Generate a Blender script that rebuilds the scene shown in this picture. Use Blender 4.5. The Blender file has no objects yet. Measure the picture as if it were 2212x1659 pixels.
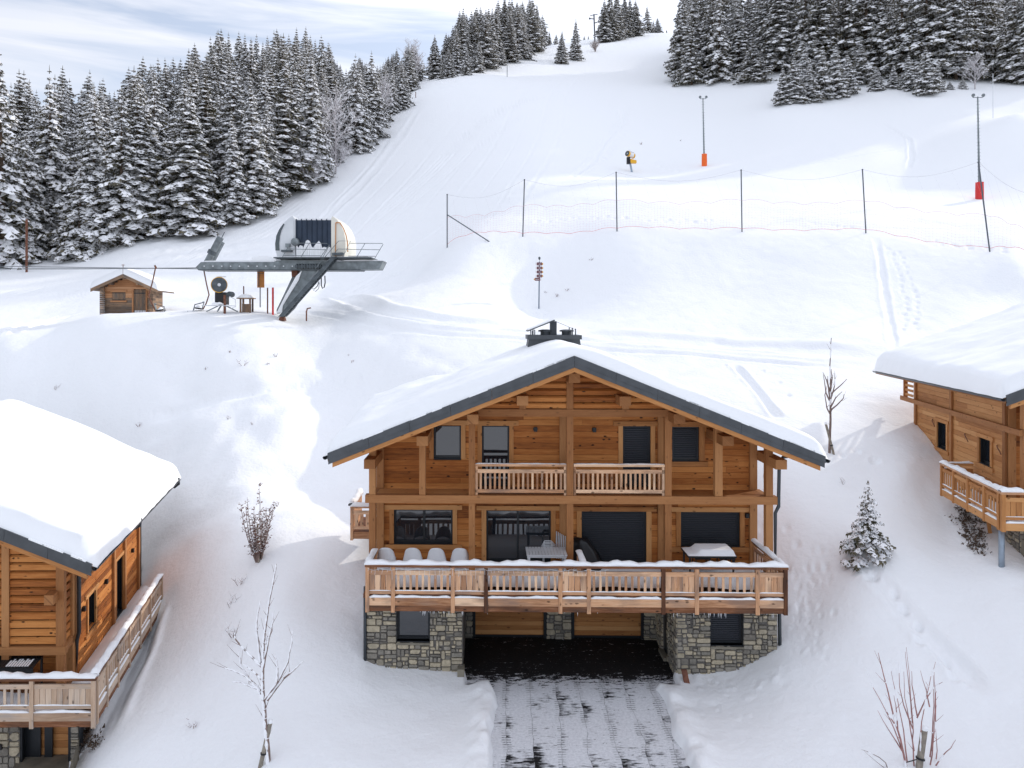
import bpy, math, random
import numpy as np
from mathutils import Vector, Matrix
R = math.radians
rnd = random.Random(11)
scene = bpy.context.scene
COL = scene.collection
# ---------------------------------------------------------------- camera: level, at the origin, looking along +Y
F, CX, HY = 1536.0, 1106.0, 692.0          # focal length and horizon measured on the photograph (2212 x 1659 view)
def at(px, py, D):
    return Vector(((px-CX)/F*D, D, (HY-py)/F*D))
cam = bpy.data.cameras.new('camera'); co = bpy.data.objects.new('camera', cam); COL.objects.link(co)
co.rotation_euler = (R(90), 0, 0)
cam.sensor_width = 36; cam.lens = 36*F/2212.0
cam.shift_y = -(829.5-HY)/2212.0
cam.clip_start = 0.5; cam.clip_end = 3000
scene.camera = co
scene.render.resolution_x = 1024; scene.render.resolution_y = 768
# ---------------------------------------------------------------- materials
def new_mat(name):
    m = bpy.data.materials.new(name); m.use_nodes = True
    nt = m.node_tree; nt.nodes.clear()
    out = nt.nodes.new('ShaderNodeOutputMaterial'); b = nt.nodes.new('ShaderNodeBsdfPrincipled')
    nt.links.new(b.outputs[0], out.inputs[0])
    return m, nt, b
class N:
    def __init__(s, nt): s.nt = nt
    def __call__(s, t, ins={}, **kw):
        n = s.nt.nodes.new('ShaderNode'+t)
        for k, v in kw.items(): setattr(n, k, v)
        for k, v in ins.items():
            if isinstance(v, tuple) and len(v) == 2 and hasattr(v[0], 'outputs'): s.nt.links.new(v[0].outputs[v[1]], n.inputs[k])
            elif hasattr(v, 'outputs'): s.nt.links.new(v.outputs[2] if v.bl_idname == 'ShaderNodeMix' else v.outputs[0], n.inputs[k])
            elif hasattr(v, 'is_output'): s.nt.links.new(v, n.inputs[k])
            else: n.inputs[k].default_value = v
        return n
    def ramp(s, fac, stops, interp='LINEAR'):
        n = s.nt.nodes.new('ShaderNodeValToRGB'); cr = n.color_ramp; cr.interpolation = interp
        while len(cr.elements) < len(stops): cr.elements.new(0.5)
        for e, (p, c) in zip(cr.elements, stops):
            e.position = p; e.color = (c[0], c[1], c[2], 1) if hasattr(c, '__len__') else (c, c, c, 1)
        s.link(fac, n.inputs[0]); return n
    def link(s, a, b):
        s.nt.links.new(a.outputs[0] if hasattr(a, 'outputs') else a, b)
    def mix(s, fac, a, b, blend='MIX'):
        n = s.nt.nodes.new('ShaderNodeMix'); n.data_type = 'RGBA'; n.blend_type = blend
        for i, v in ((0, fac), (6, a), (7, b)):
            if hasattr(v, 'outputs'): s.nt.links.new(v.outputs[2] if v.bl_idname == 'ShaderNodeMix' else v.outputs[0], n.inputs[i])
            elif hasattr(v, 'is_output'): s.nt.links.new(v, n.inputs[i])
            else: n.inputs[i].default_value = v if i == 0 else (v[0], v[1], v[2], 1)
        return n
def plain(name, col, rough=.6, metal=0, noise=.0, scale=6, spec=.4):
    m, nt, b = new_mat(name); n = N(nt)
    b.inputs['Roughness'].default_value = rough; b.inputs['Metallic'].default_value = metal
    b.inputs['Specular IOR Level'].default_value = spec
    if noise:
        tc = n('TexCoord'); t = n('TexNoise', {'Vector': (tc, 'Object'), 'Scale': scale, 'Detail': 5.0})
        r = n.ramp(t, [(.3, tuple(c*(1-noise) for c in col)), (.7, tuple(min(1, c*(1+noise)) for c in col))])
        n.link(r, b.inputs['Base Color'])
    else: b.inputs['Base Color'].default_value = (*col, 1)
    return m
def wood(name, dark, mid, light, grey=None, knots=.6, rough=.7, stain=0.0):
    """boards: UV runs along the grain in metres, 'tone' differs from board to board"""
    m, nt, b = new_mat(name); n = N(nt)
    uv = n('TexCoord'); tone = n('Attribute', attribute_name='tone')
    mp = n('Mapping', {'Vector': (uv, 'UV'), 'Scale': (1.1, 16, 1)})
    g = n('TexNoise', {'Vector': mp, 'Scale': 1.6, 'Detail': 6.0, 'Roughness': .65, 'Distortion': .5})
    mp2 = n('Mapping', {'Vector': (uv, 'UV'), 'Scale': (.9, 3.5, 1)})
    g2 = n('TexNoise', {'Vector': mp2, 'Scale': 1.3, 'Detail': 3.0})
    a = n('Math', {0: g, 1: .55}, operation='MULTIPLY')
    a2 = n('Math', {0: n('Math', {0: (tone, 'Fac'), 1: .42}, operation='MULTIPLY'), 1: .02}, operation='ADD')
    a3 = n('Math', {0: a, 1: a2}, operation='ADD')
    a4 = n('Math', {0: g2, 1: .25}, operation='MULTIPLY'); a5 = n('Math', {0: a3, 1: a4}, operation='ADD')
    c = n.ramp(a5, [(.34, dark), (.58, mid), (.86, light)])
    if grey:
        gs = n('TexNoise', {'Vector': mp2, 'Scale': 1.0, 'Detail': 4.0})
        gr = n.ramp(gs, [(.46, 0), (.66, 1)]); gm = n('Math', {0: gr, 1: stain}, operation='MULTIPLY')
        c = n.mix(gm, c, grey)
    mk = n('Mapping', {'Vector': (uv, 'UV'), 'Scale': (1.0, 2.1, 1)})
    nz = n('TexNoise', {'Vector': mk, 'Scale': 14.0, 'Detail': 2.0})
    mk2 = n('VectorMath', {0: mk, 1: n('VectorMath', {0: (nz, 'Color'), 1: (.08, .08, 0)}, operation='MULTIPLY')}, operation='ADD')
    v = n('TexVoronoi', {'Vector': mk2, 'Scale': 3.3, 'Randomness': 1.0})
    sel = n('Math', {0: n('SeparateColor', {0: (v, 'Color')}), 1: .38}, operation='GREATER_THAN')
    kr = n.ramp((v.outputs['Distance']), [(.11, 1), (.22, 0)])
    kk = n('Math', {0: kr, 1: sel}, operation='MULTIPLY'); kf = n('Math', {0: kk, 1: knots}, operation='MULTIPLY')
    c = n.mix(kf, c, tuple(x*.16 for x in dark))
    nt.links.new(c.outputs[2], b.inputs['Base Color'])
    b.inputs['Roughness'].default_value = rough; b.inputs['Specular IOR Level'].default_value = .25
    bp = n('Bump', {'Height': a5, 'Strength': .35, 'Distance': .01}); n.link(bp, b.inputs['Normal'])
    return m
def snow_mat(name, col=(.88, .89, .905), fine=.5, coarse=.5, scale=1.0):
    m, nt, b = new_mat(name); n = N(nt)
    b.inputs['Base Color'].default_value = (*col, 1); b.inputs['Roughness'].default_value = .75
    b.inputs['Specular IOR Level'].default_value = .2
    tc = n('TexCoord')
    a = n('TexNoise', {'Vector': (tc, 'Object'), 'Scale': 5.0*scale, 'Detail': 7.0, 'Roughness': .6})
    b1 = n('Bump', {'Height': a, 'Strength': fine, 'Distance': .06/scale})
    c = n('TexNoise', {'Vector': (tc, 'Object'), 'Scale': .8*scale, 'Detail': 4.0})
    b2 = n('Bump', {'Height': c, 'Strength': coarse, 'Distance': .22/scale, 'Normal': b1}); n.link(b2, b.inputs['Normal'])
    return m
M = {}
M['snow'] = snow_mat('snow', fine=.55, coarse=.12)
M['roof_snow'] = snow_mat('roof_snow', fine=.14, coarse=.25)
M['wood'] = wood('larch_cladding', (.135, .040, .010), (.385, .127, .028), (.60, .25, .072), knots=1.0)
M['wood_trim'] = wood('larch_trim', (.30, .12, .038), (.47, .21, .072), (.60, .31, .125), knots=.65)
M['timber'] = wood('timber_frame', (.24, .098, .034), (.345, .150, .055), (.45, .215, .085), knots=.4)
M['deck'] = wood('weathered_larch', (.25, .105, .045), (.62, .34, .185), (.80, .55, .36), grey=(.27, .17, .12), stain=.85, knots=.75)
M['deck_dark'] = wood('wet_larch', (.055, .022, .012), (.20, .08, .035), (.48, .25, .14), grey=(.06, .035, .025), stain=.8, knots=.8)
M['deck_pale'] = wood('pale_weathered_larch', (.30, .19, .12), (.52, .37, .26), (.64, .50, .38), grey=(.34, .30, .27), stain=.7, knots=.75)
M['old_wood'] = wood('old_weathered_boards', (.06, .045, .035), (.20, .13, .085), (.36, .23, .14), grey=(.13, .11, .095), stain=.9, knots=.5)
M['old_warm'] = wood('old_warm_boards', (.22, .09, .035), (.42, .20, .09), (.55, .30, .16), knots=.5)
M['fascia'] = plain('grey_metal_fascia', (.072, .078, .085), .5, .3, .15, 3)
M['black_metal'] = plain('anthracite_metal', (.018, .021, .025), .45, .2)
M['slat'] = plain('anthracite_shutter', (.030, .033, .041), .42, .4)
M['pipe'] = plain('grey_downpipe', (.055, .062, .07), .4, .5)
M['pale_pipe'] = plain('pale_zinc_pipe', (.30, .36, .43), .4, .4, .1)
M['mortar'] = plain('mortar', (.13, .12, .11), .95, 0, .3, 20)
M['concrete'] = plain('concrete', (.20, .18, .14), .9, 0, .25, 3)
M['galv'] = plain('galvanised_steel', (.20, .225, .235), .55, .35, .35, 2.5)
M['galv_dark'] = plain('dark_steel', (.085, .10, .11), .5, .4, .35, 3)
M['white'] = plain('white_plastic', (.74, .75, .77), .45)
M['cream'] = plain('cream_panel', (.72, .70, .62), .45, 0, .06, 1)
M['pearl'] = plain('pale_panel', (.62, .64, .66), .4, .1, .06, 1)
M['navy'] = plain('dark_blue_sheet', (.028, .042, .068), .45, .3, .2, 1.5)
M['yellow'] = plain('yellow_paint', (.80, .42, .03), .4)
M['orange'] = plain('orange_pad', (.85, .14, .02), .6, 0, .08)
M['redpad'] = plain('red_pad', (.62, .035, .035), .6, 0, .08)
M['orange_board'] = plain('orange_brown_board', (.50, .20, .05), .6, 0, .1)
M['rust'] = plain('rusty_steel', (.16, .065, .04), .8, 0, .4, 8)
M['black'] = plain('black_rubber', (.012, .012, .014), .5)
M['cover'] = plain('black_cover', (.010, .010, .012), .38, 0, .2)
M['bark'] = plain('spruce_bark', (.10, .070, .05), .9, 0, .35, 5)
M['twig'] = plain('bare_twigs', (.21, .15, .13), .8, 0, .3, 9)
M['redtwig'] = plain('reddish_twigs', (.34, .17, .155), .7, 0, .3, 9)
M['stake'] = plain('grey_stake', (.26, .23, .19), .9, 0, .3, 9)
M['net'] = plain('pink_net', (.76, .52, .54), .7)
M['netrope'] = plain('red_rope', (.70, .16, .16), .7)
M['cable'] = plain('grey_cable', (.16, .17, .18), .6)
M['wire'] = plain('pale_wire', (.58, .57, .59), .6)
M['post_steel'] = plain('grey_post', (.10, .11, .13), .5, .3)
M['blue_pole'] = plain('blue_pole', (.055, .10, .17), .5, .2)
M['signred'] = plain('dark_red_sign', (.11, .022, .038), .5)
M['signend'] = plain('ochre_sign_tip', (.62, .32, .08), .5)
M['signwhite'] = plain('pale_sign_plate', (.70, .66, .68), .5)
M['lamp_white'] = plain('white_led_wire', (.75, .75, .75), .5)
def glass_mat():
    m, nt, b = new_mat('window_glass')
    b.inputs['Base Color'].default_value = (.012, .016, .022, 1); b.inputs['Roughness'].default_value = .02
    b.inputs['IOR'].default_value = 1.85; b.inputs['Specular IOR Level'].default_value = .5
    n = N(nt); tc = n('TexCoord'); t = n('TexNoise', {'Vector': (tc, 'Object'), 'Scale': .7, 'Detail': 1.0})
    n.link(n('Bump', {'Height': t, 'Strength': .08, 'Distance': .08}), b.inputs['Normal'])
    return m
M['glass'] = glass_mat()
def stone_mat():
    m, nt, b = new_mat('rubble_stone'); n = N(nt)
    tone = n('Attribute', attribute_name='tone'); tc = n('TexCoord')
    c = n.ramp(tone.outputs['Fac'], [(0, (.19, .172, .145)), (.22, (.255, .235, .20)), (.42, (.33, .30, .25)), (.60, (.225, .205, .175)), (.74, (.37, .325, .245)), (.88, (.44, .38, .275)), (1, (.50, .43, .31))])
    t = n('TexNoise', {'Vector': (tc, 'Object'), 'Scale': 9.0, 'Detail': 6.0, 'Roughness': .7})
    r = n.ramp(t, [(.25, .62), (.75, 1.3)])
    c2 = n.mix(1.0, c, r, 'MULTIPLY'); nt.links.new(c2.outputs[2], b.inputs['Base Color'])
    b.inputs['Roughness'].default_value = .9; b.inputs['Specular IOR Level'].default_value = .2
    n.link(n('Bump', {'Height': t, 'Strength': .6, 'Distance': .03}), b.inputs['Normal'])
    return m
M['stone'] = stone_mat()
def foliage(name, a, b_):
    m, nt, b = new_mat(name); n = N(nt)
    tc = n('TexCoord'); t = n('TexNoise', {'Vector': (tc, 'Object'), 'Scale': 1.2, 'Detail': 3.0})
    n.link(n.ramp(t, [(.35, a), (.65, b_)]), b.inputs['Base Color']); b.inputs['Roughness'].default_value = .8
    b.inputs['Specular IOR Level'].default_value = .15
    return m
M['needles'] = foliage('spruce_needles', (.070, .066, .042), (.19, .165, .11))
M['tree_snow'] = plain('snow_on_branches', (.90, .90, .92), .8)
M['frost'] = plain('frosted_twigs', (.46, .43, .44), .8, 0, .2, 4)
# ---------------------------------------------------------------- mesh builder
class MB:
    def __init__(s): s.v = []; s.f = []; s.uv = []; s.tone = []; s.mi = []
    def face(s, pts, uvs=None, tone=.5, mi=0):
        k = len(s.v); s.v.extend([tuple(p) for p in pts]); s.f.append(tuple(range(k, k+len(pts))))
        s.uv.append(uvs or [(0, 0)]*len(pts)); s.tone.append(tone); s.mi.append(mi)
    def hexa(s, c, L=0, tone=None, mi=0, dims=None):
        """c[i][j][k] eight corners; L = grain axis (0,1,2)"""
        if tone is None: tone = rnd.random()
        c = [[[Vector(c[i][j][k]) for k in (0, 1)] for j in (0, 1)] for i in (0, 1)]
        d = [(c[1][0][0]-c[0][0][0]).length, (c[0][1][0]-c[0][0][0]).length, (c[0][0][1]-c[0][0][0]).length]
        k0 = len(s.v); ou, ov = rnd.random()*60, rnd.random()*60
        for i in (0, 1):
            for j in (0, 1):
                for k in (0, 1): s.v.append(tuple(c[i][j][k]))
        idx = lambda i, j, k: k0+i*4+j*2+k
        for q in (((0,0,0),(0,1,0),(1,1,0),(1,0,0)), ((0,0,1),(1,0,1),(1,1,1),(0,1,1)), ((0,0,0),(1,0,0),(1,0,1),(0,0,1)),
                  ((0,1,0),(0,1,1),(1,1,1),(1,1,0)), ((0,0,0),(0,0,1),(0,1,1),(0,1,0)), ((1,0,0),(1,1,0),(1,1,1),(1,0,1))):
            s.f.append(tuple(idx(*t) for t in q))
            o = [x for x in (0, 1, 2) if x != L]
            s.uv.append([(ou+t[L]*d[L], ov+t[o[0]]*d[o[0]]+t[o[1]]*d[o[1]]) for t in q])
            s.tone.append(tone); s.mi.append(mi)
    def tube(s, pts, rad, seg=8, tone=.5, mi=0, cap=True):
        pts = [Vector(p) for p in pts]; n = len(pts)
        if not hasattr(rad, '__len__'): rad = [rad]*n
        k0 = len(s.v); up = None; L = 0
        for i, p in enumerate(pts):
            t = (pts[min(i+1, n-1)]-pts[max(i-1, 0)]).normalized()
            if up is None: up = Vector((0, 0, 1)) if abs(t.z) < .9 else Vector((1, 0, 0))
            a = t.cross(up).normalized(); b = t.cross(a).normalized(); up = -b if False else up
            for j in range(seg):
                w = 2*math.pi*j/seg; s.v.append(tuple(p+(a*math.cos(w)+b*math.sin(w))*rad[i]))
        for i in range(n-1):
            for j in range(seg):
                q = (k0+i*seg+j, k0+i*seg+(j+1) % seg, k0+(i+1)*seg+(j+1) % seg, k0+(i+1)*seg+j)
                s.f.append(q); s.uv.append([(i*.5, j/seg), (i*.5, (j+1)/seg), (i*.5+.5, (j+1)/seg), (i*.5+.5, j/seg)]); s.tone.append(tone); s.mi.append(mi)
        if cap:
            for e in (0, n-1):
                s.f.append(tuple(k0+e*seg+j for j in (range(seg) if e else reversed(range(seg)))))
                s.uv.append([(0, 0)]*seg); s.tone.append(tone); s.mi.append(mi)
    def lathe(s, c, prof, axis=Vector((0, 0, 1)), seg=16, mi=0, tone=.5, sx=1, sy=1):
        """prof = [(radius, height along axis)]"""
        axis = Vector(axis).normalized(); a = axis.orthogonal().normalized(); b = axis.cross(a); c = Vector(c); k0 = len(s.v); n = len(prof)
        for r, h in prof:
            for j in range(seg):
                w = 2*math.pi*j/seg; s.v.append(tuple(c+axis*h+a*r*math.cos(w)*sx+b*r*math.sin(w)*sy))
        for i in range(n-1):
            for j in range(seg):
                s.f.append((k0+i*seg+j, k0+i*seg+(j+1) % seg, k0+(i+1)*seg+(j+1) % seg, k0+(i+1)*seg+j))
                s.uv.append([(0, 0)]*4); s.tone.append(tone); s.mi.append(mi)
        for e in (0, n-1):
            if prof[e][0] > 1e-4:
                s.f.append(tuple(k0+e*seg+j for j in (range(seg) if e else reversed(range(seg)))))
                s.uv.append([(0, 0)]*seg); s.tone.append(tone); s.mi.append(mi)
    def grid(s, P, mi=0, tone=.5):
        """P[i][j] points"""
        k0 = len(s.v); n, m = len(P), len(P[0])
        for row in P: s.v.extend([tuple(p) for p in row])
        for i in range(n-1):
            for j in range(m-1):
                s.f.append((k0+i*m+j, k0+i*m+j+1, k0+(i+1)*m+j+1, k0+(i+1)*m+j)); s.uv.append([(i*.1, j*.1)]*4); s.tone.append(tone); s.mi.append(mi)
    def prism(s, prof, d, mi=0, tone=.5):
        """closed outline swept by vector d"""
        prof = [Vector(p) for p in prof]; d = Vector(d); n = len(prof)
        s.face(prof, [(p.x, p.z) for p in prof], tone, mi); s.face([p+d for p in reversed(prof)], [(p.x, p.z) for p in reversed(prof)], tone, mi)
        for i in range(n):
            a, b = prof[i], prof[(i+1) % n]; l = (b-a).length
            s.face([b, a, a+d, b+d], [(l, 0), (0, 0), (0, d.length), (l, d.length)], tone, mi)
    def build(s, name, mats, parent=None, origin=None, smooth=False, fix=True):
        o0 = Vector(origin) if origin is not None else (Vector(parent['_o']) if parent is not None and '_o' in parent else Vector((0, 0, 0)))
        me = bpy.data.meshes.new(name)
        me.from_pydata([(x-o0.x, y-o0.y, z-o0.z) for x, y, z in s.v], [], s.f)
        if not isinstance(mats, (list, tuple)): mats = [mats]
        for m in mats: me.materials.append(m)
        uvl = me.uv_layers.new(name='UVMap'); flat = [c for f in s.uv for p in f for c in p]; uvl.data.foreach_set('uv', flat)
        at_ = me.attributes.new('tone', 'FLOAT', 'FACE'); at_.data.foreach_set('value', s.tone)
        me.polygons.foreach_set('material_index', s.mi)
        if smooth: me.polygons.foreach_set('use_smooth', [True]*len(s.f))
        me.update()
        if fix:
            import bmesh
            bm = bmesh.new(); bm.from_mesh(me)
            if smooth: bmesh.ops.remove_doubles(bm, verts=bm.verts, dist=1e-4)
            bmesh.ops.recalc_face_normals(bm, faces=bm.faces); bm.to_mesh(me); bm.free()
        o = bpy.data.objects.new(name, me); COL.objects.link(o)
        o['_o'] = list(o0)
        if parent is not None: o.parent = parent
        else: o.location = o0
        return o
def tag(o, label=None, cat=None, group=None, kind=None):
    if label: o['label'] = label
    if cat: o['category'] = cat
    if group: o['group'] = group
    if kind: o['kind'] = kind
    return o
def thing(name, loc, label, cat, group=None):
    o = bpy.data.objects.new(name, None); COL.objects.link(o); o.location = loc; o.empty_display_size = .3
    o['_o'] = list(loc); return tag(o, label, cat, group)
def copy_tree(o, parent=None):
    c = o.copy(); COL.objects.link(c); c.parent = parent
    for ch in o.children: copy_tree(ch, c)
    return c
def bar(mb, a, b, w=.05, h=None, tone=None, mi=0, up=Vector((0, 0, 1))):
    """square bar from a to b"""
    a, b = Vector(a), Vector(b); h = h or w; t = (b-a).normalized()
    if abs(t.dot(up)) > .98: up = Vector((0, 1, 0))
    s = t.cross(up).normalized()*w/2; u = s.cross(t).normalized()*h/2
    mb.hexa([[[p+i*s+j*u for j in (-1, 1)] for i in (-1, 1)] for p in (a, b)], 0, tone, mi)
# house frames: u to the right, v into the picture, z up
class Fr:
    def __init__(s, O, U, V): s.O = Vector((O[0], O[1], 0)); s.U = Vector((*U, 0)); s.V = Vector((*V, 0))
    def P(s, u, v, z): return s.O+s.U*u+s.V*v+Vector((0, 0, z))
    def box(s, mb, u0, u1, v0, v1, z0, z1, L=0, tone=None, mi=0):
        mb.hexa([[[s.P(u, v, z) for z in (z0, z1)] for v in (v0, v1)] for u in (u0, u1)], L, tone, mi)
    def depth(s, px, v):
        a = (px-CX)/F       # solve O + u U + v V = (a D, D)
        bx, by = s.O.x+s.V.x*v, s.O.y+s.V.y*v
        # u*Ux - a*D = -bx ; u*Uy - D = -by
        det = s.U.x*(-1)-(-a)*s.U.y
        u = ((-bx)*(-1)-(-a)*(-by))/det; D = by+u*s.U.y
        return u, D
    def uz(s, px, py, v):
        u, D = s.depth(px, v); return u, (HY-py)/F*D
    def u(s, px, v): return s.depth(px, v)[0]
    def z(s, px, py, v): return s.uz(px, py, v)[1]
    def side(s, u):     # frame of a side wall at u: run = v, depth = -u
        return Fr(s.P(u, 0, 0), (s.V.x, s.V.y), (-s.U.x, -s.U.y))
# ---------------------------------------------------------------- the ground as one height function
GC = [ # control points (view column, row, distance)
(150,1690,19.5),(250,1560,20.6),(300,1455,23),(350,1310,26.8),(180,1640,20.2),(60,1700,20.5),(100,1350,28),(0,1250,32),(0,1100,38),
(400,1250,27.2),(400,1150,29.8),(400,1050,32.6),(400,950,36),(400,850,40.5),(400,745,44),(400,700,46.3),(210,685,48.3),(330,677,48.3),(450,674,48),(560,677,48.2),(400,673,51),(330,675,51),(210,682,51),(520,673,50.5),(590,677,50.3),(560,672,51.5),(470,672,50.5),
(200,950,39),(200,850,41),(200,780,43.5),(200,718,46),(300,678,52),(300,676,56),(220,684,56),(300,664,60),(300,600,72),(450,662,60),(450,620,70),(0,850,42),(0,738,47),(0,700,56),(0,680,62),(0,620,75),(120,712,49.5),(120,690,58),
(100,655,66),(150,580,85),(180,560,89),(300,520,92),(410,505,95),(510,482,98),(600,560,80),(600,622,66),(560,482,97),(650,412,110),(720,372,118),(830,285,138),(880,212,162),(900,190,172),(1000,160,190),(1095,165,200),(1200,138,230),(1300,100,270),(1450,70,330),(1370,82,300),
(0,560,92),(0,440,120),(200,440,118),(100,360,150),(300,350,140),(450,260,168),(600,255,165),(700,265,155),(800,232,165),(450,300,220),(700,230,230),(200,420,200),(950,168,198),(1100,118,240),(1040,140,215),(1250,95,300),(1100,110,300),(800,250,250),(1420,75,400),(1250,100,420),(800,300,420),(400,400,420),(0,450,420),
(600,1659,17.5),(600,1500,20),(600,1300,23.5),(620,1120,28.5),(600,1000,33),(600,900,37),(600,800,42),(600,722,46.2),(620,690,49.8),
(800,1452,21.2),(785,1422,21.4),(900,1475,20.9),(1000,1480,20.9),(700,1300,24),(700,1112,29),(770,1103,30),(700,1060,31.5),(700,950,36),(700,850,41),(720,760,45),
(640,682,52.5),(700,668,54),(800,640,57),(800,700,48),(900,708,46.5),(1100,718,45),(960,690,48),(900,600,66),(900,500,85),(900,400,107),(900,300,132),
(700,500,93),(780,400,112),(1000,560,60),(966,533,66),(1050,450,84),
(1050,1500,20.4),(1060,1655,17.1),(800,1659,17.4),(400,1659,18.6),(300,1620,19.3),
(1164,712,46),(1164,667,55),(1164,600,59),(1164,530,63),(1133,510,65),(1164,470,72),(1164,400,90),(1164,300,122),(1164,200,165),(1331,499,64),
(1100,850,37),(1000,900,34),(1300,900,33),(1300,800,39),(1300,745,43.5),(1300,712,47),
(1600,765,41.5),(1600,722,45.5),(1600,650,51),(1600,570,57.5),(1600,500,63),(1600,470,70),(1600,400,93),(1520,358,115),(1363,372,113),(1600,300,136),(1600,240,156),(1620,175,176),(1500,110,235),(1400,200,178),(1400,140,230),(1700,224,150),(1760,215,154),(1900,176,168),(2000,188,156),(2150,170,166),(2080,180,160),
(1600,120,225),(1800,95,225),(2100,85,220),(1800,60,330),(2100,60,330),(1600,72,340),(1500,80,330),
(2113,428,88),(2000,440,84),(1900,400,96),(1900,330,112),(1900,250,138),(2140,543,56),(2200,575,52.5),(2100,515,60),(1865,503,62),
(2200,345,98),(2200,246,112),(2060,300,112),(1960,335,112),(2200,255,124),(2200,205,145),
(2000,640,50),(1950,700,46),(1900,745,42),(1900,792,38.5),(1760,778,39.8),(2100,770,40),(2212,650,50),(2212,720,45),
(1800,850,34.5),(1795,930,30.5),(1795,978,28.6),(1700,985,28.2),(1900,985,28.4),(1960,1010,27.4),(1640,900,32),(1600,850,35),
(1875,1195,22.8),(1875,1100,25.3),(1875,1040,26.9),(1720,1040,27),(1720,1150,24.8),(1750,1300,22.5),(1690,1392,21.3),(1600,1455,21.1),(1500,1478,20.9),(2050,1150,24.5),(2100,1200,22.8),(2175,1235,21.7),(2000,1060,26.6),
(1900,1400,20),(2100,1350,20.3),(2100,1500,18.3),(1900,1550,18),(1700,1600,17.8),(1540,1520,19.9),(1500,1650,17.2),(2200,1300,20.6),(2200,1650,16.2),(1800,1500,19),
(-600,1500,21),(-600,1100,35),(-600,780,60),(-600,600,92),(-600,470,140),(-600,450,400),(2800,1250,20),(2800,950,33),(2800,760,46),(2800,560,58),(2800,430,90),(2800,280,130),(2800,170,180),(2800,90,320),
(300,2700,9.5),(-600,2800,9.5),(1270,2430,9.5),(2000,2300,9.5),(2800,2150,9.5)]
_gc = np.array(GC, float)
def _xf(px, D): return np.stack([px/600.0, np.log(D)*1.6], -1)
_P = _xf(_gc[:, 0], _gc[:, 2])
def _phi(d2): return np.where(d2 > 1e-12, .5*d2*np.log(np.maximum(d2, 1e-12)), 0)
def _fit():
    n = len(_P); d2 = ((_P[:, None]-_P[None])**2).sum(-1)
    A = np.zeros((n+3, n+3)); A[:n, :n] = _phi(d2)+np.eye(n)*.0022
    A[:n, n] = 1; A[:n, n+1:] = _P; A[n:, :n] = A[:n, n:].T
    return np.linalg.solve(A, np.concatenate([_gc[:, 1], [0, 0, 0]]))
_W = _fit()
def rows(px, D):
    px = np.atleast_1d(np.asarray(px, float)); D = np.atleast_1d(np.asarray(D, float))
    q = _xf(np.clip(px, -650, 2850), np.clip(D, 9, 430)); out = np.empty(len(px)); n = len(_P)
    for i in range(0, len(px), 20000):
        qq = q[i:i+20000]; d2 = ((qq[:, None, :]-_P[None])**2).sum(-1)
        out[i:i+20000] = _phi(d2)@_W[:n]+_W[n]+qq@_W[n+1:]
    return out
def vnoise(x, y, s, seed=0):
    x = x/s; y = y/s; xi = np.floor(x).astype(np.int64); yi = np.floor(y).astype(np.int64); fx = x-xi; fy = y-yi
    fx = fx*fx*(3-2*fx); fy = fy*fy*(3-2*fy)
    def h(a, b):
        k = (a*374761393+b*668265263+seed*2147483647) & 0xffffffff
        k = ((k ^ (k >> 13))*1274126177) & 0xffffffff
        return ((k ^ (k >> 16)) & 0xffff)/65535.0
    return (h(xi, yi)*(1-fx)+h(xi+1, yi)*fx)*(1-fy)+(h(xi, yi+1)*(1-fx)+h(xi+1, yi+1)*fx)*fy-.5
def sstep(a, b, x): t = np.clip((x-a)/(b-a), 0, 1); return t*t*(3-2*t)
# house frames (origin on the stone front) -------------------------------------
def frame_at(px, D, U, V): p = at(px, 0, D); return Fr((p.x, p.y), U, V)
FM = frame_at(1240, 21.3, (1, -.018), (-.034, 1))
FL = frame_at(138, 20.35, (1, .01), (-.2565, 1))
FRt = frame_at(2186, 22.4, (1, -.085), (.185, 1))
DRV = -10.72
def fuv(fr, X, Y):
    det = fr.U.x*fr.V.y-fr.V.x*fr.U.y; dx = X-fr.O.x; dy = Y-fr.O.y
    return (dx*fr.V.y-fr.V.x*dy)/det, (fr.U.x*dy-fr.U.y*dx)/det
FOOT = []   # (frame, u0, u1, v0, v1, floor)
def base_z(X, Y):
    X = np.atleast_1d(np.asarray(X, float)); Y = np.atleast_1d(np.asarray(Y, float))
    return (HY-rows(X/Y*F+CX, Y))/F*Y
TRACKS = []  # (points xy, half width, depth, berm)
PITS = []
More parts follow.
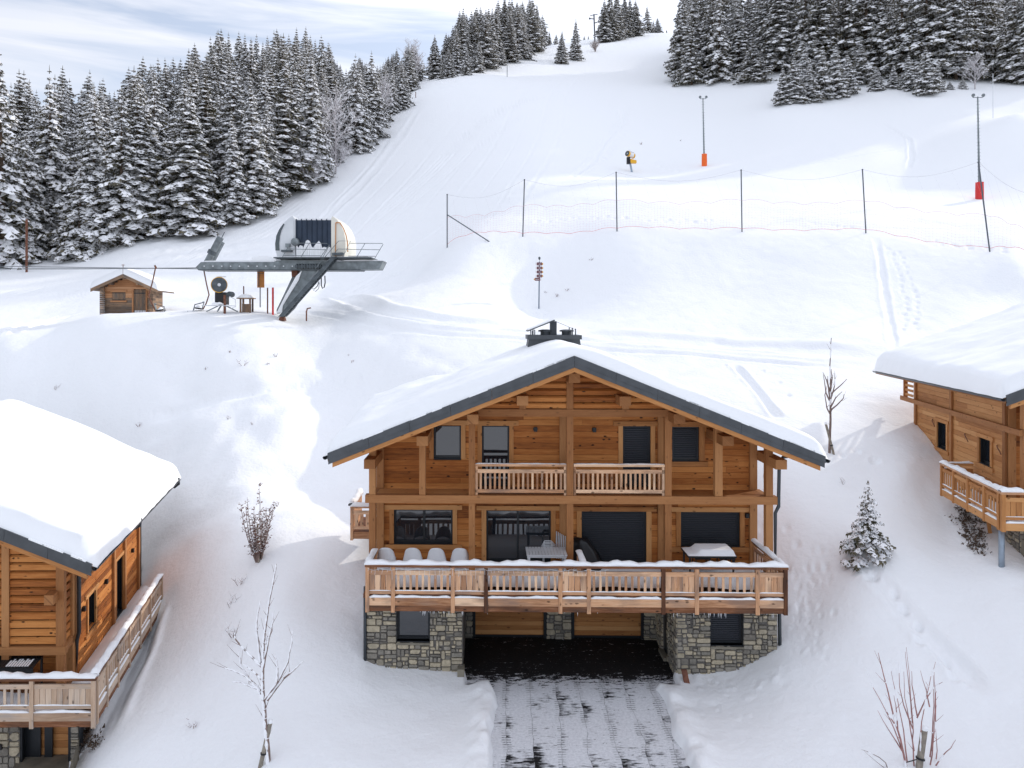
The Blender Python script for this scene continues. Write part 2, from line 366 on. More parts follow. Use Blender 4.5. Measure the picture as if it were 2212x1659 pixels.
def ground_z(X, Y, detail=False):
    X = np.atleast_1d(np.asarray(X, float)); Y = np.atleast_1d(np.asarray(Y, float))
    Z = base_z(X, Y)
    # soft relief: drifts, lumps over buried bushes on the slope left of the house
    near = 1-sstep(60, 140, Y)
    Z = Z+vnoise(X, Y, 9, 3)*.35*near+vnoise(X, Y, 3.4, 5)*.17*near+vnoise(X, Y, 30, 9)*.8*sstep(70, 120, Y)
    px = X/Y*F+CX
    lump = sstep(25, 29, Y)*(1-sstep(40, 46, Y))*sstep(250, 350, px)*(1-sstep(620, 800, px))
    l2 = sstep(33, 36, Y)*(1-sstep(47, 51, Y))*(1-sstep(900, 1100, px))
    Z = Z+vnoise(X, Y, 1.9, 21)*.42*lump+vnoise(X, Y, 3.6, 29)*.4*lump+vnoise(X, Y, .9, 22)*.14*lump+vnoise(X, Y, 1.1, 23)*.2*l2*np.maximum(0, vnoise(X, Y, 5, 24)+.25)*2
    if detail:
        Z = Z+vnoise(X, Y, .7, 31)*.04*near+vnoise(X, Y, .3, 32)*.012*near
        for pts, hw, dep, berm in TRACKS:
            pts = np.asarray(pts); lo = pts.min(0)-hw*3-1; hi = pts.max(0)+hw*3+1
            m = (X > lo[0]) & (X < hi[0]) & (Y > lo[1]) & (Y < hi[1])
            if not m.any(): continue
            q = np.stack([X[m], Y[m]], -1); best = np.full(len(q), 1e9); par = np.zeros(len(q)); K = len(pts)-1
            for ki, (a, b) in enumerate(zip(pts[:-1], pts[1:])):
                ab = b-a; t = np.clip(((q-a)@ab)/(ab@ab+1e-9), 0, 1); dd = np.hypot(*(q-a-t[:, None]*ab).T); c = dd < best; best = np.where(c, dd, best); par = np.where(c, (ki+t)/K, par)
            fade = sstep(0, .14, par)*(1-sstep(.86, 1, par))*(.75+.5*vnoise(q[:, 0], q[:, 1], 1.3, 77)); best = best+vnoise(q[:, 0], q[:, 1], max(hw*4, 1.2), 41)*hw*.5
            Z[m] += fade*(-dep*(1-sstep(hw*.35, hw*1.1, best))+berm*np.exp(-((best-hw*1.35)/(hw*.4))**2))
        if PITS:
            pt = np.array(PITS)
            order = np.argsort(Y); Ys = Y[order]
            for x, y, r, d in pt:
                i0, i1 = np.searchsorted(Ys, [y-r*2.2, y+r*2.2]); ii = order[i0:i1]
                if len(ii) == 0: continue
                dd = np.hypot(X[ii]-x, Y[ii]-y)/r
                k = dd < 2.2
                Z[ii[k]] += d*.6*(-np.exp(-(dd[k]/.75)**3)+.12*np.exp(-((dd[k]-1.35)/.35)**2))
    # the cleared drive with its cut banks, and the ground under the houses
    dr = sstep(-.62, -.42, X)*(1-sstep(4.12, 4.34, X))*(Y < 22)
    wb = vnoise(X*0, Y, .8, 61)*.18+vnoise(X, Y, .25, 62)*.08; dr = sstep(-.62, -.42, X+wb)*(1-sstep(4.12, 4.34, X+wb))*(Y < 22)
    bank = (np.exp(-((X+.75)/.35)**2)+np.exp(-((X-4.5)/.4)**2))*(1-sstep(20.2, 21.2, Y))
    Z = Z+bank*(.22+vnoise(X, Y, .35, 63)*.16)
    low = np.minimum(Z, DRV-.12)
    Z = Z*(1-dr)+low*dr
    u, v = fuv(FM, X, Y)
    garage = sstep(FM.u(1001, 0), FM.u(1001, 0)+.2, u)*(1-sstep(FM.u(1462, 0)-.2, FM.u(1462, 0), u))*sstep(-.62, -.42, v)*(v < 8)
    Z = Z*(1-garage)+np.minimum(Z, DRV-.12)*garage
    for fr, u0, u1, v0, v1, fl in FOOT:
        u, v = fuv(fr, X, Y); e = .3
        m = sstep(u0, u0+e, u)*(1-sstep(u1-e, u1, u))*sstep(v0, v0+e, v)*(1-sstep(v1-e, v1, v))
        Z = Z*(1-m)+np.minimum(Z, fl)*m
    return Z
def hit(px, py, dmin=9.0):
    """first place where the line of sight through this point of the view meets the ground"""
    D = np.exp(np.linspace(math.log(dmin), math.log(425), 500)); X = (px-CX)/F*D
    r = HY-ground_z(X, D)/D*F
    i = int(np.argmax(r <= py)) if (r <= py).any() else 499
    if i == 0: d = D[0]
    else:
        t = (r[i-1]-py)/max(1e-6, r[i-1]-r[i]); d = D[i-1]+(D[i]-D[i-1])*min(1, max(0, t))
    x = (px-CX)/F*d; return Vector((x, d, float(ground_z(x, d)[0])))
def gz(x, y): return float(ground_z(x, y)[0])
def track(pp, hw, dep, berm=.0, off=0.0, dmin=9.0):
    P = [hit(a, b, dmin) for a, b in pp]; P = np.array([(p.x, p.y) for p in P])
    # resample smoothly
    t = np.r_[0, np.cumsum(np.hypot(*np.diff(P, axis=0).T))]; n = max(4, int(t[-1]/max(hw*2, 1.2)))
    n = min(n, 40); s = np.linspace(0, t[-1], n); Q = np.stack([np.interp(s, t, P[:, 0]), np.interp(s, t, P[:, 1])], -1)
    for _ in range(2): Q[1:-1] = (Q[:-2]+2*Q[1:-1]+Q[2:])/4
    d = np.gradient(Q, axis=0); nrm = np.stack([-d[:, 1], d[:, 0]], -1)/np.hypot(*d.T)[:, None]
    TRACKS.append((Q+nrm*off, hw, dep, berm)); return Q
def steps(pp, stride=.65, r=.16, d=.14, side=.16, jit=.05, dmin=9.0):
    P = [hit(a, b, dmin) for a, b in pp]; P = np.array([(p.x, p.y) for p in P])
    t = np.r_[0, np.cumsum(np.hypot(*np.diff(P, axis=0).T))]; n = int(t[-1]/stride)
    for i in range(n):
        s = i*stride; x = np.interp(s, t, P[:, 0]); y = np.interp(s, t, P[:, 1]); x2 = np.interp(s+.3, t, P[:, 0]); y2 = np.interp(s+.3, t, P[:, 1])
        dx, dy = x2-x, y2-y; l = math.hypot(dx, dy)+1e-6; sg = 1 if i % 2 else -1
        PITS.append((x-dy/l*side*sg+rnd.uniform(-jit, jit), y+dx/l*side*sg+rnd.uniform(-jit, jit), r*rnd.uniform(.85, 1.2), d*rnd.uniform(.7, 1.2)))
# ---------------------------------------------------------------- traces in the snow
_uL, _uR = FM.u(795, 0), FM.u(1675, 0)
FOOT += [(FM, _uL, _uR, .1, 9.8, -11.2), (FM, FM.u(999.5, 0), FM.u(1462, 0), -.1, 3, -11.2),
         (FL, -12.4, -.05, .15, 9, -14), (FRt, .45, 12.4, .3, 9, -9.5)]
# groomer and ski tracks on the piste
for off in (-1.1, -.35, .4, 1.1): track([(760,505),(850,440),(930,375),(985,315),(1060,250),(1110,225),(1180,205)], .22, .16, .05, off, 50)
for off in (-.5, .2): track([(780,520),(880,445),(960,380),(1010,330),(1075,285),(1140,240)], .2, .12, .05, off, 50)
track([(600,575),(700,470),(800,380),(870,290),(900,240),(930,220)], .7, .06, .10, 0, 60)
track([(560,600),(640,520),(730,430),(810,345),(860,270)], .35, .08, .06, 0, 60)
track([(700,560),(820,450),(900,370),(950,300),(1000,260)], .3, .06, .03, 0, 60)
track([(730,640),(790,610),(860,560),(940,500),(1010,455)], .3, .15, .1, 0, 50)
track([(730,645),(800,618),(880,575),(960,520)], .25, .12, .1, 0, 50)
for i in range(9):
    o_ = i*62; track([(640+o_*.9,540-o_*.1),(740+o_*.85,440-o_*.12),(840+o_*.75,345-o_*.12),(920+o_*.6,265-o_*.1),(1000+o_*.5,205-o_*.08),(1120+o_*.4,165-o_*.06)], .22+.1*(i % 3), .035+.015*(i % 2), .03, 0, 55)
for i in range(6): track([(20,650+i*7),(150,628+i*4),(300,600),(440,560-i*7),(560,520-i*8),(680,440-i*9)], .25, .05, .03, 0, 54)
# cross-country track and the prepared lane behind the house
for o in (-.75, .75): track([(640,668),(720,672),(800,688),(900,706),(1000,716),(1130,722),(1260,742),(1500,758),(1700,775),(1900,796)], .34, .13, .04, o, 38)
track([(720,640),(800,668),(900,690),(1000,700),(1100,706),(1140,706)], .8, .16, .22, 0, 38)
track([(1250,724),(1400,732),(1500,738),(1700,752),(1900,768)], .9, .16, .10, 0, 38)
for o in (-.6, .6): track([(0,728),(60,705),(110,690),(180,676)], .35, .16, .12, o, 44)
for o in (-1.2, 1.2): track([(0,640),(100,615),(200,600)], .4, .08, .06, o, 55)
# footprints and ski trails
track([(1340,230),(1345,265),(1310,300),(1280,345),(1230,385)], .5, .22, .12, 0, 80)
steps([(1355,230),(1350,280),(1330,310),(1300,350)], 1.0, .42, .3, .3, .1, 80)
steps([(1320,320),(1280,360),(1240,385)], 1.1, .36, .25, .3, .1, 80)
steps([(1390,335),(1440,365),(1480,372)], 1.1, .34, .22, .3, .1, 80)
track([(1900,265),(1965,300),(1970,340),(1960,370)], .4, .2, .1, 0, 70)
track([(1600,372),(1750,355),(1900,330),(1950,320)], .35, .12, .08, 0, 70)
track([(1580,500),(1700,475),(1850,500),(2000,520),(2100,530)], .2, .1, .05, 0, 64)
steps([(1150,480),(1250,470),(1420,478),(1560,474)], .8, .28, .22, .3, .3, 66)
steps([(2000,520),(2100,535),(2200,545)], .6, .25, .2, .35, .2, 50)
track([(1890,510),(1905,580),(1912,640),(1925,700),(1932,760)], .28, .13, .05, 0, 40)
steps([(1930,540),(1955,600),(1970,660),(1965,720)], .5, .2, .18, .3, .12, 40)
steps([(1120,676),(1164,672),(1200,676)], .35, .2, .15, .5, .4, 46)
steps([(1166,680),(1164,712)], .6, .16, .15, .2, .05, 44)
track([(1585,785),(1620,820),(1650,860),(1685,905)], .26, .3, .05, 0, 28)
steps([(1600,790),(1650,830),(1680,880)], .9, .16, .14, .8, .1, 28)
steps([(1700,980),(1800,975),(1950,985)], .6, .2, .16, .25, .15, 26)
steps([(1700,1165),(1740,1230),(1790,1300),(1760,1350),(1740,1375)], .45, .11, .10, .35, .2, 20)
track([(1840,1200),(1930,1250),(1955,1310),(1990,1370),(2030,1420),(2100,1480),(2140,1500)], .3, .17, .06, 0, 16)
steps([(1900,1240),(1955,1310),(2000,1380),(2110,1500),(2150,1490)], .55, .14, .22, .12, .1, 15)
steps([(1650,1130),(1750,1180),(1830,1230),(1950,1290)], .7, .15, .12, .2, .06, 18)
steps([(260,905),(400,880),(560,845),(700,820),(820,805)], .9, .14, .1, .08, .03, 28)
track([(300,905),(450,870),(600,840),(760,815)], .8, .22, .0, 0, 28)
track([(335,1320),(320,1400),(275,1470),(235,1540),(215,1620)], .35, .22, .12, 0, 18)
for i in range(60):
    p = hit(rnd.uniform(1700, 1790), rnd.uniform(1180, 1430)); PITS.append((p.x, p.y, rnd.uniform(.06, .14), rnd.uniform(-.06, .08)))
for i in range(45):
    p = hit(rnd.uniform(1500, 1700), rnd.uniform(1440, 1560)); PITS.append((p.x, p.y, rnd.uniform(.08, .2), rnd.uniform(-.06, .05)))
for i in range(70):
    p = hit(rnd.uniform(300, 560), rnd.uniform(560, 520)); PITS.append((p.x, p.y, rnd.uniform(.3, 1.0), rnd.uniform(-.2, .1)))
# ---------------------------------------------------------------- ground mesh
def make_ground():
    cols = np.r_[np.linspace(-640, -60, 50, endpoint=False), np.linspace(-60, 2270, 1000), np.linspace(2275, 2840, 45)]
    D = np.r_[np.exp(np.linspace(math.log(9), math.log(120), 640, endpoint=False)), np.exp(np.linspace(math.log(120), math.log(430), 140))]
    PX, DD = np.meshgrid(cols, D); X = (PX-CX)/F*DD; Y = DD
    Z = ground_z(X.ravel(), Y.ravel(), True).reshape(X.shape)
    # the valley floor behind the viewpoint: same sheet carried on
    back = np.array([-400, -250, -150, -90, -50, -25, -10, 0, 4.5, 7.5])
    XB, YB, ZB = [], [], []
    for y in back:
        w = 9+(9-y)*1.3; XB.append((cols-CX)/F*w); YB.append(np.full(len(cols), y))
        t = (9-y)/(9+400)
        n = vnoise(XB[-1], YB[-1], 40, 4)*6*min(1, t*6)
        ZB.append(Z[0]*(1-min(1, t*12))+(-12.5)*min(1, t*12)+n+70*max(0, t-.25)**1.2)
    X = np.vstack([np.array(XB), X]); Y = np.vstack([np.array(YB), Y]); Z = np.vstack([np.array(ZB), Z])
    n, m = X.shape; V = np.stack([X, Y, Z], -1).reshape(-1, 3)
    i = np.arange(n-1)[:, None]*m+np.arange(m-1)[None]; Q = np.stack([i, i+1, i+m+1, i+m], -1).reshape(-1, 4)
    me = bpy.data.meshes.new('ground'); me.vertices.add(len(V)); me.vertices.foreach_set('co', V.ravel())
    me.loops.add(Q.size); me.loops.foreach_set('vertex_index', Q.ravel().astype(np.int32))
    me.polygons.add(len(Q)); me.polygons.foreach_set('loop_start', np.arange(0, Q.size, 4, dtype=np.int32)); me.polygons.foreach_set('loop_total', np.full(len(Q), 4, np.int32))
    me.polygons.foreach_set('use_smooth', np.ones(len(Q), bool)); me.update(); me.validate()
    me.materials.append(M['snow'])
    o = bpy.data.objects.new('ground', me); COL.objects.link(o); o['kind'] = 'structure'; return o
make_ground()
# cleared drive: thin trodden snow with black asphalt showing through
def drive_mat():
    m, nt, b = new_mat('trodden_asphalt'); n = N(nt)
    tc = n('TexCoord'); sep = n('SeparateXYZ', {0: (tc, 'Object')})
    X, Y = sep.outputs[0], sep.outputs[1]
    big = n('TexNoise', {'Vector': n('Mapping', {'Vector': (tc, 'Object'), 'Scale': (1.0, .9, 1)}), 'Scale': .75, 'Detail': 4.0, 'Roughness': .6})
    strk = n('TexNoise', {'Vector': n('Mapping', {'Vector': (tc, 'Object'), 'Scale': (2.2, 9, 1)}), 'Scale': 1.2, 'Detail': 6.0, 'Roughness': .7})
    fine = n('TexNoise', {'Vector': (tc, 'Object'), 'Scale': 14.0, 'Detail': 6.0, 'Roughness': .7})
    # strips left by the blower, each about .7 m wide, with tread marks across their edges
    wx = n('Math', {0: n('TexNoise', {'Vector': (tc, 'Object'), 'Scale': .8, 'Detail': 2.0}), 1: .35}, operation='MULTIPLY')
    fx = n('Math', {0: n('Math', {0: n('Math', {0: X, 1: wx}, operation='ADD'), 1: 1.42}, operation='MULTIPLY'), 1: 1.0}, operation='FRACT')
    edge = n('Math', {0: n('Math', {0: fx, 1: .5}, operation='SUBTRACT')}, operation='ABSOLUTE')
    em = n.ramp(edge, [(.33, 0), (.37, 1)])
    tread = n('Math', {0: n('Math', {0: Y, 1: 62.0}, operation='MULTIPLY')}, operation='SINE')
    patch = n.ramp(n('TexNoise', {'Vector': (tc, 'Object'), 'Scale': 1.7, 'Detail': 3.0}), [(.42, 0), (.56, 1)])
    tr = n('Math', {0: n('Math', {0: tread, 1: .1}, operation='GREATER_THAN'), 1: em}, operation='MULTIPLY')
    tr = n('Math', {0: tr, 1: patch}, operation='MULTIPLY')
    line = n('Math', {0: n.ramp(edge, [(.478, 0), (.495, 1)]), 1: n.ramp(strk, [(.4, 0), (.55, 1)])}, operation='MULTIPLY')
    s = n('Math', {0: big, 1: .55}, operation='MULTIPLY'); s = n('Math', {0: s, 1: n('Math', {0: strk, 1: .5}, operation='MULTIPLY')}, operation='ADD')
    s = n('Math', {0: s, 1: n('Math', {0: n('Math', {0: fx, 1: .5}, operation='SUBTRACT'), 1: .10}, operation='MULTIPLY')}, operation='ADD')
    cov = n.ramp(s, [(.405, 0), (.475, 1)])          # 1 = snow
    far = n('MapRange', {0: Y, 1: 20.7, 2: 21.7, 3: 0.0, 4: 1.0}); wob = n('Math', {0: far, 1: n('Math', {0: n('Math', {0: fine, 1: .5}, operation='SUBTRACT'), 1: 1.6}, operation='MULTIPLY')}, operation='ADD'); wob = n('Math', {0: wob, 1: n('Math', {0: n('Math', {0: strk, 1: .5}, operation='SUBTRACT'), 1: 3.0}, operation='MULTIPLY')}, operation='ADD')
    inside = n.ramp(wob, [(.42, 0), (.6, 1)])
    d = n('Math', {0: tr, 1: n.ramp(fine, [(.35, 0), (.6, 1)])}, operation='MULTIPLY'); d = n('Math', {0: d, 1: .75}, operation='MULTIPLY')
    d2 = n('Math', {0: n('Math', {0: line, 1: .5}, operation='MULTIPLY'), 1: d}, operation='MAXIMUM')
    k = n('Math', {0: n('Math', {0: 1.0, 1: cov}, operation='SUBTRACT'), 1: d2}, operation='MAXIMUM')
    k = n('Math', {0: k, 1: inside}, operation='MAXIMUM')
    sp = n('TexVoronoi', {'Vector': (tc, 'Object'), 'Scale': 9.0}); spm = n.ramp(sp.outputs['Distance'], [(.05, 1), (.09, 0)])
    spk = n('Math', {0: spm, 1: n('Math', {0: big, 1: .5}, operation='GREATER_THAN')}, operation='MULTIPLY')
    k2 = n('Math', {0: k, 1: n('Math', {0: spk, 1: .7}, operation='MULTIPLY')}, operation='SUBTRACT', use_clamp=True)
    wet = n.ramp(fine, [(.3, (.008, .008, .009)), (.8, (.032, .031, .032))])
    sn = n.ramp(fine, [(.3, (.56, .57, .60)), (.75, (.82, .83, .86))])
    c = n.mix(k2, sn, wet); nt.links.new(c.outputs[2], b.inputs['Base Color']); b.inputs['Roughness'].default_value = .8
    b.inputs['Specular IOR Level'].default_value = .15
    n.link(n('Bump', {'Height': n('Math', {0: fine, 1: k2}, operation='SUBTRACT'), 'Strength': .35, 'Distance': .03}), b.inputs['Normal'])
    return m
mb = MB(); mb.face([(-.8, 21.0, DRV), (-.8, 12, DRV), (4.5, 12, DRV), (4.5, 21.0, DRV)]); mb.face([(-1.9, 21.0, DRV), (5.1, 21.0, DRV), (5.2, 25.6, DRV), (-2, 25.6, DRV)])
o = mb.build('driveway', drive_mat(), fix=True); o['kind'] = 'structure'
# ---------------------------------------------------------------- building helpers
def boards(mb, fr, v, th, u0, u1, z0, z1, openings=(), clip=None, pitch=.185, maxlen=3.6, groove=.012, z_axis=False):
    """horizontal boards on the plane v (outer face), thickness th inwards, openings left free"""
    z = z0; k = 0
    while z < z1-.01:
        zt = min(z+pitch, z1); a, b = u0, u1
        if clip:
            ca, cb = clip(zt); a, b = max(a, ca), min(b, cb)
        if b-a > .08:
            seg = [(a, b)]
            for (ua, ub, za, zb) in openings:
                if zt > za+.02 and z < zb-.02:
                    ns = []
                    for s0, s1 in seg:
                        if ub <= s0 or ua >= s1: ns.append((s0, s1))
                        else:
                            if ua-s0 > .02: ns.append((s0, ua))
                            if s1-ub > .02: ns.append((ub, s1))
                    seg = ns
            for s0, s1 in seg:
                p = s0
                while p < s1-.01:
                    q = min(s1, p+rnd.uniform(.6, 1.0)*maxlen)
                    if s1-q < .5: q = s1
                    j = rnd.uniform(0, .006)
                    fr.box(mb, p+.002, q-.002, v+j, v+th, z+groove, zt, 0)
                    p = q
            for s0, s1 in seg: fr.box(mb, s0+.004, s1-.004, v+.016, v+th-.01, z-.01, z+groove+.004, 0, tone=0.0)
        z = zt; k += 1
def stones(mb, fr, v, u0, u1, z0, z1, openings=(), lo=.11, hi=.36, back=.35):
    """rubble wall: a mortar core with separate irregular stones standing proud of it"""
    def cut(a, b, c, d, out):
        w, h = b-a, d-c
        if w < lo*1.2 or h < lo*.8 or (w < hi*1.25 and h < hi*.6 and rnd.random() < .62): out.append((a, b, c, d)); return
        if w > h*1.7 or (w > h*.9 and rnd.random() < .35):
            m = a+w*rnd.uniform(.3, .7); cut(a, m, c, d, out); cut(m, b, c, d, out)
        else:
            m = c+h*rnd.uniform(.3, .7); cut(a, b, c, m, out); cut(a, b, m, d, out)
    rects = []; seg = [(u0, u1, z0, z1)]
    for (ua, ub, za, zb) in openings:
        ns = []
        for a, b, c, d in seg:
            if ub <= a or ua >= b or zb <= c or za >= d: ns.append((a, b, c, d)); continue
            if ua > a: ns.append((a, ua, c, d))
            if ub < b: ns.append((ub, b, c, d))
            if za > c: ns.append((max(a, ua), min(b, ub), c, za))
            if zb < d: ns.append((max(a, ua), min(b, ub), zb, d))
        seg = ns
    for r in seg:
        fr.box(mb, r[0], r[1], v+.03, v+back, r[2], r[3], 0, .5, 1)
        if r[1]-r[0] < .05 or r[3]-r[2] < .05: continue
        x = r[0]; out = []
        while x < r[1]-.01:
            w = min(r[1]-x, rnd.uniform(.7, 1.3)); w = r[1]-x if r[1]-x-w < .3 else w; cut(x, x+w, r[2], r[3], out); x += w
        for a, b, c, d in out:
            g = rnd.uniform(.008, .02); a += g; b -= g; c += g; d -= g
            if b-a < .03 or d-c < .03: continue
            w, h = b-a, d-c; cx, cz = (a+b)/2, (c+d)/2; pts = []
            ch = min(w, h)*rnd.uniform(.15, .48)
            for (x0, zz0, dx, dz) in ((a, c, 1, 1), (b, c, -1, 1), (b, d, -1, -1), (a, d, 1, -1)):
                c1, c2 = ch*rnd.uniform(.1, 1.2), ch*rnd.uniform(.1, 1.2)
                p1, p2 = (x0, zz0+dz*c1), (x0+dx*c2, zz0)
                pts += [p1, p2] if dx*dz > 0 else [p2, p1]
            pr = rnd.uniform(.0, .035); t = rnd.random()
            if rnd.random() < .2: t = rnd.uniform(.75, 1)
            outer = [fr.P(x, v+.03, z) for x, z in pts]
            inner = [fr.P(cx+(x-cx)*.93, v-pr, cz+(z-cz)*.93) for x, z in pts]
            mb.face(list(inner), None, t, 0)
            for i in range(8): mb.face([outer[i], outer[(i+1) % 8], inner[(i+1) % 8], inner[i]], None, t, 0)
def shutter_mb(fr, u0, u1, z0, z1, v, pitch=.058):
    mb = MB(); z = z0
    while z < z1-.005:
        zt = min(z+pitch, z1); P = [[fr.P(u, vv, zz) for u in (u0, u1)] for vv, zz in ((v+.012, z), (v-.004, z+.012), (v-.006, (z+zt)/2), (v-.003, zt-.01), (v+.012, zt))]
        mb.grid(P); z = zt
    return mb
def window(fr, parent, u0, u1, z0, z1, v, kind='glass', mull=(), trim=(.12, .12, .16, .14), wing=.16, depth=.12, door=False, tm='wood_trim', nm=None):
    """opening u0..u1 x z0..z1 in a wall whose face is at v"""
    nm = nm or ('glass_door' if door else 'window')
    mb = MB(); f = .055; vf = v+depth
    fr.box(mb, u0, u0+f, vf-.06, vf+.03, z0, z1, 2); fr.box(mb, u1-f, u1, vf-.06, vf+.03, z0, z1, 2)
    fr.box(mb, u0+f, u1-f, vf-.06, vf+.03, z1-f, z1, 0); fr.box(mb, u0+f, u1-f, vf-.06, vf+.03, z0, z0+f*1.4, 0)
    for m_ in mull: fr.box(mb, m_-.035, m_+.035, vf-.05, vf+.03, z0+f*1.4, z1-f, 2)
    # dark reveal round the opening
    fr.box(mb, u0-.02, u0, v+.01, vf+.05, z0-.02, z1+.02, 2); fr.box(mb, u1, u1+.02, v+.01, vf+.05, z0-.02, z1+.02, 2)
    fr.box(mb, u0, u1, v-.02, vf+.05, z0-.03, z0, 0)
    o = mb.build(nm, M['black_metal'], parent)
    if kind == 'glass':
        xs = [u0+f]+[x for m_ in mull for x in (m_-.035, m_+.035)]+[u1-f]
        for i in range(0, len(xs), 2):
            g = MB(); fr.box(g, xs[i], xs[i+1], vf-.01, vf+.01, z0+f*1.4, z1-f, 0); g.build('pane', M['glass'], o)
    else:
        s = shutter_mb(fr, u0+f, u1-f, z0+f, z1-f, vf-.03); s.build('shutter', M['slat'], o)
    if trim:
        l, r, h, s = trim; t = MB()
        if l: fr.box(t, u0-l, u0-.0, v-.045, v+.02, z0-(0 if s else 0), z1, 2)
        if r: fr.box(t, u1+.0, u1+r, v-.045, v+.02, z0, z1, 2)
        if h: fr.box(t, u0-l-wing, u1+r+wing, v-.055, v+.02, z1+.002, z1+h, 0)
        if s: fr.box(t, u0-l-wing, u1+r+wing, v-.06, v+.02, z0-.033-s, z0-.033, 0)
        t.build('trim', M[tm], o)
    return o
def snow_strip(mb, a, b, w, h, n=None, wob=.02):
    """cushion of snow on a rail from a to b"""
    a, b = Vector(a), Vector(b); L = (b-a).length; n = n or max(4, int(L/.12)); t = (b-a).normalized(); s = t.cross(Vector((0, 0, 1))).normalized()
    P = []; ph = rnd.random()*9
    for i in range(n+1):
        p = a+t*L*i/n; hh = h*(1+.32*math.sin(i*.53+ph)+.22*math.sin(i*1.7+ph)+rnd.uniform(-.1, .1)); ww = w*(1+.08*math.sin(i*.9+ph))
        if i in (0, n): hh *= .35
        P.append([p+s*ww*x+Vector((0, 0, hh*y)) for x, y in ((-.5, 0), (-.54, .4), (-.36, .88), (0, 1.04), (.36, .88), (.54, .4), (.5, 0), (-.5, 0))])
    mb.grid(P)
def railing(fr, parent, u0, u1, v, zt, secs, z_low, side=False, mats=('deck', 'deck_dark'), snow=.10, name='deck_railing', postd=None, dark=()):
    """the long balcony front. secs = [(u, kind)] post positions with what follows: 'b' balusters, 'w' wide boards"""
    root = MB(); fr.box(root, u0-.02, u1+.02, v-.06, v+.12, zt-.075, zt, 0, .35)
    ro = root.build(name, M[mats[1]], parent)
    if snow: s = MB(); snow_strip(s, fr.P(u0-.03, v+.03, zt-.002), fr.P(u1+.03, v+.03, zt-.002), .2, snow); s.build('rail_snow', M['roof_snow'], ro, smooth=True)
    for i, (u, k) in enumerate(secs):
        p = MB(); fr.box(p, u-.055, u+.055, v-.06, v+.05, z_low-.03, zt-.076, 2, .35 if i not in dark else .0); p.build('railing_post', M[mats[0] if i not in dark else mats[1]], ro)
        if i == len(secs)-1: break
        a, b = u+.057, secs[i+1][0]-.057; q = MB()
        fr.box(q, a, b, v-.03, v+.02, zt-.30, zt-.175, 0)
        fr.box(q, a, b, v-.03, v+.02, zt-.84, zt-.75, 0, .3)
        if k == 'b':
            n = max(1, round((b-a)/.187)); st = (b-a)/n
            for j in range(n): fr.box(q, a+st*(j+.5)-.035, a+st*(j+.5)+.035, v-.012, v+.018, zt-.75, zt-.30, 2)
        else:
            n = max(1, round((b-a)/.16)); st = (b-a)/n
            for j in range(n): fr.box(q, a+st*j+.006, a+st*(j+1)-.006, v-.012, v+.018, zt-.75, zt-.30, 2)
        q.build('railing_panel', M[mats[0]], ro)
        sk = MB(); fr.box(sk, a, b, v-.045, v+.02, zt-1.165, zt-.94, 0); sk.build('skirt_board', M[mats[0]], ro)
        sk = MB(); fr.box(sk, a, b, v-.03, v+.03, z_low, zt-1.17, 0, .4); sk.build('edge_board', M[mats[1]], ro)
        if snow:
            s = MB(); snow_strip(s, fr.P(a, v-.01, zt-.75), fr.P(b, v-.01, zt-.75), .05, .022, None)
            snow_strip(s, fr.P(a, v+.0, zt-.94), fr.P(b, v+.0, zt-.94), .09, .05); s.build('rail_snow', M['roof_snow'], ro, smooth=True)
    return ro
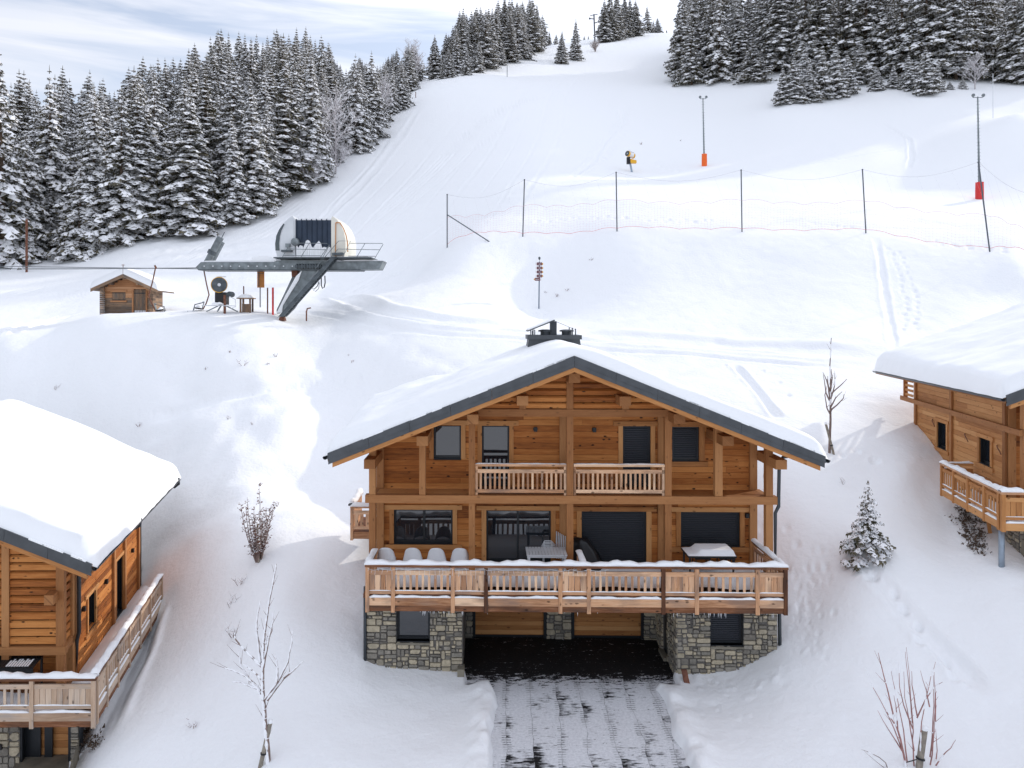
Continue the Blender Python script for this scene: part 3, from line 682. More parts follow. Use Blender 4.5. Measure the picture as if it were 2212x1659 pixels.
def roof(fr, parent, uL, uR, uC, vF, vB, zR, zL, zRt, th=.42, snowT=(.45, .45), drift=0, edge=.1, seed=0, sides=(0, 0), pitch_l=None):
    """gabled roof: slab, metal fascia, wooden barge board and the snow lying on it"""
    sl = (zR-zL)/(uC-uL); sr = (zR-zRt)/(uR-uC)
    mb = MB(); d = fr.V*(vB-vF-.1)
    prof = [fr.P(uL+.03, vF+.06, zL-.02), fr.P(uC, vF+.06, zR-.02), fr.P(uR-.03, vF+.06, zRt-.02), fr.P(uR-.03, vF+.06, zRt-.24), fr.P(uC, vF+.06, zR-.24), fr.P(uL+.03, vF+.06, zL-.24)]
    # slab as two sloping halves so that each outline is convex
    mb.prism([prof[0], prof[1], prof[4], prof[5]], d); mb.prism([prof[1], prof[2], prof[3], prof[4]], d)
    ro = mb.build('roof', M['timber'], parent)
    def band(v0, v1, zt, zb, inset, mat, nm, steps_=None):
        for (ua, za, ub, zb_) in ((uL+inset, zL+inset*sl, uC, zR), (uC, zR, uR-inset, zRt+inset*sr)):
            m_ = MB(); n = steps_ or 1
            for i in range(n):
                t0, t1 = i/n, (i+1)/n; g = .004 if n > 1 else 0
                p0 = (ua+(ub-ua)*t0+g, za+(zb_-za)*t0); p1 = (ua+(ub-ua)*t1-g, za+(zb_-za)*t1); j = rnd.uniform(0, .006) if n > 1 else 0
                m_.hexa([[[fr.P(u, v, z-q) for q in (zb, zt)] for v in (v0-j, v1)] for u, z in (p0, p1)], 0)
            m_.build(nm, M[mat], ro)
    band(vF, vF+.05, 0.0, .19, 0, 'fascia', 'fascia', 6); band(vF+.014, vF+.058, .192, .335, .02, 'fascia', 'fascia', 6)
    band(vF+.03, vF+.12, .337, .47, .14, 'wood_trim', 'barge_board')
    for u, z, s in ((uL, zL, -1), (uR, zRt, 1)):     # gutter along each eave
        g = MB(); P = []
        for vv in (vF+.03, vB-.1):
            P.append([fr.P(u+s*(.07+.075*math.cos(a)), vv, z-.12+.075*math.sin(a)) for a in [math.pi+math.pi*k/8 for k in range(9)]]+[fr.P(u+s*(.07+.062*math.cos(a)), vv, z-.12+.062*math.sin(a)) for a in [2*math.pi-math.pi*k/8 for k in range(9)]])
        P = [p+[p[0]] for p in P]; g.grid(P); g.face(list(P[0][:-1])); g.face(list(P[1][:-1])); g.build('gutter', M['pipe'], ro)
        f2 = MB(); fr.box(f2, min(u, u-s*.04), max(u, u-s*.04), vF+.06, vB-.1, z-.25, z-.02, 1); f2.build('eave_board', M['timber'], ro)
    # snow blanket
    nu, nv = 110, 56; us = np.linspace(uL-.10, uR+.10, nu); vs = np.linspace(vF+edge*.3, vB-.02, nv)
    U, V = np.meshgrid(us, vs, indexing='ij')
    base = np.where(U < uC, zL+(U-uL)*sl, zRt+(uR-U)*sr); base = np.minimum(base, zR-.02)
    base = np.where(np.abs(U-uC) < .7, base-(.7-np.abs(U-uC))**2*.18, base)
    T = np.where(U < uC, snowT[0], snowT[1])*1.0; w = sstep(-1, 1, U-uC); T = snowT[0]*(1-w)+snowT[1]*w
    T = T+drift*np.clip((uC-U)/(uC-uL), 0, 1)*np.clip((V-vF)/(vB-vF), 0, 1)
    T = T*(1+.34*vnoise(U+seed, V, 2.4, 3+seed)+.16*vnoise(U, V+seed, .8, 8)+.05*vnoise(U, V, .3, 15))
    Rr = .42
    def prof_(e, R_): e = np.clip(e/R_, 0, 1); return np.sqrt(np.clip(1-(1-e)**2, 0, 1))
    eL = U-(uL-.10); eR = (uR+.10)-U; eF = V-vs[0]; eB = vs[-1]-V
    wav = .16*vnoise(V*2, U*0, .5, 5); k = prof_(np.minimum(eL, eR)+wav*0, Rr)*prof_(eB, Rr)*prof_(eF+.10*vnoise(U, V*0, .7, 19)*(eF > .02), Rr*.9)
    Z = base+.012+T*k; Z = np.where(k < .02, base-.06, Z)
    # wavy overhang along the eaves
    U2 = U+np.where(eL < .02, -.05*np.abs(vnoise(V, U*0, .6, 7))*2, 0)+np.where(eR < .02, .05*np.abs(vnoise(V, U*0, .6, 9))*2, 0)
    mb = MB(); mb.grid([[fr.P(U2[i, j], V[i, j], Z[i, j]) for j in range(nv)] for i in range(nu)])
    # underside rim
    mb.build('roof_snow', M['roof_snow'], ro, smooth=True)
    # thin crust of old snow along the verge
    for i in range(18):
        s = MB()
        a = rnd.uniform(uL+.1, uR-.2); b = a+rnd.uniform(.1, .6); b = min(b, uR-.1)
        if (a < uC) != (b < uC): continue
        zz = lambda u: (zL+(u-uL)*sl if u < uC else zRt+(uR-u)*sr)
        h = rnd.uniform(.02, .05); s.hexa([[[fr.P(u, v, zz(u)+q) for q in (-.01, h)] for v in (vF-.004, vF+.2)] for u in (a, b)], 0); s.build('verge_snow', M['roof_snow'], ro)
    return ro
def wall_lamp(fr, parent, u, z, v):
    m_ = MB(); fr.box(m_, u-.055, u+.055, v-.10, v-.005, z-.07, z+.07, 0); fr.box(m_, u-.07, u+.07, v-.006, v+.01, z-.04, z+.04, 0); m_.build('wall_lamp', M['black'], parent)
def post(fr, parent, u0, u1, v0, v1, z0, z1, mat='timber', nm='post'):
    m_ = MB(); fr.box(m_, u0, u1, v0, v1, z0, z1, 2); return m_.build(nm, M[mat], parent)
def beam(fr, parent, u0, u1, v0, v1, z0, z1, mat='timber', nm='beam', L=0):
    m_ = MB(); fr.box(m_, u0, u1, v0, v1, z0, z1, L); return m_.build(nm, M[mat], parent)
def pipe(parent, pts, r=.045, mat='pipe', nm='downpipe'):
    m_ = MB(); m_.tube(pts, r, 8); return m_.build(nm, M[mat], parent, smooth=True)
# ================================================================ the chalet in the middle
H = FM; uu = H.u; A, B, DK, RF = .3, 1.35, -1.1, -1.05     # planes: timber frame, wall, deck face, roof front
CH = thing('chalet', H.P(0, 0, DRV), 'large larch chalet in the middle with stone basement, open garage bay and snow-covered roof', 'chalet', 'chalets on the snowy slope')
zb_t, zb_b = H.z(1240, 1071, A), H.z(1240, 1088, A)         # storey beam
zDK = -7.80                                                 # deck floor
zAp = H.z(1241, 768.5, RF); zEL = H.z(707, 979, RF); zER = H.z(1784, 986, RF)
uL, uR, uC = uu(707, RF), uu(1784, RF), uu(1241, RF)
slL, slR = (zAp-zEL)/(uC-uL), (zAp-zER)/(uR-uC)
ROOF = roof(H, CH, uL, uR, uC, RF, 5.9, zAp, zEL, zER, snowT=(.40, .42), drift=.42, seed=1)
und = lambda u: (zAp-(uC-u)*slL if u < uC else zAp-(u-uC)*slR)-.30       # underside of the roof
def clip_roof(z): return (uC-(zAp-.30-z)/slL, uC+(zAp-.30-z)/slR)
wl, wr = uu(815, B), uu(1636, B)
def op(px0, py0, px1, py1, v=B): a, zt = H.uz(px0, py0, v); b, zb = H.uz(px1, py1, v); return (a, b, zb, zt)
O = dict(w1=op(937,918,996,990.6), d1=op(1041,919,1100,1083), d2=op(1345,920,1405,1083), w2=op(1452,921.7,1509.7,994.7),
         wl=op(851,1100,978,1174), dl=op(1050.4,1101.5,1189.9,1300), sd=op(1256,1103.8,1396,1300), wr=op(1470,1105,1598,1179.4))
O = {k: (a, b, max(zb, zDK+.08) if k in ('dl', 'sd') else zb, zt) for k, (a, b, zb, zt) in O.items()}
zUF = zb_t+.02                                                  # upper floor
O['d1'] = (O['d1'][0], O['d1'][1], zUF+.06, O['d1'][3]); O['d2'] = (O['d2'][0], O['d2'][1], zUF+.06, O['d2'][3])
mb = MB(); boards(mb, H, B, .22, wl, wr, zDK, und(uC)-.02, list(O.values()), clip_roof); mb.build('front_wall', M['wood'], CH)
for u, s in ((wl, 1), (wr, -1)):                               # side walls
    sf = H.side(u) if s == 1 else Fr(H.P(u, 0, 0), (H.V.x, H.V.y), (-H.U.x, -H.U.y))
    mb = MB(); boards(mb, sf, -.22 if s == 1 else 0, .22, B+.23, 5.6, zDK-.5, und(u)-.05); mb.build('side_wall', M['wood'], CH)
mb = MB(); H.box(mb, wl+.23, wr-.23, 5.4, 5.6, zDK-.5, und(wl), 0); mb.build('back_wall', M['wood'], CH)
mb = MB(); mb.prism([H.P(wl+.25, 5.42, und(wl)-.02), H.P(wr-.25, 5.42, und(wr)-.02), H.P(uC, 5.42, und(uC)-.02)], H.V*.16); mb.build('back_gable', M['wood'], CH)
# windows and doors
a, b, c, d = O['w1']; window(H, CH, a, b, c, d, B, trim=(.14, .14, .15, .0))
window(H, CH, *O['d1'], B, trim=(.14, .14, .15, 0), door=True); window(H, CH, *O['d2'], B, 'shutter', trim=(.14, .14, .15, 0), door=True, nm='shuttered_door')
window(H, CH, *O['w2'], B, 'shutter', trim=(.0, .17, .16, .15), wing=.1, nm='shuttered_window')
a, b, c, d = O['wl']; window(H, CH, a, b, c, d, B, mull=[a+(b-a)*.51], trim=(.14, .14, .15, .14))
a, b, c, d = O['dl']; window(H, CH, a, b, c, d, B, mull=[a+(b-a)*.49], trim=(.15, .15, .14, 0), door=True)
window(H, CH, *O['sd'], B, 'shutter', trim=(.15, .16, .14, 0), door=True, nm='shuttered_door')
window(H, CH, *O['wr'], B, 'shutter', trim=(.14, .14, .15, .15), nm='shuttered_window')
for px, py in ((1156.5, 927), (1283.4, 928), (1612.9, 1113)): u, z = H.uz(px, py, B); wall_lamp(H, CH, u, z, B)
# timber frame
for p0, p1 in ((797, 811), (1012.6, 1026), (1224, 1238.5), (1436.7, 1451), (1655, 1670)):
    u0, u1 = uu(p0, A), uu(p1, A); post(H, CH, u0, u1, A, A+.2, zDK, zb_b-.003); post(H, CH, u0, u1, A, A+.2, zb_t+.003, und((u0+u1)/2)-(.13 if p0 in (797,1655) else .05))
for p0, p1 in ((905.5, 919), (1545, 1561)):
    u0, u1 = uu(p0, A), uu(p1, A); post(H, CH, u0, u1, A, A+.2, zb_t+.003, und((u0+u1)/2)-.15)
beam(H, CH, uu(789, A)-.0, uu(1679, A), A-.03, A+.21, zb_b, zb_t)
z0, z1 = H.z(1240, 900, A), H.z(1240, 884.4, A); beam(H, CH, clip_roof(z1)[0]+.1, clip_roof(z1)[1]-.1, A-.02, A+.2, z0, z1)
for p0, p1 in ((813.5, 829), (1421.8, 1437), (1620, 1635.5)): u0, u1 = uu(p0, B-.1), uu(p1, B-.1); post(H, CH, u0, u1, B-.12, B-.003, zDK, und((u0+u1)/2)-.1, nm='corner_post')
for p0, p1 in ((1209, 1223),): u0, u1 = uu(p0, B-.1), uu(p1, B-.1); post(H, CH, u0, u1, B-.08, B-.003, zDK, und(uC)-1.4, nm='corner_post')
# beams running back at storey height, and the boarded soffit of the balcony
for px in (804, 1019, 1231, 1444, 1662): u = uu(px, A); beam(H, CH, u-.09, u+.09, A+.212, B-.005, zb_b+.01, zb_t-.02, L=1)
fl = MB(); H.box(fl, uu(1026, A), uu(1437, A), A+.215, B-.003, zb_t-.018, zb_t+.02, 0); fl.build('balcony_floor', M['deck_dark'], CH)
for p0, p1 in ((1452, 1655), (811, 1012)): lg = MB(); H.box(lg, uu(p0, A), uu(p1, A), A+.215, B-.13, zb_t-.05, zb_t-.02, 0); lg.build('ledge_boards', M['wood_trim'], CH)
st = MB(); bar(st, H.P(uu(1662, A), A+.25, zb_t+.02), H.P(uu(1650, B), B-.1, zb_t+.45), .1, .12); st.build('brace', M['wood_trim'], CH)
# louvred gable and short king posts
lv = MB(); z = H.z(1240, 884, A)+.02
while z < und(uC)-.2:
    a, b = clip_roof(z+.14); a += .06; b -= .06
    for s0, s1 in ((a, uu(1122, A)), (uu(1136, A), uu(1224, A)), (uu(1239, A), uu(1344, A)), (uu(1359, A), b)):
        s0, s1 = max(a, s0), min(b, s1)
        if s1-s0 > .1: lv.hexa([[[H.P(u, v_, z_) for z_ in (zz, zz+.12)] for v_, zz in ((A+.04, z+.0), (A+.09, z+.05))] for u in (s0, s1)], 0)
    z += .205
lv.build('gable_louvres', M['wood'], CH)
for p0, p1 in ((1122, 1136), (1344, 1359)): u0, u1 = uu(p0, A), uu(p1, A); post(H, CH, u0, u1, A, A+.2, z1+.003, und((u0+u1)/2)-.03)
# purlins reaching forward under the overhang
for px, py, w_ in ((1241, 817, 26), (1129, 866, 25), (1351, 867, 26), (1021, 906, 25), (1468, 905, 26), (912, 953, 24), (1573, 953, 25), (798, 1003, 24), (1688, 1004, 24)):
    vF_ = -.35 if px < 1500 and px > 900 else -.25
    u, z = H.uz(px, py, vF_); m_ = MB(); z = min(z, und(u)-.14); H.box(m_, u-.165, u+.165, vF_, B-.02, z-.14, z+.14, 1); m_.build('purlin', M['timber'], CH)
# rafters on the soffit
for k in range(12):
    v_ = -.6+k*.55
    if v_ > 5.3: break
# balcony rail upstairs
for (p0, p1) in ((1027, 1223.5), (1239.5, 1436)):
    a, b = uu(p0, A), uu(p1, A); zt = H.z(1240, 1003, A); q = MB()
    H.box(q, a, b, A-.01, A+.13, zt-.07, zt, 0); ro = q.build('balcony_railing', M['deck'], CH)
    s = MB(); snow_strip(s, H.P(a, A+.06, zt-.002), H.P(b, A+.06, zt-.002), .12, .018); s.build('rail_snow', M['roof_snow'], ro, smooth=True)
    q = MB(); H.box(q, a, b, A+.03, A+.08, zt-.28, zt-.17, 0); H.box(q, a, b, A+.03, A+.08, zt-.88, zt-.78, 0)
    H.box(q, a, a+.07, A+.03, A+.1, zt-.97, zt-.07, 2); H.box(q, b-.07, b, A+.03, A+.1, zt-.97, zt-.07, 2)
    n = 18
    for j in range(n): c = a+.09+(b-a-.18)*(j+.5)/n; H.box(q, c-.032, c+.032, A+.05, A+.08, zt-.78, zt-.28, 2)
    q.build('baluster_panel', M['deck'], ro)
# ---- long deck
zRt_ = H.z(1240, 1221, DK); zLow = H.z(1240, 1322, DK); a, b = uu(790, DK), uu(1700, DK)
sec = [(790+4, 'w'), (849.3, 'b'), (978.2, 'w'), (1049.8, 'b'), (1210.2, 'w'), (1271.8, 'b'), (1432.4, 'w'), (1504.6, 'b'), (1635.3, 'w'), (1696, '')]
RL = railing(H, CH, a, b, DK, zRt_, [(uu(p, DK), k) for p, k in sec], zLow, dark=(3, 6, 9))
fl = MB(); H.box(fl, a+.05, b-.05, DK+.06, B-.003, zDK-.12, zDK, 0); fl.build('deck_floor', M['deck_dark'], CH)
# snow lying on the deck
us = np.linspace(a+.06, b-.06, 90); vs = np.linspace(DK+.08, B-.12, 14); U, V = np.meshgrid(us, vs, indexing='ij')
Z = zDK+.01+.17*(1-sstep(.2, 1.6, V)*.75)*(1+.5*vnoise(U, V, .9, 2)); mb = MB(); mb.grid([[H.P(U[i, j], V[i, j], Z[i, j]) for j in range(14)] for i in range(90)]); mb.build('deck_snow', M['roof_snow'], CH, smooth=True)
# short returns of the railing at both ends, and the party rail in the middle
for u, v1, nm in ((a+.06, .25, 'side_railing'), (b-.06, B+.9, 'side_railing'), (uu(1262, DK), .15, 'party_railing')):
    sf = Fr(H.P(u, 0, 0), (H.V.x, H.V.y), (-H.U.x, -H.U.y)); q = MB(); sf.box(q, DK+.1, v1, -.07, .07, zRt_-.075, zRt_, 0); ro = q.build(nm, M['deck_dark'], CH)
    s = MB(); snow_strip(s, sf.P(DK+.1, 0, zRt_-.002), sf.P(v1, 0, zRt_-.002), .17, .09); s.build('rail_snow', M['roof_snow'], ro, smooth=True)
    q = MB(); sf.box(q, DK+.1, v1, -.02, .02, zRt_-.3, zRt_-.175, 0); sf.box(q, DK+.1, v1, -.02, .02, zRt_-1.15, zRt_-.75, 0); n = max(3, int((v1-DK)/.19))
    for j in range(n): c = DK+.15+(v1-DK-.2)*(j+.5)/n; sf.box(q, c-.04, c+.04, -.015, .015, zRt_-.75, zRt_-.3, 2)
    sf.box(q, v1-.1, v1, -.05, .05, zRt_-1.15, zRt_-.075, 2); q.build('railing_panel', M['deck'], ro)
# small terrace at the back left corner
v_ = 4.6; a2, z2 = H.uz(757, 1093, v_); b2 = uu(840, v_); q = MB(); H.box(q, a2, b2, v_-.05, v_+.12, z2-.07, z2, 0); ro = q.build('terrace_railing', M['deck'], CH)
s = MB(); snow_strip(s, H.P(a2, v_, z2), H.P(b2, v_, z2), .2, .12); snow_strip(s, H.P(a2+.03, v_, z2), H.P(a2+.03, v_+2, z2), .2, .2); s.build('rail_snow', M['roof_snow'], ro, smooth=True)
q = MB(); H.box(q, a2, a2+.1, v_-.04, v_+.06, z2-1.25, z2-.07, 2); H.box(q, a2+.1, b2, v_-.01, v_+.03, z2-.3, z2-.17, 0); H.box(q, a2+.1, b2, v_-.01, v_+.03, z2-.85, z2-.75, 0); H.box(q, a2+.1, b2, v_-.01, v_+.03, z2-1.2, z2-.95, 0)
for j in range(8): c = a2+.16+j*.2; H.box(q, c, c+.12, v_, v_+.02, z2-.75, z2-.3, 2)
sf = Fr(H.P(a2+.05, 0, 0), (H.V.x, H.V.y), (-H.U.x, -H.U.y)); sf.box(q, v_+.08, v_+2, -.02, .02, z2-1.2, z2-.1, 0)
q.build('railing_panel', M['deck'], ro)
fl = MB(); H.box(fl, a2+.1, wl+.1, v_+.06, v_+2, z2-1.05, z2-.95, 0); fl.build('terrace_floor', M['deck_dark'], CH)
# string of small lights drooping from the rail
sl_ = MB(); u = a+.05
while u < uu(1290, DK):
    u2 = u+rnd.uniform(.35, .6); z = zRt_-.09; pts = [H.P(u+(u2-u)*t, DK-.075, z-.06*math.sin(math.pi*t)) for t in (0, .25, .5, .75, 1)]
    sl_.tube(pts, .004, 4, cap=False)
    for t in (.1, .35, .6, .85):
        l = rnd.uniform(.05, .28); p = H.P(u+(u2-u)*t, DK-.075, z-.06*math.sin(math.pi*t)); sl_.tube([p, p-Vector((rnd.uniform(-.01, .01), 0, l*.5)), p-Vector((rnd.uniform(-.02, .02), 0, l))], .004, 4, cap=False)
    u = u2
LT = sl_.build('light_string', M['lamp_white'], None, origin=H.P(a, DK, zRt_)); tag(LT, 'white icicle light string hanging under the long front deck rail', 'light string')
ic = MB()
for k in range(40):
    u = rnd.choice([rnd.uniform(a, b), rnd.uniform(uu(1530, DK), uu(1570, DK)), rnd.uniform(uu(900, DK), uu(1000, DK))]); l = rnd.uniform(.03, .16); ic.lathe(H.P(u, DK+.0, zLow-.003), [(.008, 0), (.005, -l*.5), (.0005, -l)], seg=4)
ic.build('icicles', M['tree_snow'], CH)
# ---- basement
zG = DRV-.35
a, b = uu(791, 0), uu(999.5, 0); wA = (uu(857, 0), uu(927.8, 0), H.z(900, 1385, 0), zLow-.0)
mb = MB(); stones(mb, H, 0, a, b, zG, zDK-.15, [(wA[0], wA[1], wA[2], zDK-.1)]); mb.build('stone_wall', [M['stone'], M['mortar']], CH)
window(H, CH, wA[0], wA[1], wA[2], zDK-.16, 0, trim=None, depth=.2)
q = MB(); H.box(q, wA[0]-.02, wA[1]+.02, -.05, .1, wA[2]-.1, wA[2]-.035, 0); q.build('window_sill', M['concrete'], CH)
c, d = uu(1462, 0), uu(1679.6, 0); wB = (uu(1535.5, 0), uu(1605, 0), H.z(1570, 1393.7, 0))
mb = MB(); stones(mb, H, 0, c, d, zG, zDK-.15, [(wB[0], wB[1], wB[2], zDK-.1)]); mb.build('stone_wall', [M['stone'], M['mortar']], CH)
window(H, CH, wB[0], wB[1], wB[2], zDK-.16, 0, 'shutter', trim=None, depth=.2, nm='shuttered_window')
q = MB(); H.box(q, wB[0]-.02, wB[1]+.02, -.05, .1, wB[2]-.1, wB[2]-.035, 0); q.build('window_sill', M['concrete'], CH)
vG = 2.75
# inner faces of the garage bay
sf = Fr(H.P(c, 0, 0), (H.V.x, H.V.y), (H.U.x, H.U.y)); dr0, dr1 = 1.15, 1.75
mb = MB(); stones(mb, sf, 0, .0, vG+.3, zG, zDK-.15, [(dr0, dr1, DRV+.1, zDK-.1)]); mb.build('stone_wall', [M['stone'], M['mortar']], CH)
q = MB(); sf.box(q, dr0, dr1, .06, .1, DRV+.1, zDK-.14, 2); q.build('side_door', M['black_metal'], CH)
q = MB(); sf.box(q, dr0-.05, dr1+.05, -.12, .12, DRV+.0, DRV+.1, 0); q.build('door_step', M['concrete'], CH)
mb = MB(); H.box(mb, b-.3, b-.003, .4, vG+.3, zG, zDK-.15, 1, mi=1); mb.build('stone_wall', [M['stone'], M['mortar']], CH)
for p0, p1 in ((990, 1022), (1179.9, 1235), (1390, 1425)):
    mb = MB(); stones(mb, H, vG-.12, uu(p0, vG-.12), uu(p1, vG-.12), zG, zDK-.15, lo=.14, hi=.45); mb.build('stone_pier', [M['stone'], M['mortar']], CH)
for p0, p1 in ((1027, 1174), (1240, 1384)):
    q = MB(); boards(q, H, vG, .05, uu(p0, vG), uu(p1, vG), DRV+.08, zDK-.2, pitch=.15); gd = q.build('garage_door', M['wood_trim'], CH)
    q = MB(); H.box(q, uu(p0, vG)-.12, uu(p0, vG)-.003, vG-.1, vG+.06, DRV, zDK-.15, 2); H.box(q, uu(p1, vG)+.003, uu(p1, vG)+.12, vG-.1, vG+.06, DRV, zDK-.15, 2); H.box(q, uu(p0, vG), uu(p1, vG), vG-.01, vG+.06, DRV-.01, DRV+.07, 0); q.build('door_frame', M['black_metal'], gd)
q = MB(); H.box(q, b, c, vG+.07, vG+.25, zG, zDK-.15, 0); q.build('garage_back_wall', M['mortar'], CH)
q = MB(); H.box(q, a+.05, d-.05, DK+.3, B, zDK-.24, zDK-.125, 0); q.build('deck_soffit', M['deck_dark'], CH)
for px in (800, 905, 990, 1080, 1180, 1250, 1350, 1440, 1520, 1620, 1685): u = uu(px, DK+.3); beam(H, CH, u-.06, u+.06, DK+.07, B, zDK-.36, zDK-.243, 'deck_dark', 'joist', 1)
q = MB(); H.box(q, uu(988, -.2), uu(1003, -.2), -.25, .1, DRV-.3, DRV+.35, 0); q.build('concrete_footing', M['concrete'], CH)
q = MB(); q.prism([H.P(uu(1480, -.3), -.45, DRV-.2), H.P(uu(1492, -.3), -.45, DRV-.2), H.P(uu(1484, -.3), -.3, DRV+.42), H.P(uu(1472, -.3), -.3, DRV+.42)], H.V*.06); q.build('leaning_board', M['rust'], CH)
# downpipes
z = zER-.2; p1 = H.P(uR+.07, .1, z); x2 = uu(1682, A)
pipe(CH, [H.P(uR+.05, .3, z), H.P(uR-.35, .3, z-.03), H.P(x2+.14, .3, z-.08), H.P(x2+.02, .3, z-.22), H.P(x2, .3, zb_t), H.P(x2-.0, .3, zb_b-.05), H.P(x2-.1, .3, zb_b-.25), H.P(x2-.1, .3, DRV+.3)], .055)
pipe(CH, [H.P(uu(1681, .2), .12, zDK-.3), H.P(uu(1683, .2), .12, DRV)], .055)
pipe(CH, [H.P(uu(789, .0), -.03, zDK-.2), H.P(uu(789, .0), -.03, DRV)], .05)
pipe(CH, [H.P(uL-.05, .3, zEL-.2), H.P(uL+.4, .3, zEL-.17), H.P(uu(797, A), .3, zEL-.12)], .05)
# chimney with its raised plate cover
vc = 4.1; cu, cz = H.uz(1197, 731, vc); q = MB(); w1, w0 = H.u(1252, vc)-cu, H.u(1259, vc)-cu; dpt = 1.0
zt, zb = H.z(1197, 733, vc), H.z(1197, 760, vc)
q.hexa([[[H.P(cu+s*(w0 if k == 0 else w1), vc+(t*(dpt if k else dpt+.1)), (zb-.35, zt)[k]) for k in (0, 1)] for t in (-.1, 1)] for s in (-1, 1)], 0); CHM = q.build('chimney', M['fascia'], CH)
q = MB(); H.box(q, cu-w1-.06, cu+w1+.06, vc-.18, vc+dpt+.1, zt+.002, zt+.15, 0); q.build('chimney_cap', M['fascia'], CHM)
q = MB(); u = uu(1195, vc+.4); H.box(q, u-.12, u+.12, vc+.3, vc+.5, zt+.15, H.z(1195, 694, vc+.4), 2); q.build('flue', M['pipe'], CHM)
for p in (1178, 1224): q = MB(); q.lathe(H.P(uu(p, vc+.4), vc+.4, zt+.15), [(.18, 0), (.18, .12), (.26, .12), (.26, .17), (.12, .2)], seg=14); q.build('chimney_vent', M['pipe'], CHM)
q = MB(); a_, z_ = H.uz(1139, 716, vc+.2); b_, z3 = H.uz(1197, 693, vc+.2); q.hexa([[[H.P(u, v_, z+k) for k in (0, .04)] for v_ in (vc-.1, vc+dpt)] for u, z in ((a_, z_), (b_, z3))], 0); pl = q.build('chimney_cover', M['fascia'], CHM)
s = MB(); s.hexa([[[H.P(u, v_, z+k) for k in (.042, .09)] for v_ in (vc-.08, vc+dpt-.02)] for u, z in ((a_+.02, z_), (b_-.02, z3))], 0); s.build('cover_snow', M['roof_snow'], pl)
q = MB()
for p, yt in ((1150, 714), (1155, 712), (1236, 708), (1243, 710)): u = uu(p, vc); H.box(q, u-.018, u+.018, vc-.05, vc-.01, zt+.14, H.z(p, yt, vc), 2); H.box(q, u-.018, u+.018, vc+dpt-.1, vc+dpt-.06, zt+.14, H.z(p, yt, vc), 2)
bar(q, H.P(uu(1197, vc), vc, z3), H.P(uu(1243, vc), vc, H.z(1243, 712, vc)), .012); q.build('cover_legs', M['pipe'], CHM)
# ---------------------------------------------------------------- things standing on the deck
def shell_chair(px, k):
    u, z = H.uz(px, 1189, .35); t = thing('shell_chair', H.P(u, .35, zDK+.02), ['leftmost of the white shell chairs behind the deck rail, beside the corner post', 'second white shell chair from the left behind the deck rail', 'third white shell chair from the left, under the window', 'white shell chair nearest the glass door, beside the timber post'][k], 'chair', 'white shell chairs along the deck rail')
    # chair faces the house: we see the outside of the rounded shell
    P = []
    for i in range(15):
        w_ = -1+2*i/14; row = []
        for j in range(9):
            q_ = j/8; top = .86-.26*abs(w_)**2.6; hw = .30*(1-.18*q_); a_ = w_*1.25
            row.append(H.P(u+math.sin(a_)*hw*1.02, .35+.26-math.cos(a_)*(.24+.06*q_), zDK+.40+(top-.40)*q_))
        P.append(row)
    m_ = MB(); m_.grid(P); o = m_.build('backrest', M['white'], t, smooth=True)
    md = o.modifiers.new('thick', 'SOLIDIFY'); md.thickness = .02
    m_ = MB(); m_.lathe(H.P(u, .60, zDK+.36), [(.02, 0), (.18, .005), (.27, .04), (.29, .08), (.1, .07)], seg=18); m_.build('seat', M['white'], t, smooth=True)
    s = MB(); s.lathe(H.P(u, .62, zDK+.42), [(.24, 0), (.22, .10), (.12, .15), (.01, .16)], seg=14); s.build('seat_snow', M['roof_snow'], t, smooth=True)
    for i, j in ((-1, -1), (1, -1), (-1, 1), (1, 1)): m_ = MB(); m_.tube([H.P(u+i*.08, .60+j*.07, zDK+.38), H.P(u+i*.25, .60+j*.2, zDK+.01)], .014, 6); m_.build('leg', M['white'], t)
for k, px in enumerate((832.5, 890.5, 942, 993.5)): shell_chair(px, k)
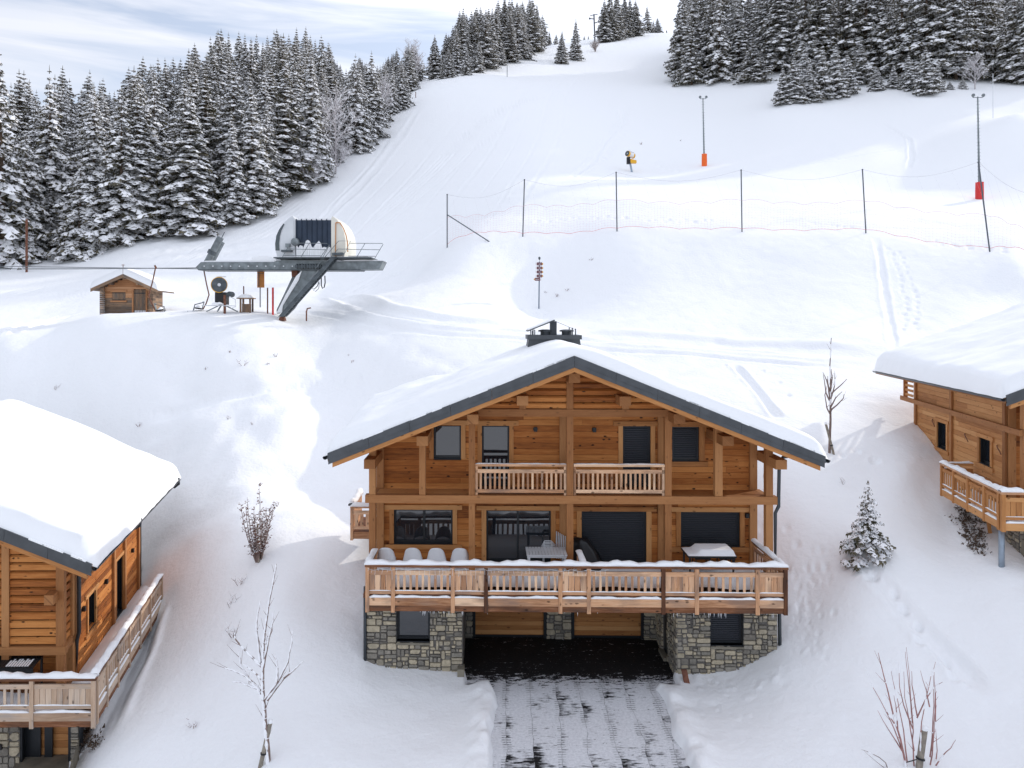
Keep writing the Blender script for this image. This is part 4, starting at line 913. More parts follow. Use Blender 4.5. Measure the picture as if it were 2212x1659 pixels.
# low slatted table, and two slatted garden chairs piled beside it
t = thing('garden_table', H.P(uu(1172, .3), .2, zDK), 'pale grey slatted garden table behind the deck rail, in front of the glass door', 'table')
u0, u1 = uu(1137, .1), uu(1225, .1); zt_ = zDK+.78; m_ = MB()
for k in range(13): c = u0+(u1-u0)*k/13; H.box(m_, c+.006, c+(u1-u0)/13-.006, -.05, .72, zt_-.03, zt_, 1)
m_.build('tabletop', M['pearl'], t); m_ = MB(); H.box(m_, u0+.02, u1-.02, .0, .05, zt_-.1, zt_-.032, 0); H.box(m_, u0+.02, u1-.02, .62, .67, zt_-.1, zt_-.032, 0); m_.build('frame', M['pearl'], t)
for i in (u0+.06, u1-.1):
    for j in (.0, .62): m_ = MB(); H.box(m_, i, i+.05, j, j+.05, zDK+.02, zt_-.101, 2); m_.build('leg', M['pearl'], t)
for n_, (px, vv, lab) in enumerate(((1198, .95, 'slatted garden chair with curved arms left of the centre post, behind the grey table'),)):
    u = uu(px, vv); t = thing('garden_chair', H.P(u, vv, zDK), lab, 'chair'); m_ = MB()
    for k in range(8): c = u+.05+k*.055; m_.tube([H.P(c, vv-.2, zDK+.42), H.P(c, vv+.1, zDK+.40), H.P(c+.02, vv+.16, zDK+.62), H.P(c+.03, vv+.2, zDK+1.14-.03*k)], .016, 5)
    m_.build('backrest', M['pearl'], t, smooth=True); m_ = MB()
    for k in range(5): m_.tube([H.P(u+.02, vv-.25+.05*k, zDK+.62+.04*k), H.P(u-.12, vv-.27+.05*k, zDK+.80+.03*k), H.P(u-.32, vv-.28+.05*k, zDK+.80+.03*k), H.P(u-.42, vv-.28+.05*k, zDK+.62+.03*k)], .014, 5)
    m_.build('arm', M['pearl'], t, smooth=True)
    for i in (-.35, .4):
        for j in (-.25, .15): m_ = MB(); m_.tube([H.P(u+i, vv+j, zDK+.02), H.P(u+i, vv+j, zDK+.62)], .016, 6); m_.build('leg', M['pearl'], t)
# covered barbecue
u = uu(1268, .7); t = thing('covered_barbecue', H.P(u, .7, zDK), 'barbecue under a black cover in front of the large shuttered door', 'barbecue'); P = []
for i in range(10):
    q_ = i/9; z = zDK+.02+1.0*q_; w_ = (.52-.30*q_**1.6); sh = .18*(q_)**2
    P.append([H.P(u-sh+w_*math.cos(a_)*(1+.12*math.sin(5*a_+q_*2)*(1-q_)), .7+.32*(1-.4*q_)*math.sin(a_)*(1+.1*math.sin(6*a_)), z+.05*math.sin(3*a_)*(q_ > .8)) for a_ in [2*math.pi*k/28 for k in range(28)]]+[H.P(u-sh+w_, .7, z)])
P.append([H.P(u-.18, .7, zDK+1.08)]*29); m_ = MB(); m_.grid(P); m_.build('cover', M['cover'], t, smooth=True)
# dark table with snow on it and two chairs behind
u = uu(1536, .3); t = thing('dining_table', H.P(u, .4, zDK), 'dark rectangular deck table with a slab of snow on top, right of the deck', 'table'); u0, u1 = uu(1484, .1), uu(1588, .1); m_ = MB(); H.box(m_, u0, u1, -.05, .78, zDK+.72, zDK+.77, 0); m_.build('tabletop', M['black_metal'], t)
s = MB(); nx, ny = 26, 14; P = []
for i in range(nx):
    row = []
    for j in range(ny):
        x = i/(nx-1); y = j/(ny-1); e = min(x, 1-x)*(u1-u0); e2 = min(y, 1-y)*.8; k = math.sqrt(max(0, 1-(1-min(1, e/.12))**2))*math.sqrt(max(0, 1-(1-min(1, e2/.12))**2)); th = .035+(.13 if x > .18 else 0)*min(1, max(0, (x-.18)/.1)); row.append(H.P(u0+.01+(u1-u0-.02)*x, -.04+.81*y, zDK+.772+th*k))
    P.append(row)
s.grid(P); s.build('table_snow', M['roof_snow'], t, smooth=True)
for i in (u0+.05, u1-.1):
    for j in (.02, .68): m_ = MB(); H.box(m_, i, i+.05, j, j+.05, zDK+.02, zDK+.719, 2); m_.build('leg', M['black_metal'], t)
for k, px in enumerate((1512, 1565)):
    u = uu(px, 1.0); t = thing('deck_chair', H.P(u, 1.0, zDK), ['dark metal chair behind the snowy table, on its left', 'dark metal chair behind the snowy table, on its right'][k], 'chair', 'dark metal chairs behind the deck table'); m_ = MB(); m_.tube([H.P(u-.24, 1.1, zDK+.45), H.P(u-.24, 1.12, zDK+.86), H.P(u-.18, 1.12, zDK+.93), H.P(u+.18, 1.12, zDK+.93), H.P(u+.24, 1.12, zDK+.86), H.P(u+.24, 1.1, zDK+.45)], .018, 6)
    for q_ in (.82, .75, .68): m_.tube([H.P(u-.23, 1.12, zDK+q_), H.P(u+.23, 1.12, zDK+q_)], .014, 5)
    m_.build('backrest', M['black_metal'], t); m_ = MB(); H.box(m_, u-.24, u+.24, .68, 1.1, zDK+.43, zDK+.46, 0); m_.build('seat', M['black_metal'], t)
    for i in (-.22, .2):
        for j in (.7, 1.06): m_ = MB(); H.box(m_, u+i, u+i+.025, j, j+.025, zDK+.02, zDK+.43, 2); m_.build('leg', M['black_metal'], t)
# ================================================================ the chalet at the left edge
H = FL; uu = H.u; A, B, DK, RF = .0, 1.05, -1.1, -1.0
CL = thing('chalet', H.P(-5, 0, -13), 'larch chalet cut off by the left edge, with thick snow roof and walkway deck', 'chalet', 'chalets on the snowy slope')
uR, zER = H.uz(198, 1219, RF); uC = uR-7.1; uL = uC-7.1; zAp = zER+.40*7.1; zEL = zER
und = lambda u: zAp-abs(u-uC)*.40-.30
def clipL(z): t = (zAp-.30-z)/.40; return (uC-t, uC+t)
zRt_ = H.z(200, 1463, DK); zDK = zRt_-1.04; wr = uu(166, B); wl = wr-12.2; uA = 0.0
zb_t, zb_b = H.z(100, 1397.5, A), H.z(100, 1415, A); VB = 7.9
roof(H, CL, uL, uR, uC, RF, 10.1, zAp, zEL, zER, snowT=(.55, .60), drift=0, seed=5)
a, zt = H.uz(-60, 1422, B); b, zb = H.uz(107, 1562-130, B); 
oL = (uu(-50, B), uu(107, B), H.z(50, 1399+0, B)-1.35, H.z(50, 1399, B)-.0)
oL = (uu(-50, B), uu(107, B), H.z(50, 1400, B), H.z(50, 1323, B))
mb = MB(); boards(mb, H, B, .22, wl, wr, zDK, und(uC)-.05, [oL], clipL); mb.build('front_wall', M['wood'], CL)
window(H, CL, *oL, B, 'shutter', trim=(.14, .14, .14, .14), nm='shuttered_window')
SF = H.side(wr)
def ops(px0, py0, px1, py1): a, zt = SF.uz(px0, py0, 0); b, _ = SF.uz(px1, py1, 0); zb = SF.z(px0, py1, 0); return a, b, zb, zt
w1 = (SF.u(189, 0), SF.u(205, 0), SF.z(189, 1366, 0), SF.z(189, 1290, 0)); d1 = (SF.u(250, 0), SF.u(264.5, 0), zDK+.1, SF.z(250, 1213, 0))
mb = MB(); boards(mb, SF, 0, .22, B+.23, VB, zDK, und(wr)-.02, [w1, d1]); mb.build('side_wall', M['wood'], CL)
window(SF, CL, *w1, 0, 'glass', trim=(.1, .1, .12, .1), depth=.16); window(SF, CL, *d1, 0, 'glass', trim=(.12, .12, .12, 0), door=True, depth=.16)
for px in (243.5, 267, 297): u = SF.u(px, 0); post(SF, CL, u-.08, u+.08, -.09, -.003, zDK, und(wr)-.02, nm='post')
for px, py in ((178, 1315), (227, 1256), (284, 1189)): u, z = SF.uz(px, py, 0); wall_lamp(SF, CL, u, z, 0)
q = MB(); H.box(q, wl, wr-.23, VB-.3, VB, zDK-2.5, und(wr)-.1, 0); H.box(q, wr-.22, wr-.01, B+.23, VB-.01, zDK-3, zDK-.003, 1); q.build('back_wall', M['concrete'], CL)
# frame at the corner
for p0, p1 in ((3, 19), (120.5, 138)):
    u0, u1 = uu(p0, A), uu(p1, A); post(H, CL, u0, u1, A, A+.2, zDK, zb_b-.003); post(H, CL, u0, u1, A, A+.2, zb_t+.003, und(u1)-.02)
beam(H, CL, wl, uu(141, A), A-.02, A+.22, zb_b, zb_t); beam(H, CL, uu(126, A), uu(138, A), A+.222, VB*.14, zb_b, zb_t, L=1)
post(H, CL, wr-.22, wr+.02, B-.14, B-.003, zDK, und(wr)-.05, nm='corner_post')
post(H, CL, uu(138, A)-.2, uu(138, A), B-.35, B-.16, zDK, und(0)-.02)
lv = MB(); z = zb_t+.06
while z < und(-.3)-.1:
    a, b = clipL(z+.15); b = min(b-.08, uu(120, A))
    if b-uu(19, A) > .1: lv.hexa([[[H.P(u, v_, z_) for z_ in (zz, zz+.15)] for v_, zz in ((A+.05, z), (A+.1, z+.04))] for u in (uu(19.3, A), b)], 0)
    a, b = wl, uu(3, A)-.01; a = max(a, clipL(z+.15)[0]); lv.hexa([[[H.P(u, v_, z_) for z_ in (zz, zz+.15)] for v_, zz in ((A+.05, z), (A+.1, z+.04))] for u in (a, b)], 0)
    s0 = uu(138, A)-.1; lv.hexa([[[H.P(s0+dx, v_, z_) for z_ in (z, z+.15)] for dx in (0, .04)] for v_ in (A+.21, B-.36)], 0)
    z += .235
lv.build('balcony_louvres', M['wood'], CL)
fl = MB(); H.box(fl, wl, uu(138, A)-.02, A+.224, B-.003, zb_t-.02, zb_t+.02, 0); fl.build('balcony_floor', M['wood_trim'], CL)
u, z = H.uz(105, 1300-3, -.35); z = min(z, und(u)-.16); q = MB(); H.box(q, u-.13, u+.13, -.35, B-.02, z-.14, z+.14, 1); q.build('purlin', M['timber'], CL)
# deck and walkway
zLow = H.z(207, 1569, DK); bR = uu(207, DK); vE = SF.u(322, 0)+.9
S2 = H.side(bR-.06); vE = S2.u(349, 0)
railing(H, CL, bR-5.2, bR, DK, zRt_, [(bR-5.1, 'w'), (uu(-95, DK), 'b'), (uu(69, DK), 'w'), (bR-.06, '')], zLow, mats=('deck_pale', 'deck_dark'))
railing(S2, CL, DK+.13, vE, 0, zRt_, [(DK+.2, 'w')]+[(S2.u(p, 0), 'b') for p in (229, 253, 278, 301, 323)]+[(vE-.06, '')], zLow, mats=('deck_pale', 'deck_dark'))
fl = MB(); H.box(fl, wl, bR-.1, DK+.06, B-.003, zDK-.12, zDK, 0); H.box(fl, wr+.003, bR-.1, B, vE, zDK-.12, zDK, 0); fl.build('deck_floor', M['deck_dark'], CL)
vs = np.linspace(DK+.1, VB, 50); us = np.linspace(wr+.02, bR-.13, 12); V, U = np.meshgrid(vs, us, indexing='ij')
Z = zDK+.02+.20*sstep(0, .5, U-wr+.1)*(1+.5*vnoise(U, V, 1.1, 12)); mb = MB(); mb.grid([[H.P(U[i, j], V[i, j], Z[i, j]) for j in range(12)] for i in range(50)]); mb.build('deck_snow', M['roof_snow'], CL, smooth=True)
mb = MB(); us = np.linspace(wl, wr+.1, 40); vs = np.linspace(DK+.1, A-.02, 6); mb.grid([[H.P(u, v, zDK+.09+.05*math.sin(u*2+v)) for v in vs] for u in us]); mb.build('deck_snow', M['roof_snow'], CL, smooth=True)
# downpipes
z = zER-.2; x = wr+.1; pipe(CL, [H.P(uR+.05, -.6, z), H.P(uR-.2, -.6, z-.08), H.P(x+.1, B-.3, z-.2), H.P(x, B-.1, z-.45), H.P(x, B-.1, zb_t), H.P(x-.06, B-.1, zb_b), H.P(x-.06, B-.1, zDK+.12)], .055)
pipe(CL, [H.P(wr+.06, VB+.05, und(wr)+.1), H.P(wr+.06, VB+.05, zDK)], .055)
q = MB(); q.tube([H.P(uR+.1, 3.6, zER-.05), H.P(uR+.05, 3.7, zER-.3), H.P(uR-.15, 3.8, zER-.42), H.P(uR-.6, 3.9, zER-.4)], .06, 8); q.build('downpipe', M['pipe'], CL, smooth=True); q = MB(); q.tube([H.P(uR+.1, 9.6, zER+.0), H.P(uR+.12, 9.6, zER-.25), H.P(uR-.05, 9.6, zER-.38), H.P(uR-.5, 9.6, zER-.36)], .06, 8); q.build('downpipe', M['pipe'], CL, smooth=True)
# basement with the entrance
zG = -13.4; vS = .1; r = uu(171, vS)
dr = (uu(42, vS), uu(152, vS), -12.75, zDK-.3)
mb = MB(); stones(mb, H, vS, r-6.5, r, zG, zDK-.15, [(dr[0], dr[1], zG, zDK-.1)], lo=.16, hi=.5); mb.build('stone_wall', [M['stone'], M['mortar']], CL)
q = MB(); H.box(q, dr[0], dr[0]+.5, .35, .42, -12.7, zDK-.2, 2); H.box(q, dr[0]+.62, dr[0]+.85, .33, .40, -12.7, zDK-.2, 2); H.box(q, dr[1]-.08, dr[1], vS+.04, .5, -12.75, zDK-.2, 2); H.box(q, dr[0]-.0, dr[0]+.06, vS+.04, .5, -12.75, zDK-.2, 2); q.build('entrance_frame', M['black_metal'], CL)
q = MB(); boards(q, H, .45, .06, dr[0], dr[1]-.08, -12.7, zDK-.2, pitch=.2); q.build('entrance_door', M['wood_trim'], CL)
q = MB(); H.box(q, dr[0]-.1, dr[1]+.05, vS-.5, .5, -13.0, -12.72, 0); q.build('entrance_step', M['concrete'], CL)
wall_lamp(H, CL, uu(2, vS), H.z(2, 1611, vS), vS)
q = MB(); q.hexa([[[H.P(u, v, z) for z in (-13.6, zt)] for v in (-.6, vS-.005)] for u, zt in ((uu(160, -.3), -12.9), (uu(171, -.3)+.0, -12.0))], 0)
q = MB(); p = [H.P(uu(156, -.05), -.05, -12.9), H.P(r+.05, -.05, -11.95), H.P(r+.05, -.05, -13.6), H.P(uu(156, -.05), -.05, -13.6)]
q.prism(p, H.V*-1.6+Vector((0, 0, -.75))); q.build('ramp_wall', M['concrete'], CL)
pipe(CL, [H.P(r+.06, vS-.02, zDK-.2), H.P(r+.06, vS-.02, -12.2)], .06, 'black_metal')
# slatted table on its deck
t = thing('garden_table', H.P(uu(40, -.3), -.2, zDK), 'black slatted table with a dusting of snow on the left chalet deck', 'table'); u0, u1 = uu(-40, -.4), uu(73, -.4); m_ = MB(); zt_ = zDK+1.0
for k in range(20): c = u0+(u1-u0)*k/20; H.box(m_, c+.008, c+(u1-u0)/20-.008, -.45, .3, zt_-.03, zt_, 1)
m_.build('tabletop', M['black_metal'], t); m_ = MB(); H.box(m_, u0, u1, -.47, -.44, zt_-.16, zt_-.02, 0); m_.build('apron', M['black_metal'], t)
s = MB()
for k in range(9, 18): c = u0+(u1-u0)*k/20; H.box(s, c+.01, c+(u1-u0)/20-.012, -.40, rnd.uniform(-.1, .05), zt_+.001, zt_+.012, 1)
s.build('table_snow', M['roof_snow'], t)
for i in (u0+.05, u1-.08):
    for j in (-.44, .24): m_ = MB(); H.box(m_, i, i+.06, j, j+.06, zDK+.05, zt_-.031, 2); m_.build('leg', M['black_metal'], t)
# ================================================================ the chalet at the right edge
H = FRt; uu = H.u; A, B, DK, RF = .0, 1.05, -1.1, -1.0
CR = thing('chalet', H.P(5, 0, -8), 'larch chalet at the right edge with orange side railing and pale pipe under its deck', 'chalet', 'chalets on the snowy slope')
uL, zEL = H.uz(2174, 854, RF); uC = uL+7.1; uR = uC+7.1; zAp = zEL+.40*7.1; und = lambda u: zAp-abs(u-uC)*.40-.30
def clipL(z): t = (zAp-.30-z)/.40; return (uC-t, uC+t)
zRt_ = H.z(2165, 1062, DK); zDK = zRt_-1.04; wl = uu(2209, A)+.02; wr = wl+12.2; VB = 9.0
roof(H, CR, uL, uR, uC, RF, 11.2, zAp, zEL, zEL, snowT=(.50, .45), drift=.15, seed=9)
RO = [(wl+1.6, wl+3.4, zDK+.85, zDK+2.1), (wl+4.2, wl+6.2, zDK+.08, zDK+2.2), (wl+7.0, wl+9.0, zDK+.08, zDK+2.2), (wl+9.8, wl+11.4, zDK+.85, zDK+2.1), (wl+3.3, wl+4.2, zDK+3.0, zDK+5.0), (wl+7.6, wl+8.5, zDK+3.0, zDK+5.0)]
mb = MB(); boards(mb, H, B, .22, wl, wr, zDK, und(uC)-.05, RO, clipL); mb.build('front_wall', M['wood'], CR)
for i_, o_ in enumerate(RO): window(H, CR, *o_, B, 'shutter' if i_ % 2 else 'glass', trim=(.14, .14, .14, 0 if i_ in (1, 2, 4, 5) else .14), nm='shuttered_window' if i_ % 2 else 'window')
for du in (4.0, 6.1, 8.2, 12.0): post(H, CR, wl+du-.1, wl+du+.1, A, A+.2, zDK, zDK+2.45)
SL = Fr(H.P(wl, 0, 0), (H.V.x, H.V.y), (H.U.x, H.U.y))
wins = [(SL.u(2141, 0), SL.u(2117, 0), SL.z(2129, 1003, 0), SL.z(2129, 948, 0)), (SL.u(2045.5, 0), SL.u(2025.6, 0), SL.z(2035, 968, 0), SL.z(2035, 913, 0))]
mb = MB(); boards(mb, SL, 0, .22, B+.23, VB, zDK-.6, und(wl)-.02, wins); mb.build('side_wall', M['wood_trim'], CR)
for w_ in wins: window(SL, CR, *w_, 0, 'glass', trim=(.13, .13, .14, .14), wing=.08, depth=.17)
for px in (2173, 2057, 1979.5): u = SL.u(px, 0); post(SL, CR, u-.09, u+.09, -.08, -.003, zDK-.6, und(wl)-.02)
zb_t, zb_b = SL.z(2208, 928, 0), SL.z(2208, 941, 0); beam(SL, CR, -.1, SL.u(1952, 0), -.16, -.083, zb_b, zb_t)
q = MB(); H.box(q, wl, wr, VB-.3, VB, zDK-1.5, und(wl)-.1, 0); q.build('back_wall', M['wood'], CR)
# back balcony with louvres, post and front frame
u9 = SL.u(1956, 0); q = MB(); z = zb_t+.05
while z < und(wl)-.15: SL.box(q, VB+.02, u9, -.06, -.03, z, z+.11, 0); z += .21
SL.box(q, u9-.12, u9, -.1, .06, zb_b, und(wl)-.02, 2); q.build('balcony_louvres', M['wood_trim'], CR)
post(H, CR, wl-.0, wl+.2, A, A+.2, zDK, zb_b-.003); post(H, CR, wl, wl+.2, A, A+.2, zb_t+.003, und(wl)-.02); post(H, CR, wl+.01, wl+.24, B-.14, B-.003, zDK, und(wl)-.05, nm='corner_post')
beam(H, CR, wl-.1, wr, A-.02, A+.22, zb_b, zb_t-.002); q = MB(); z = zb_t+.06
while z < und(wl)+1.4:
    a_ = max(wl+.21, clipL(z+.15)[0]+.05)
    q.hexa([[[H.P(u, v_, z_) for z_ in (zz, zz+.14)] for v_, zz in ((A+.05, z), (A+.1, z+.04))] for u in (a_, wl+2.2)], 0); z += .225
q.build('balcony_louvres', M['wood'], CR)
post(H, CR, wl+.5, wl+.7, A-.0, A+.2, zb_t+.003, und(wl+.5)-.1)
# wires left hanging for lamps
for px, py in ((2013, 906), (2083, 937), (2152, 962)):
    u, z = SL.uz(px, py, -.03); q = MB(); q.tube([SL.P(u, -.01, z), SL.P(u-.25, -.12, z-.02), SL.P(u-.5, -.16, z-.12), SL.P(u-.6, -.16, z-.2)], .018, 5); q.build('loose_cable', M['rust'], CR)
# deck
zLow = H.z(2165, 1146, DK); a = uu(2162, DK); S3 = Fr(H.P(a+.06, 0, 0), (H.V.x, H.V.y), (H.U.x, H.U.y)); vE = S3.u(2034, 0)
railing(H, CR, a, a+14.2, DK, zRt_, [(a+.06, 'w'), (a+1.7, 'b'), (a+3.8, 'w'), (a+5.3, 'b'), (a+8.3, 'w'), (a+9.8, 'b'), (a+12.6, 'w'), (a+14.1, '')], zLow, mats=('wood_trim', 'deck'))
railing(S3, CR, DK+.13, vE, 0, zRt_, [(DK+.2, 'b')]+[(S3.u(p, 0), k) for p, k in ((2128, 'b'), (2092.5, 'b'), (2061.5, 'b'))]+[(vE-.06, '')], zLow, mats=('wood_trim', 'deck'))
q = MB(); H.box(q, a+.15, wl-.09, vE-.12, vE, zRt_-.1, zRt_, 0); H.box(q, a+.15, wl-.09, vE-.1, vE-.05, zRt_-.35, zRt_-.2, 0); o = q.build('side_railing', M['wood_trim'], CR)
s = MB(); snow_strip(s, H.P(a+.15, vE-.06, zRt_), H.P(wl-.09, vE-.06, zRt_), .14, .05); s.build('rail_snow', M['roof_snow'], o, smooth=True)
fl = MB(); H.box(fl, a+.1, wl+12.7, DK+.06, B-.003, zDK-.12, zDK, 0); H.box(fl, a+.1, wl-.003, B, vE-.1, zDK-.12, zDK, 0); fl.build('deck_floor', M['deck'], CR)
mb = MB(); mb.grid([[H.P(u, v, zDK+.1+.04*math.sin(u*3+v*2)) for v in np.linspace(DK+.1, vE-.15, 20)] for u in np.linspace(a+.1, wl-.1, 6)]); mb.build('deck_snow', M['roof_snow'], CR, smooth=True)
# basement
SB = Fr(H.P(wl-.12, 0, 0), (H.V.x, H.V.y), (H.U.x, H.U.y)); o1 = (1.0, 2.0, zDK-1.75, zDK-.2)
mb = MB(); stones(mb, SB, 0, .0, 6.5, zDK-3.2, zDK-.13, [o1], lo=.16, hi=.5); mb.build('stone_wall', [M['stone'], M['mortar']], CR)
mb = MB(); stones(mb, H, -.05, wl-.12, wr, zDK-3.2, zDK-.13, lo=.2, hi=.6); mb.build('stone_wall', [M['stone'], M['mortar']], CR)
q = MB(); SB.box(q, o1[0]-.1, o1[1]+.1, .36, .5, zDK-1.9, zDK-.14, 2); q.build('opening_back', M['black_metal'], CR)
q = MB(); bar(q, SB.P(1.9, -.1, zDK-.25), SB.P(1.1, -.25, zDK-1.75), .1); q.build('wooden_prop', M['wood_trim'], CR)
pp, _ = H.uz(2163.5, 1180, DK+.55); pipe(CR, [H.P(pp, DK+.55, zDK-.2), H.P(pp, DK+.55, H.z(2163, 1232, DK+.55))], .085, 'pale_pipe')
q = MB(); H.box(q, wl-.1, wl+4, -1.2, -.06, zDK-3.2, H.z(2190, 1175, -.6), 0); q.build('concrete_footing', M['concrete'], CR)
bb = MB(); h0 = SL.u(1972, 0)
pipe(CR, [SL.P(h0+.3, -.25, SL.z(1975, 956, 0)), SL.P(h0+.3, -.25, SL.z(1975, 990, 0))], .09, 'rust', 'duct_stub')
# ================================================================ chairlift top station on the knoll
DL = 50.0
def q5(x, y, D=DL): return at(576+.1389*x, 460.8+.1389*y, D)
def ext(mb, pts, D0, D1, conv=q5, mi=0):
    """outline in the x-z plane given thickness in depth"""
    p = [conv(x, y) for x, y in pts]; p = [Vector((v.x, D0, v.z)) for v in p]; mb.prism(p, (0, D1-D0, 0), mi)
g0 = q5(300, 1560); ST = thing('lift_station', (g0.x, DL, g0.z), 'grey steel chairlift drive station on slanted legs with dark blue panels, on the knoll', 'lift station')
mb = MB(); ext(mb, [(-1035, 850), (-955, 770), (160, 768), (300, 735), (1300, 760), (1845, 752), (1780, 880), (1050, 886), (-990, 886)], DL-.7, DL+.7)
# stiffener ribs and lower lip
MAIN = mb.build('main_beam', M['galv'], ST)
mb = MB(); ext(mb, [(-1000, 884), (1500, 884), (1480, 897), (-985, 897)], DL-.8, DL+.8); mb.build('rail_lip', M['galv_dark'], ST)
for k in range(11): mb = MB(); x = -900+k*135; p = q5(x, 835); mb.lathe((p.x, DL-.72, p.z), [(.05, 0), (.05, -.04)], (0, 1, 0), 8); mb.build('guide_roller', M['pearl'], ST)
def leg(pts, D0, D1, nm='leg', mat='galv'): m_ = MB(); ext(m_, pts, D0, D1); return m_.build(nm, M[mat], ST)
leg([(400, 895), (500, 895), (500, 970), (195, 1510), (120, 1560), (118, 1500), (335, 1040)], DL+.5, DL+1.1)
leg([(560, 898), (830, 898), (740, 1000), (430, 1480), (320, 1590), (285, 1540), (300, 1440), (510, 1080)], DL-.6, DL+.2)
m_ = MB(); ext(m_, [(505, 985), (590, 905), (540, 1050), (395, 1280), (300, 1440), (285, 1548), (205, 1548), (335, 1290)], DL-.70, DL-.62); m_.build('leg_snow', M['roof_snow'], ST)
m_ = MB(); ext(m_, [(405, 890), (500, 890), (500, 960), (410, 990)], DL-.3, DL+.4); m_.build('bracket', M['rust'], ST)
m_ = MB(); a_, b_ = q5(1135, 705), q5(330, 1610); m_.hexa([[[Vector((p.x+i*.17, DL-1.6+j*.12, p.z)) for i in (-1, 1)] for j in (0, 1)] for p in (a_, b_)], 0)
m_.hexa([[[Vector((p.x+i*.17, DL-.9+j*.12, p.z)) for i in (-1, 1)] for j in (0, 1)] for p in (a_, b_)], 0)
for k in range(22): p = a_.lerp(b_, (k+.5)/22); m_.hexa([[[Vector((p.x+x, y, p.z+z)) for z in (-.015, .015)] for y in (DL-1.48, DL-.9)] for x in (-.15, .12)], 0)
m_.build('access_ladder', M['galv_dark'], ST)
# walkway grating
mb = MB(); ext(mb, [(205, 706), (1690, 706), (1690, 722), (205, 722)], DL-1.35, DL+1.0); WK = mb.build('walkway', M['galv_dark'], ST)
mb = MB(); ext(mb, [(240, 696), (1640, 698), (1640, 705), (240, 705)], DL-1.3, DL-1.06); mb.build('walkway_snow', M['roof_snow'], ST)
mb = MB(); ext(mb, [(1180, 758), (1250, 738), (1500, 733), (1700, 735), (1840, 749), (1840, 753), (1180, 757)], DL-.65, DL+.65); ext(mb, [(-940, 767), (-900, 748), (-500, 745), (-200, 740), (-180, 700), (-60, 676), (60, 676), (150, 700), (205, 745), (160, 766)], DL-.6, DL+.6); mb.build('beam_snow', M['roof_snow'], ST)
# housing: two rounded end caps and a ribbed sheet between
capL = [(235, 690), (212, 600), (207, 500), (225, 375), (265, 285), (330, 190), (400, 118), (465, 70), (514, 125), (514, 690)]
m_ = MB(); ext(m_, capL, DL-1.0, DL+2.4); cL = m_.build('housing_cap', M['pearl'], ST)
m_ = MB(); ext(m_, [(212, 600), (207, 500), (225, 375), (265, 285), (330, 190), (350, 200), (305, 290), (280, 380), (268, 500), (275, 600)], DL-1.03, DL-1.005); m_.build('curved_window', M['glass'], cL)
m_ = MB(); ext(m_, [(300, 600), (285, 500), (300, 380), (350, 250), (415, 150), (490, 135), (498, 600)], DL-1.06, DL-1.03); m_.build('hatch', M['pearl'], cL)
capR = [(1060, 690), (1060, 110), (1080, 75), (1150, 130), (1205, 205), (1250, 310), (1275, 430), (1278, 540), (1262, 690)]
m_ = MB(); ext(m_, capR, DL-1.0, DL+2.4); cR = m_.build('housing_cap', M['cream'], ST)
m_ = MB(); m_.tube([q5(x, y, DL-1.05) for x, y in ((1075, 145), (1140, 145), (1195, 235), (1235, 340), (1255, 440), (1262, 600))], .035, 6); m_.tube([q5(x, y, DL-1.05) for x, y in ((1075, 145), (1070, 690))], .03, 6); m_.build('cap_frame', M['orange_board'], cR)
m_ = MB(); ext(m_, [(515, 135), (1059, 135), (1059, 690), (515, 690)], DL-.9, DL+2.3); sh = m_.build('housing_sheet', M['navy'], ST)
m_ = MB()
for k in range(8): x = 520+k*77; ext(m_, [(x, 118), (x+10, 118), (x+10, 690), (x, 690)], DL-.99, DL-.9)
m_.build('sheet_ribs', M['navy'], sh)
m_ = MB(); ext(m_, [(520, 118), (560, 100), (660, 98), (800, 105), (1000, 112), (1055, 120), (1055, 134), (520, 134)], DL-.85, DL+2.2); m_.build('housing_snow', M['roof_snow'], sh)
m_ = MB()
tops = [(530, 480), (560, 560), (590, 520), (625, 530), (640, 560), (680, 455), (705, 440), (735, 455), (765, 540), (790, 560), (815, 520), (850, 480), (875, 455), (905, 490), (925, 560), (960, 545), (1000, 560), (1040, 545), (1056, 560)]
for (xa, ya), (xb, yb) in zip(tops[:-1], tops[1:]): ext(m_, [(xa, ya), (xb-3, yb), (xb-3, 695), (xa, 695)], DL-1.03-rnd.random()*.04, DL-.98)
m_.build('stuck_snow', M['roof_snow'], sh)
m_ = MB(); p = q5(430, 440, DL-1.3); m_.lathe(p, [(.2, 0), (.26, .05), (.28, .3)], (0, 1, 0), 16); ext(m_, [(380, 500), (445, 500), (445, 555), (380, 555)], DL-1.3, DL-1.06); m_.build('drive_motor', M['galv'], ST)
m_ = MB(); ext(m_, [(330, 600), (480, 600), (480, 630), (330, 630)], DL-1.5, DL-1.1); ext(m_, [(1095, 645), (1265, 640), (1260, 680), (1100, 682)], DL-1.5, DL-1.1); m_.build('step_box', M['galv_dark'], ST)
m_ = MB(); Rr_ = .022
def rl(pts, D): m_.tube([q5(x, y, D) for x, y in pts], Rr_, 5, cap=False)
for D in (DL-1.33,):
    rl([(240, 690), (370, 462)], D); rl([(370, 462), (930, 468), (975, 490), (825, 700)], D); rl([(520, 702), (665, 466)], D); rl([(320, 553), (915, 567)], D); rl([(255, 657), (840, 660)], D)
    rl([(1175, 700), (1305, 430), (1120, 430), (755, 860)], D); rl([(1390, 702), (1530, 468)], D); rl([(1680, 702), (1812, 482), (1800, 468), (1300, 465)], D); rl([(1250, 560), (1760, 567)], D); rl([(1270, 665), (1690, 668)], D); rl([(1260, 557), (1110, 555), (830, 880)], D); rl([(980, 490), (790, 830)], D)
m_.build('handrail', M['galv'], ST)
m_ = MB()
for k in range(9): x = 520+k*42; ext(m_, [(x, 800), (x+16, 800), (x+16, 870), (x, 870)], DL-.95, DL-.72)
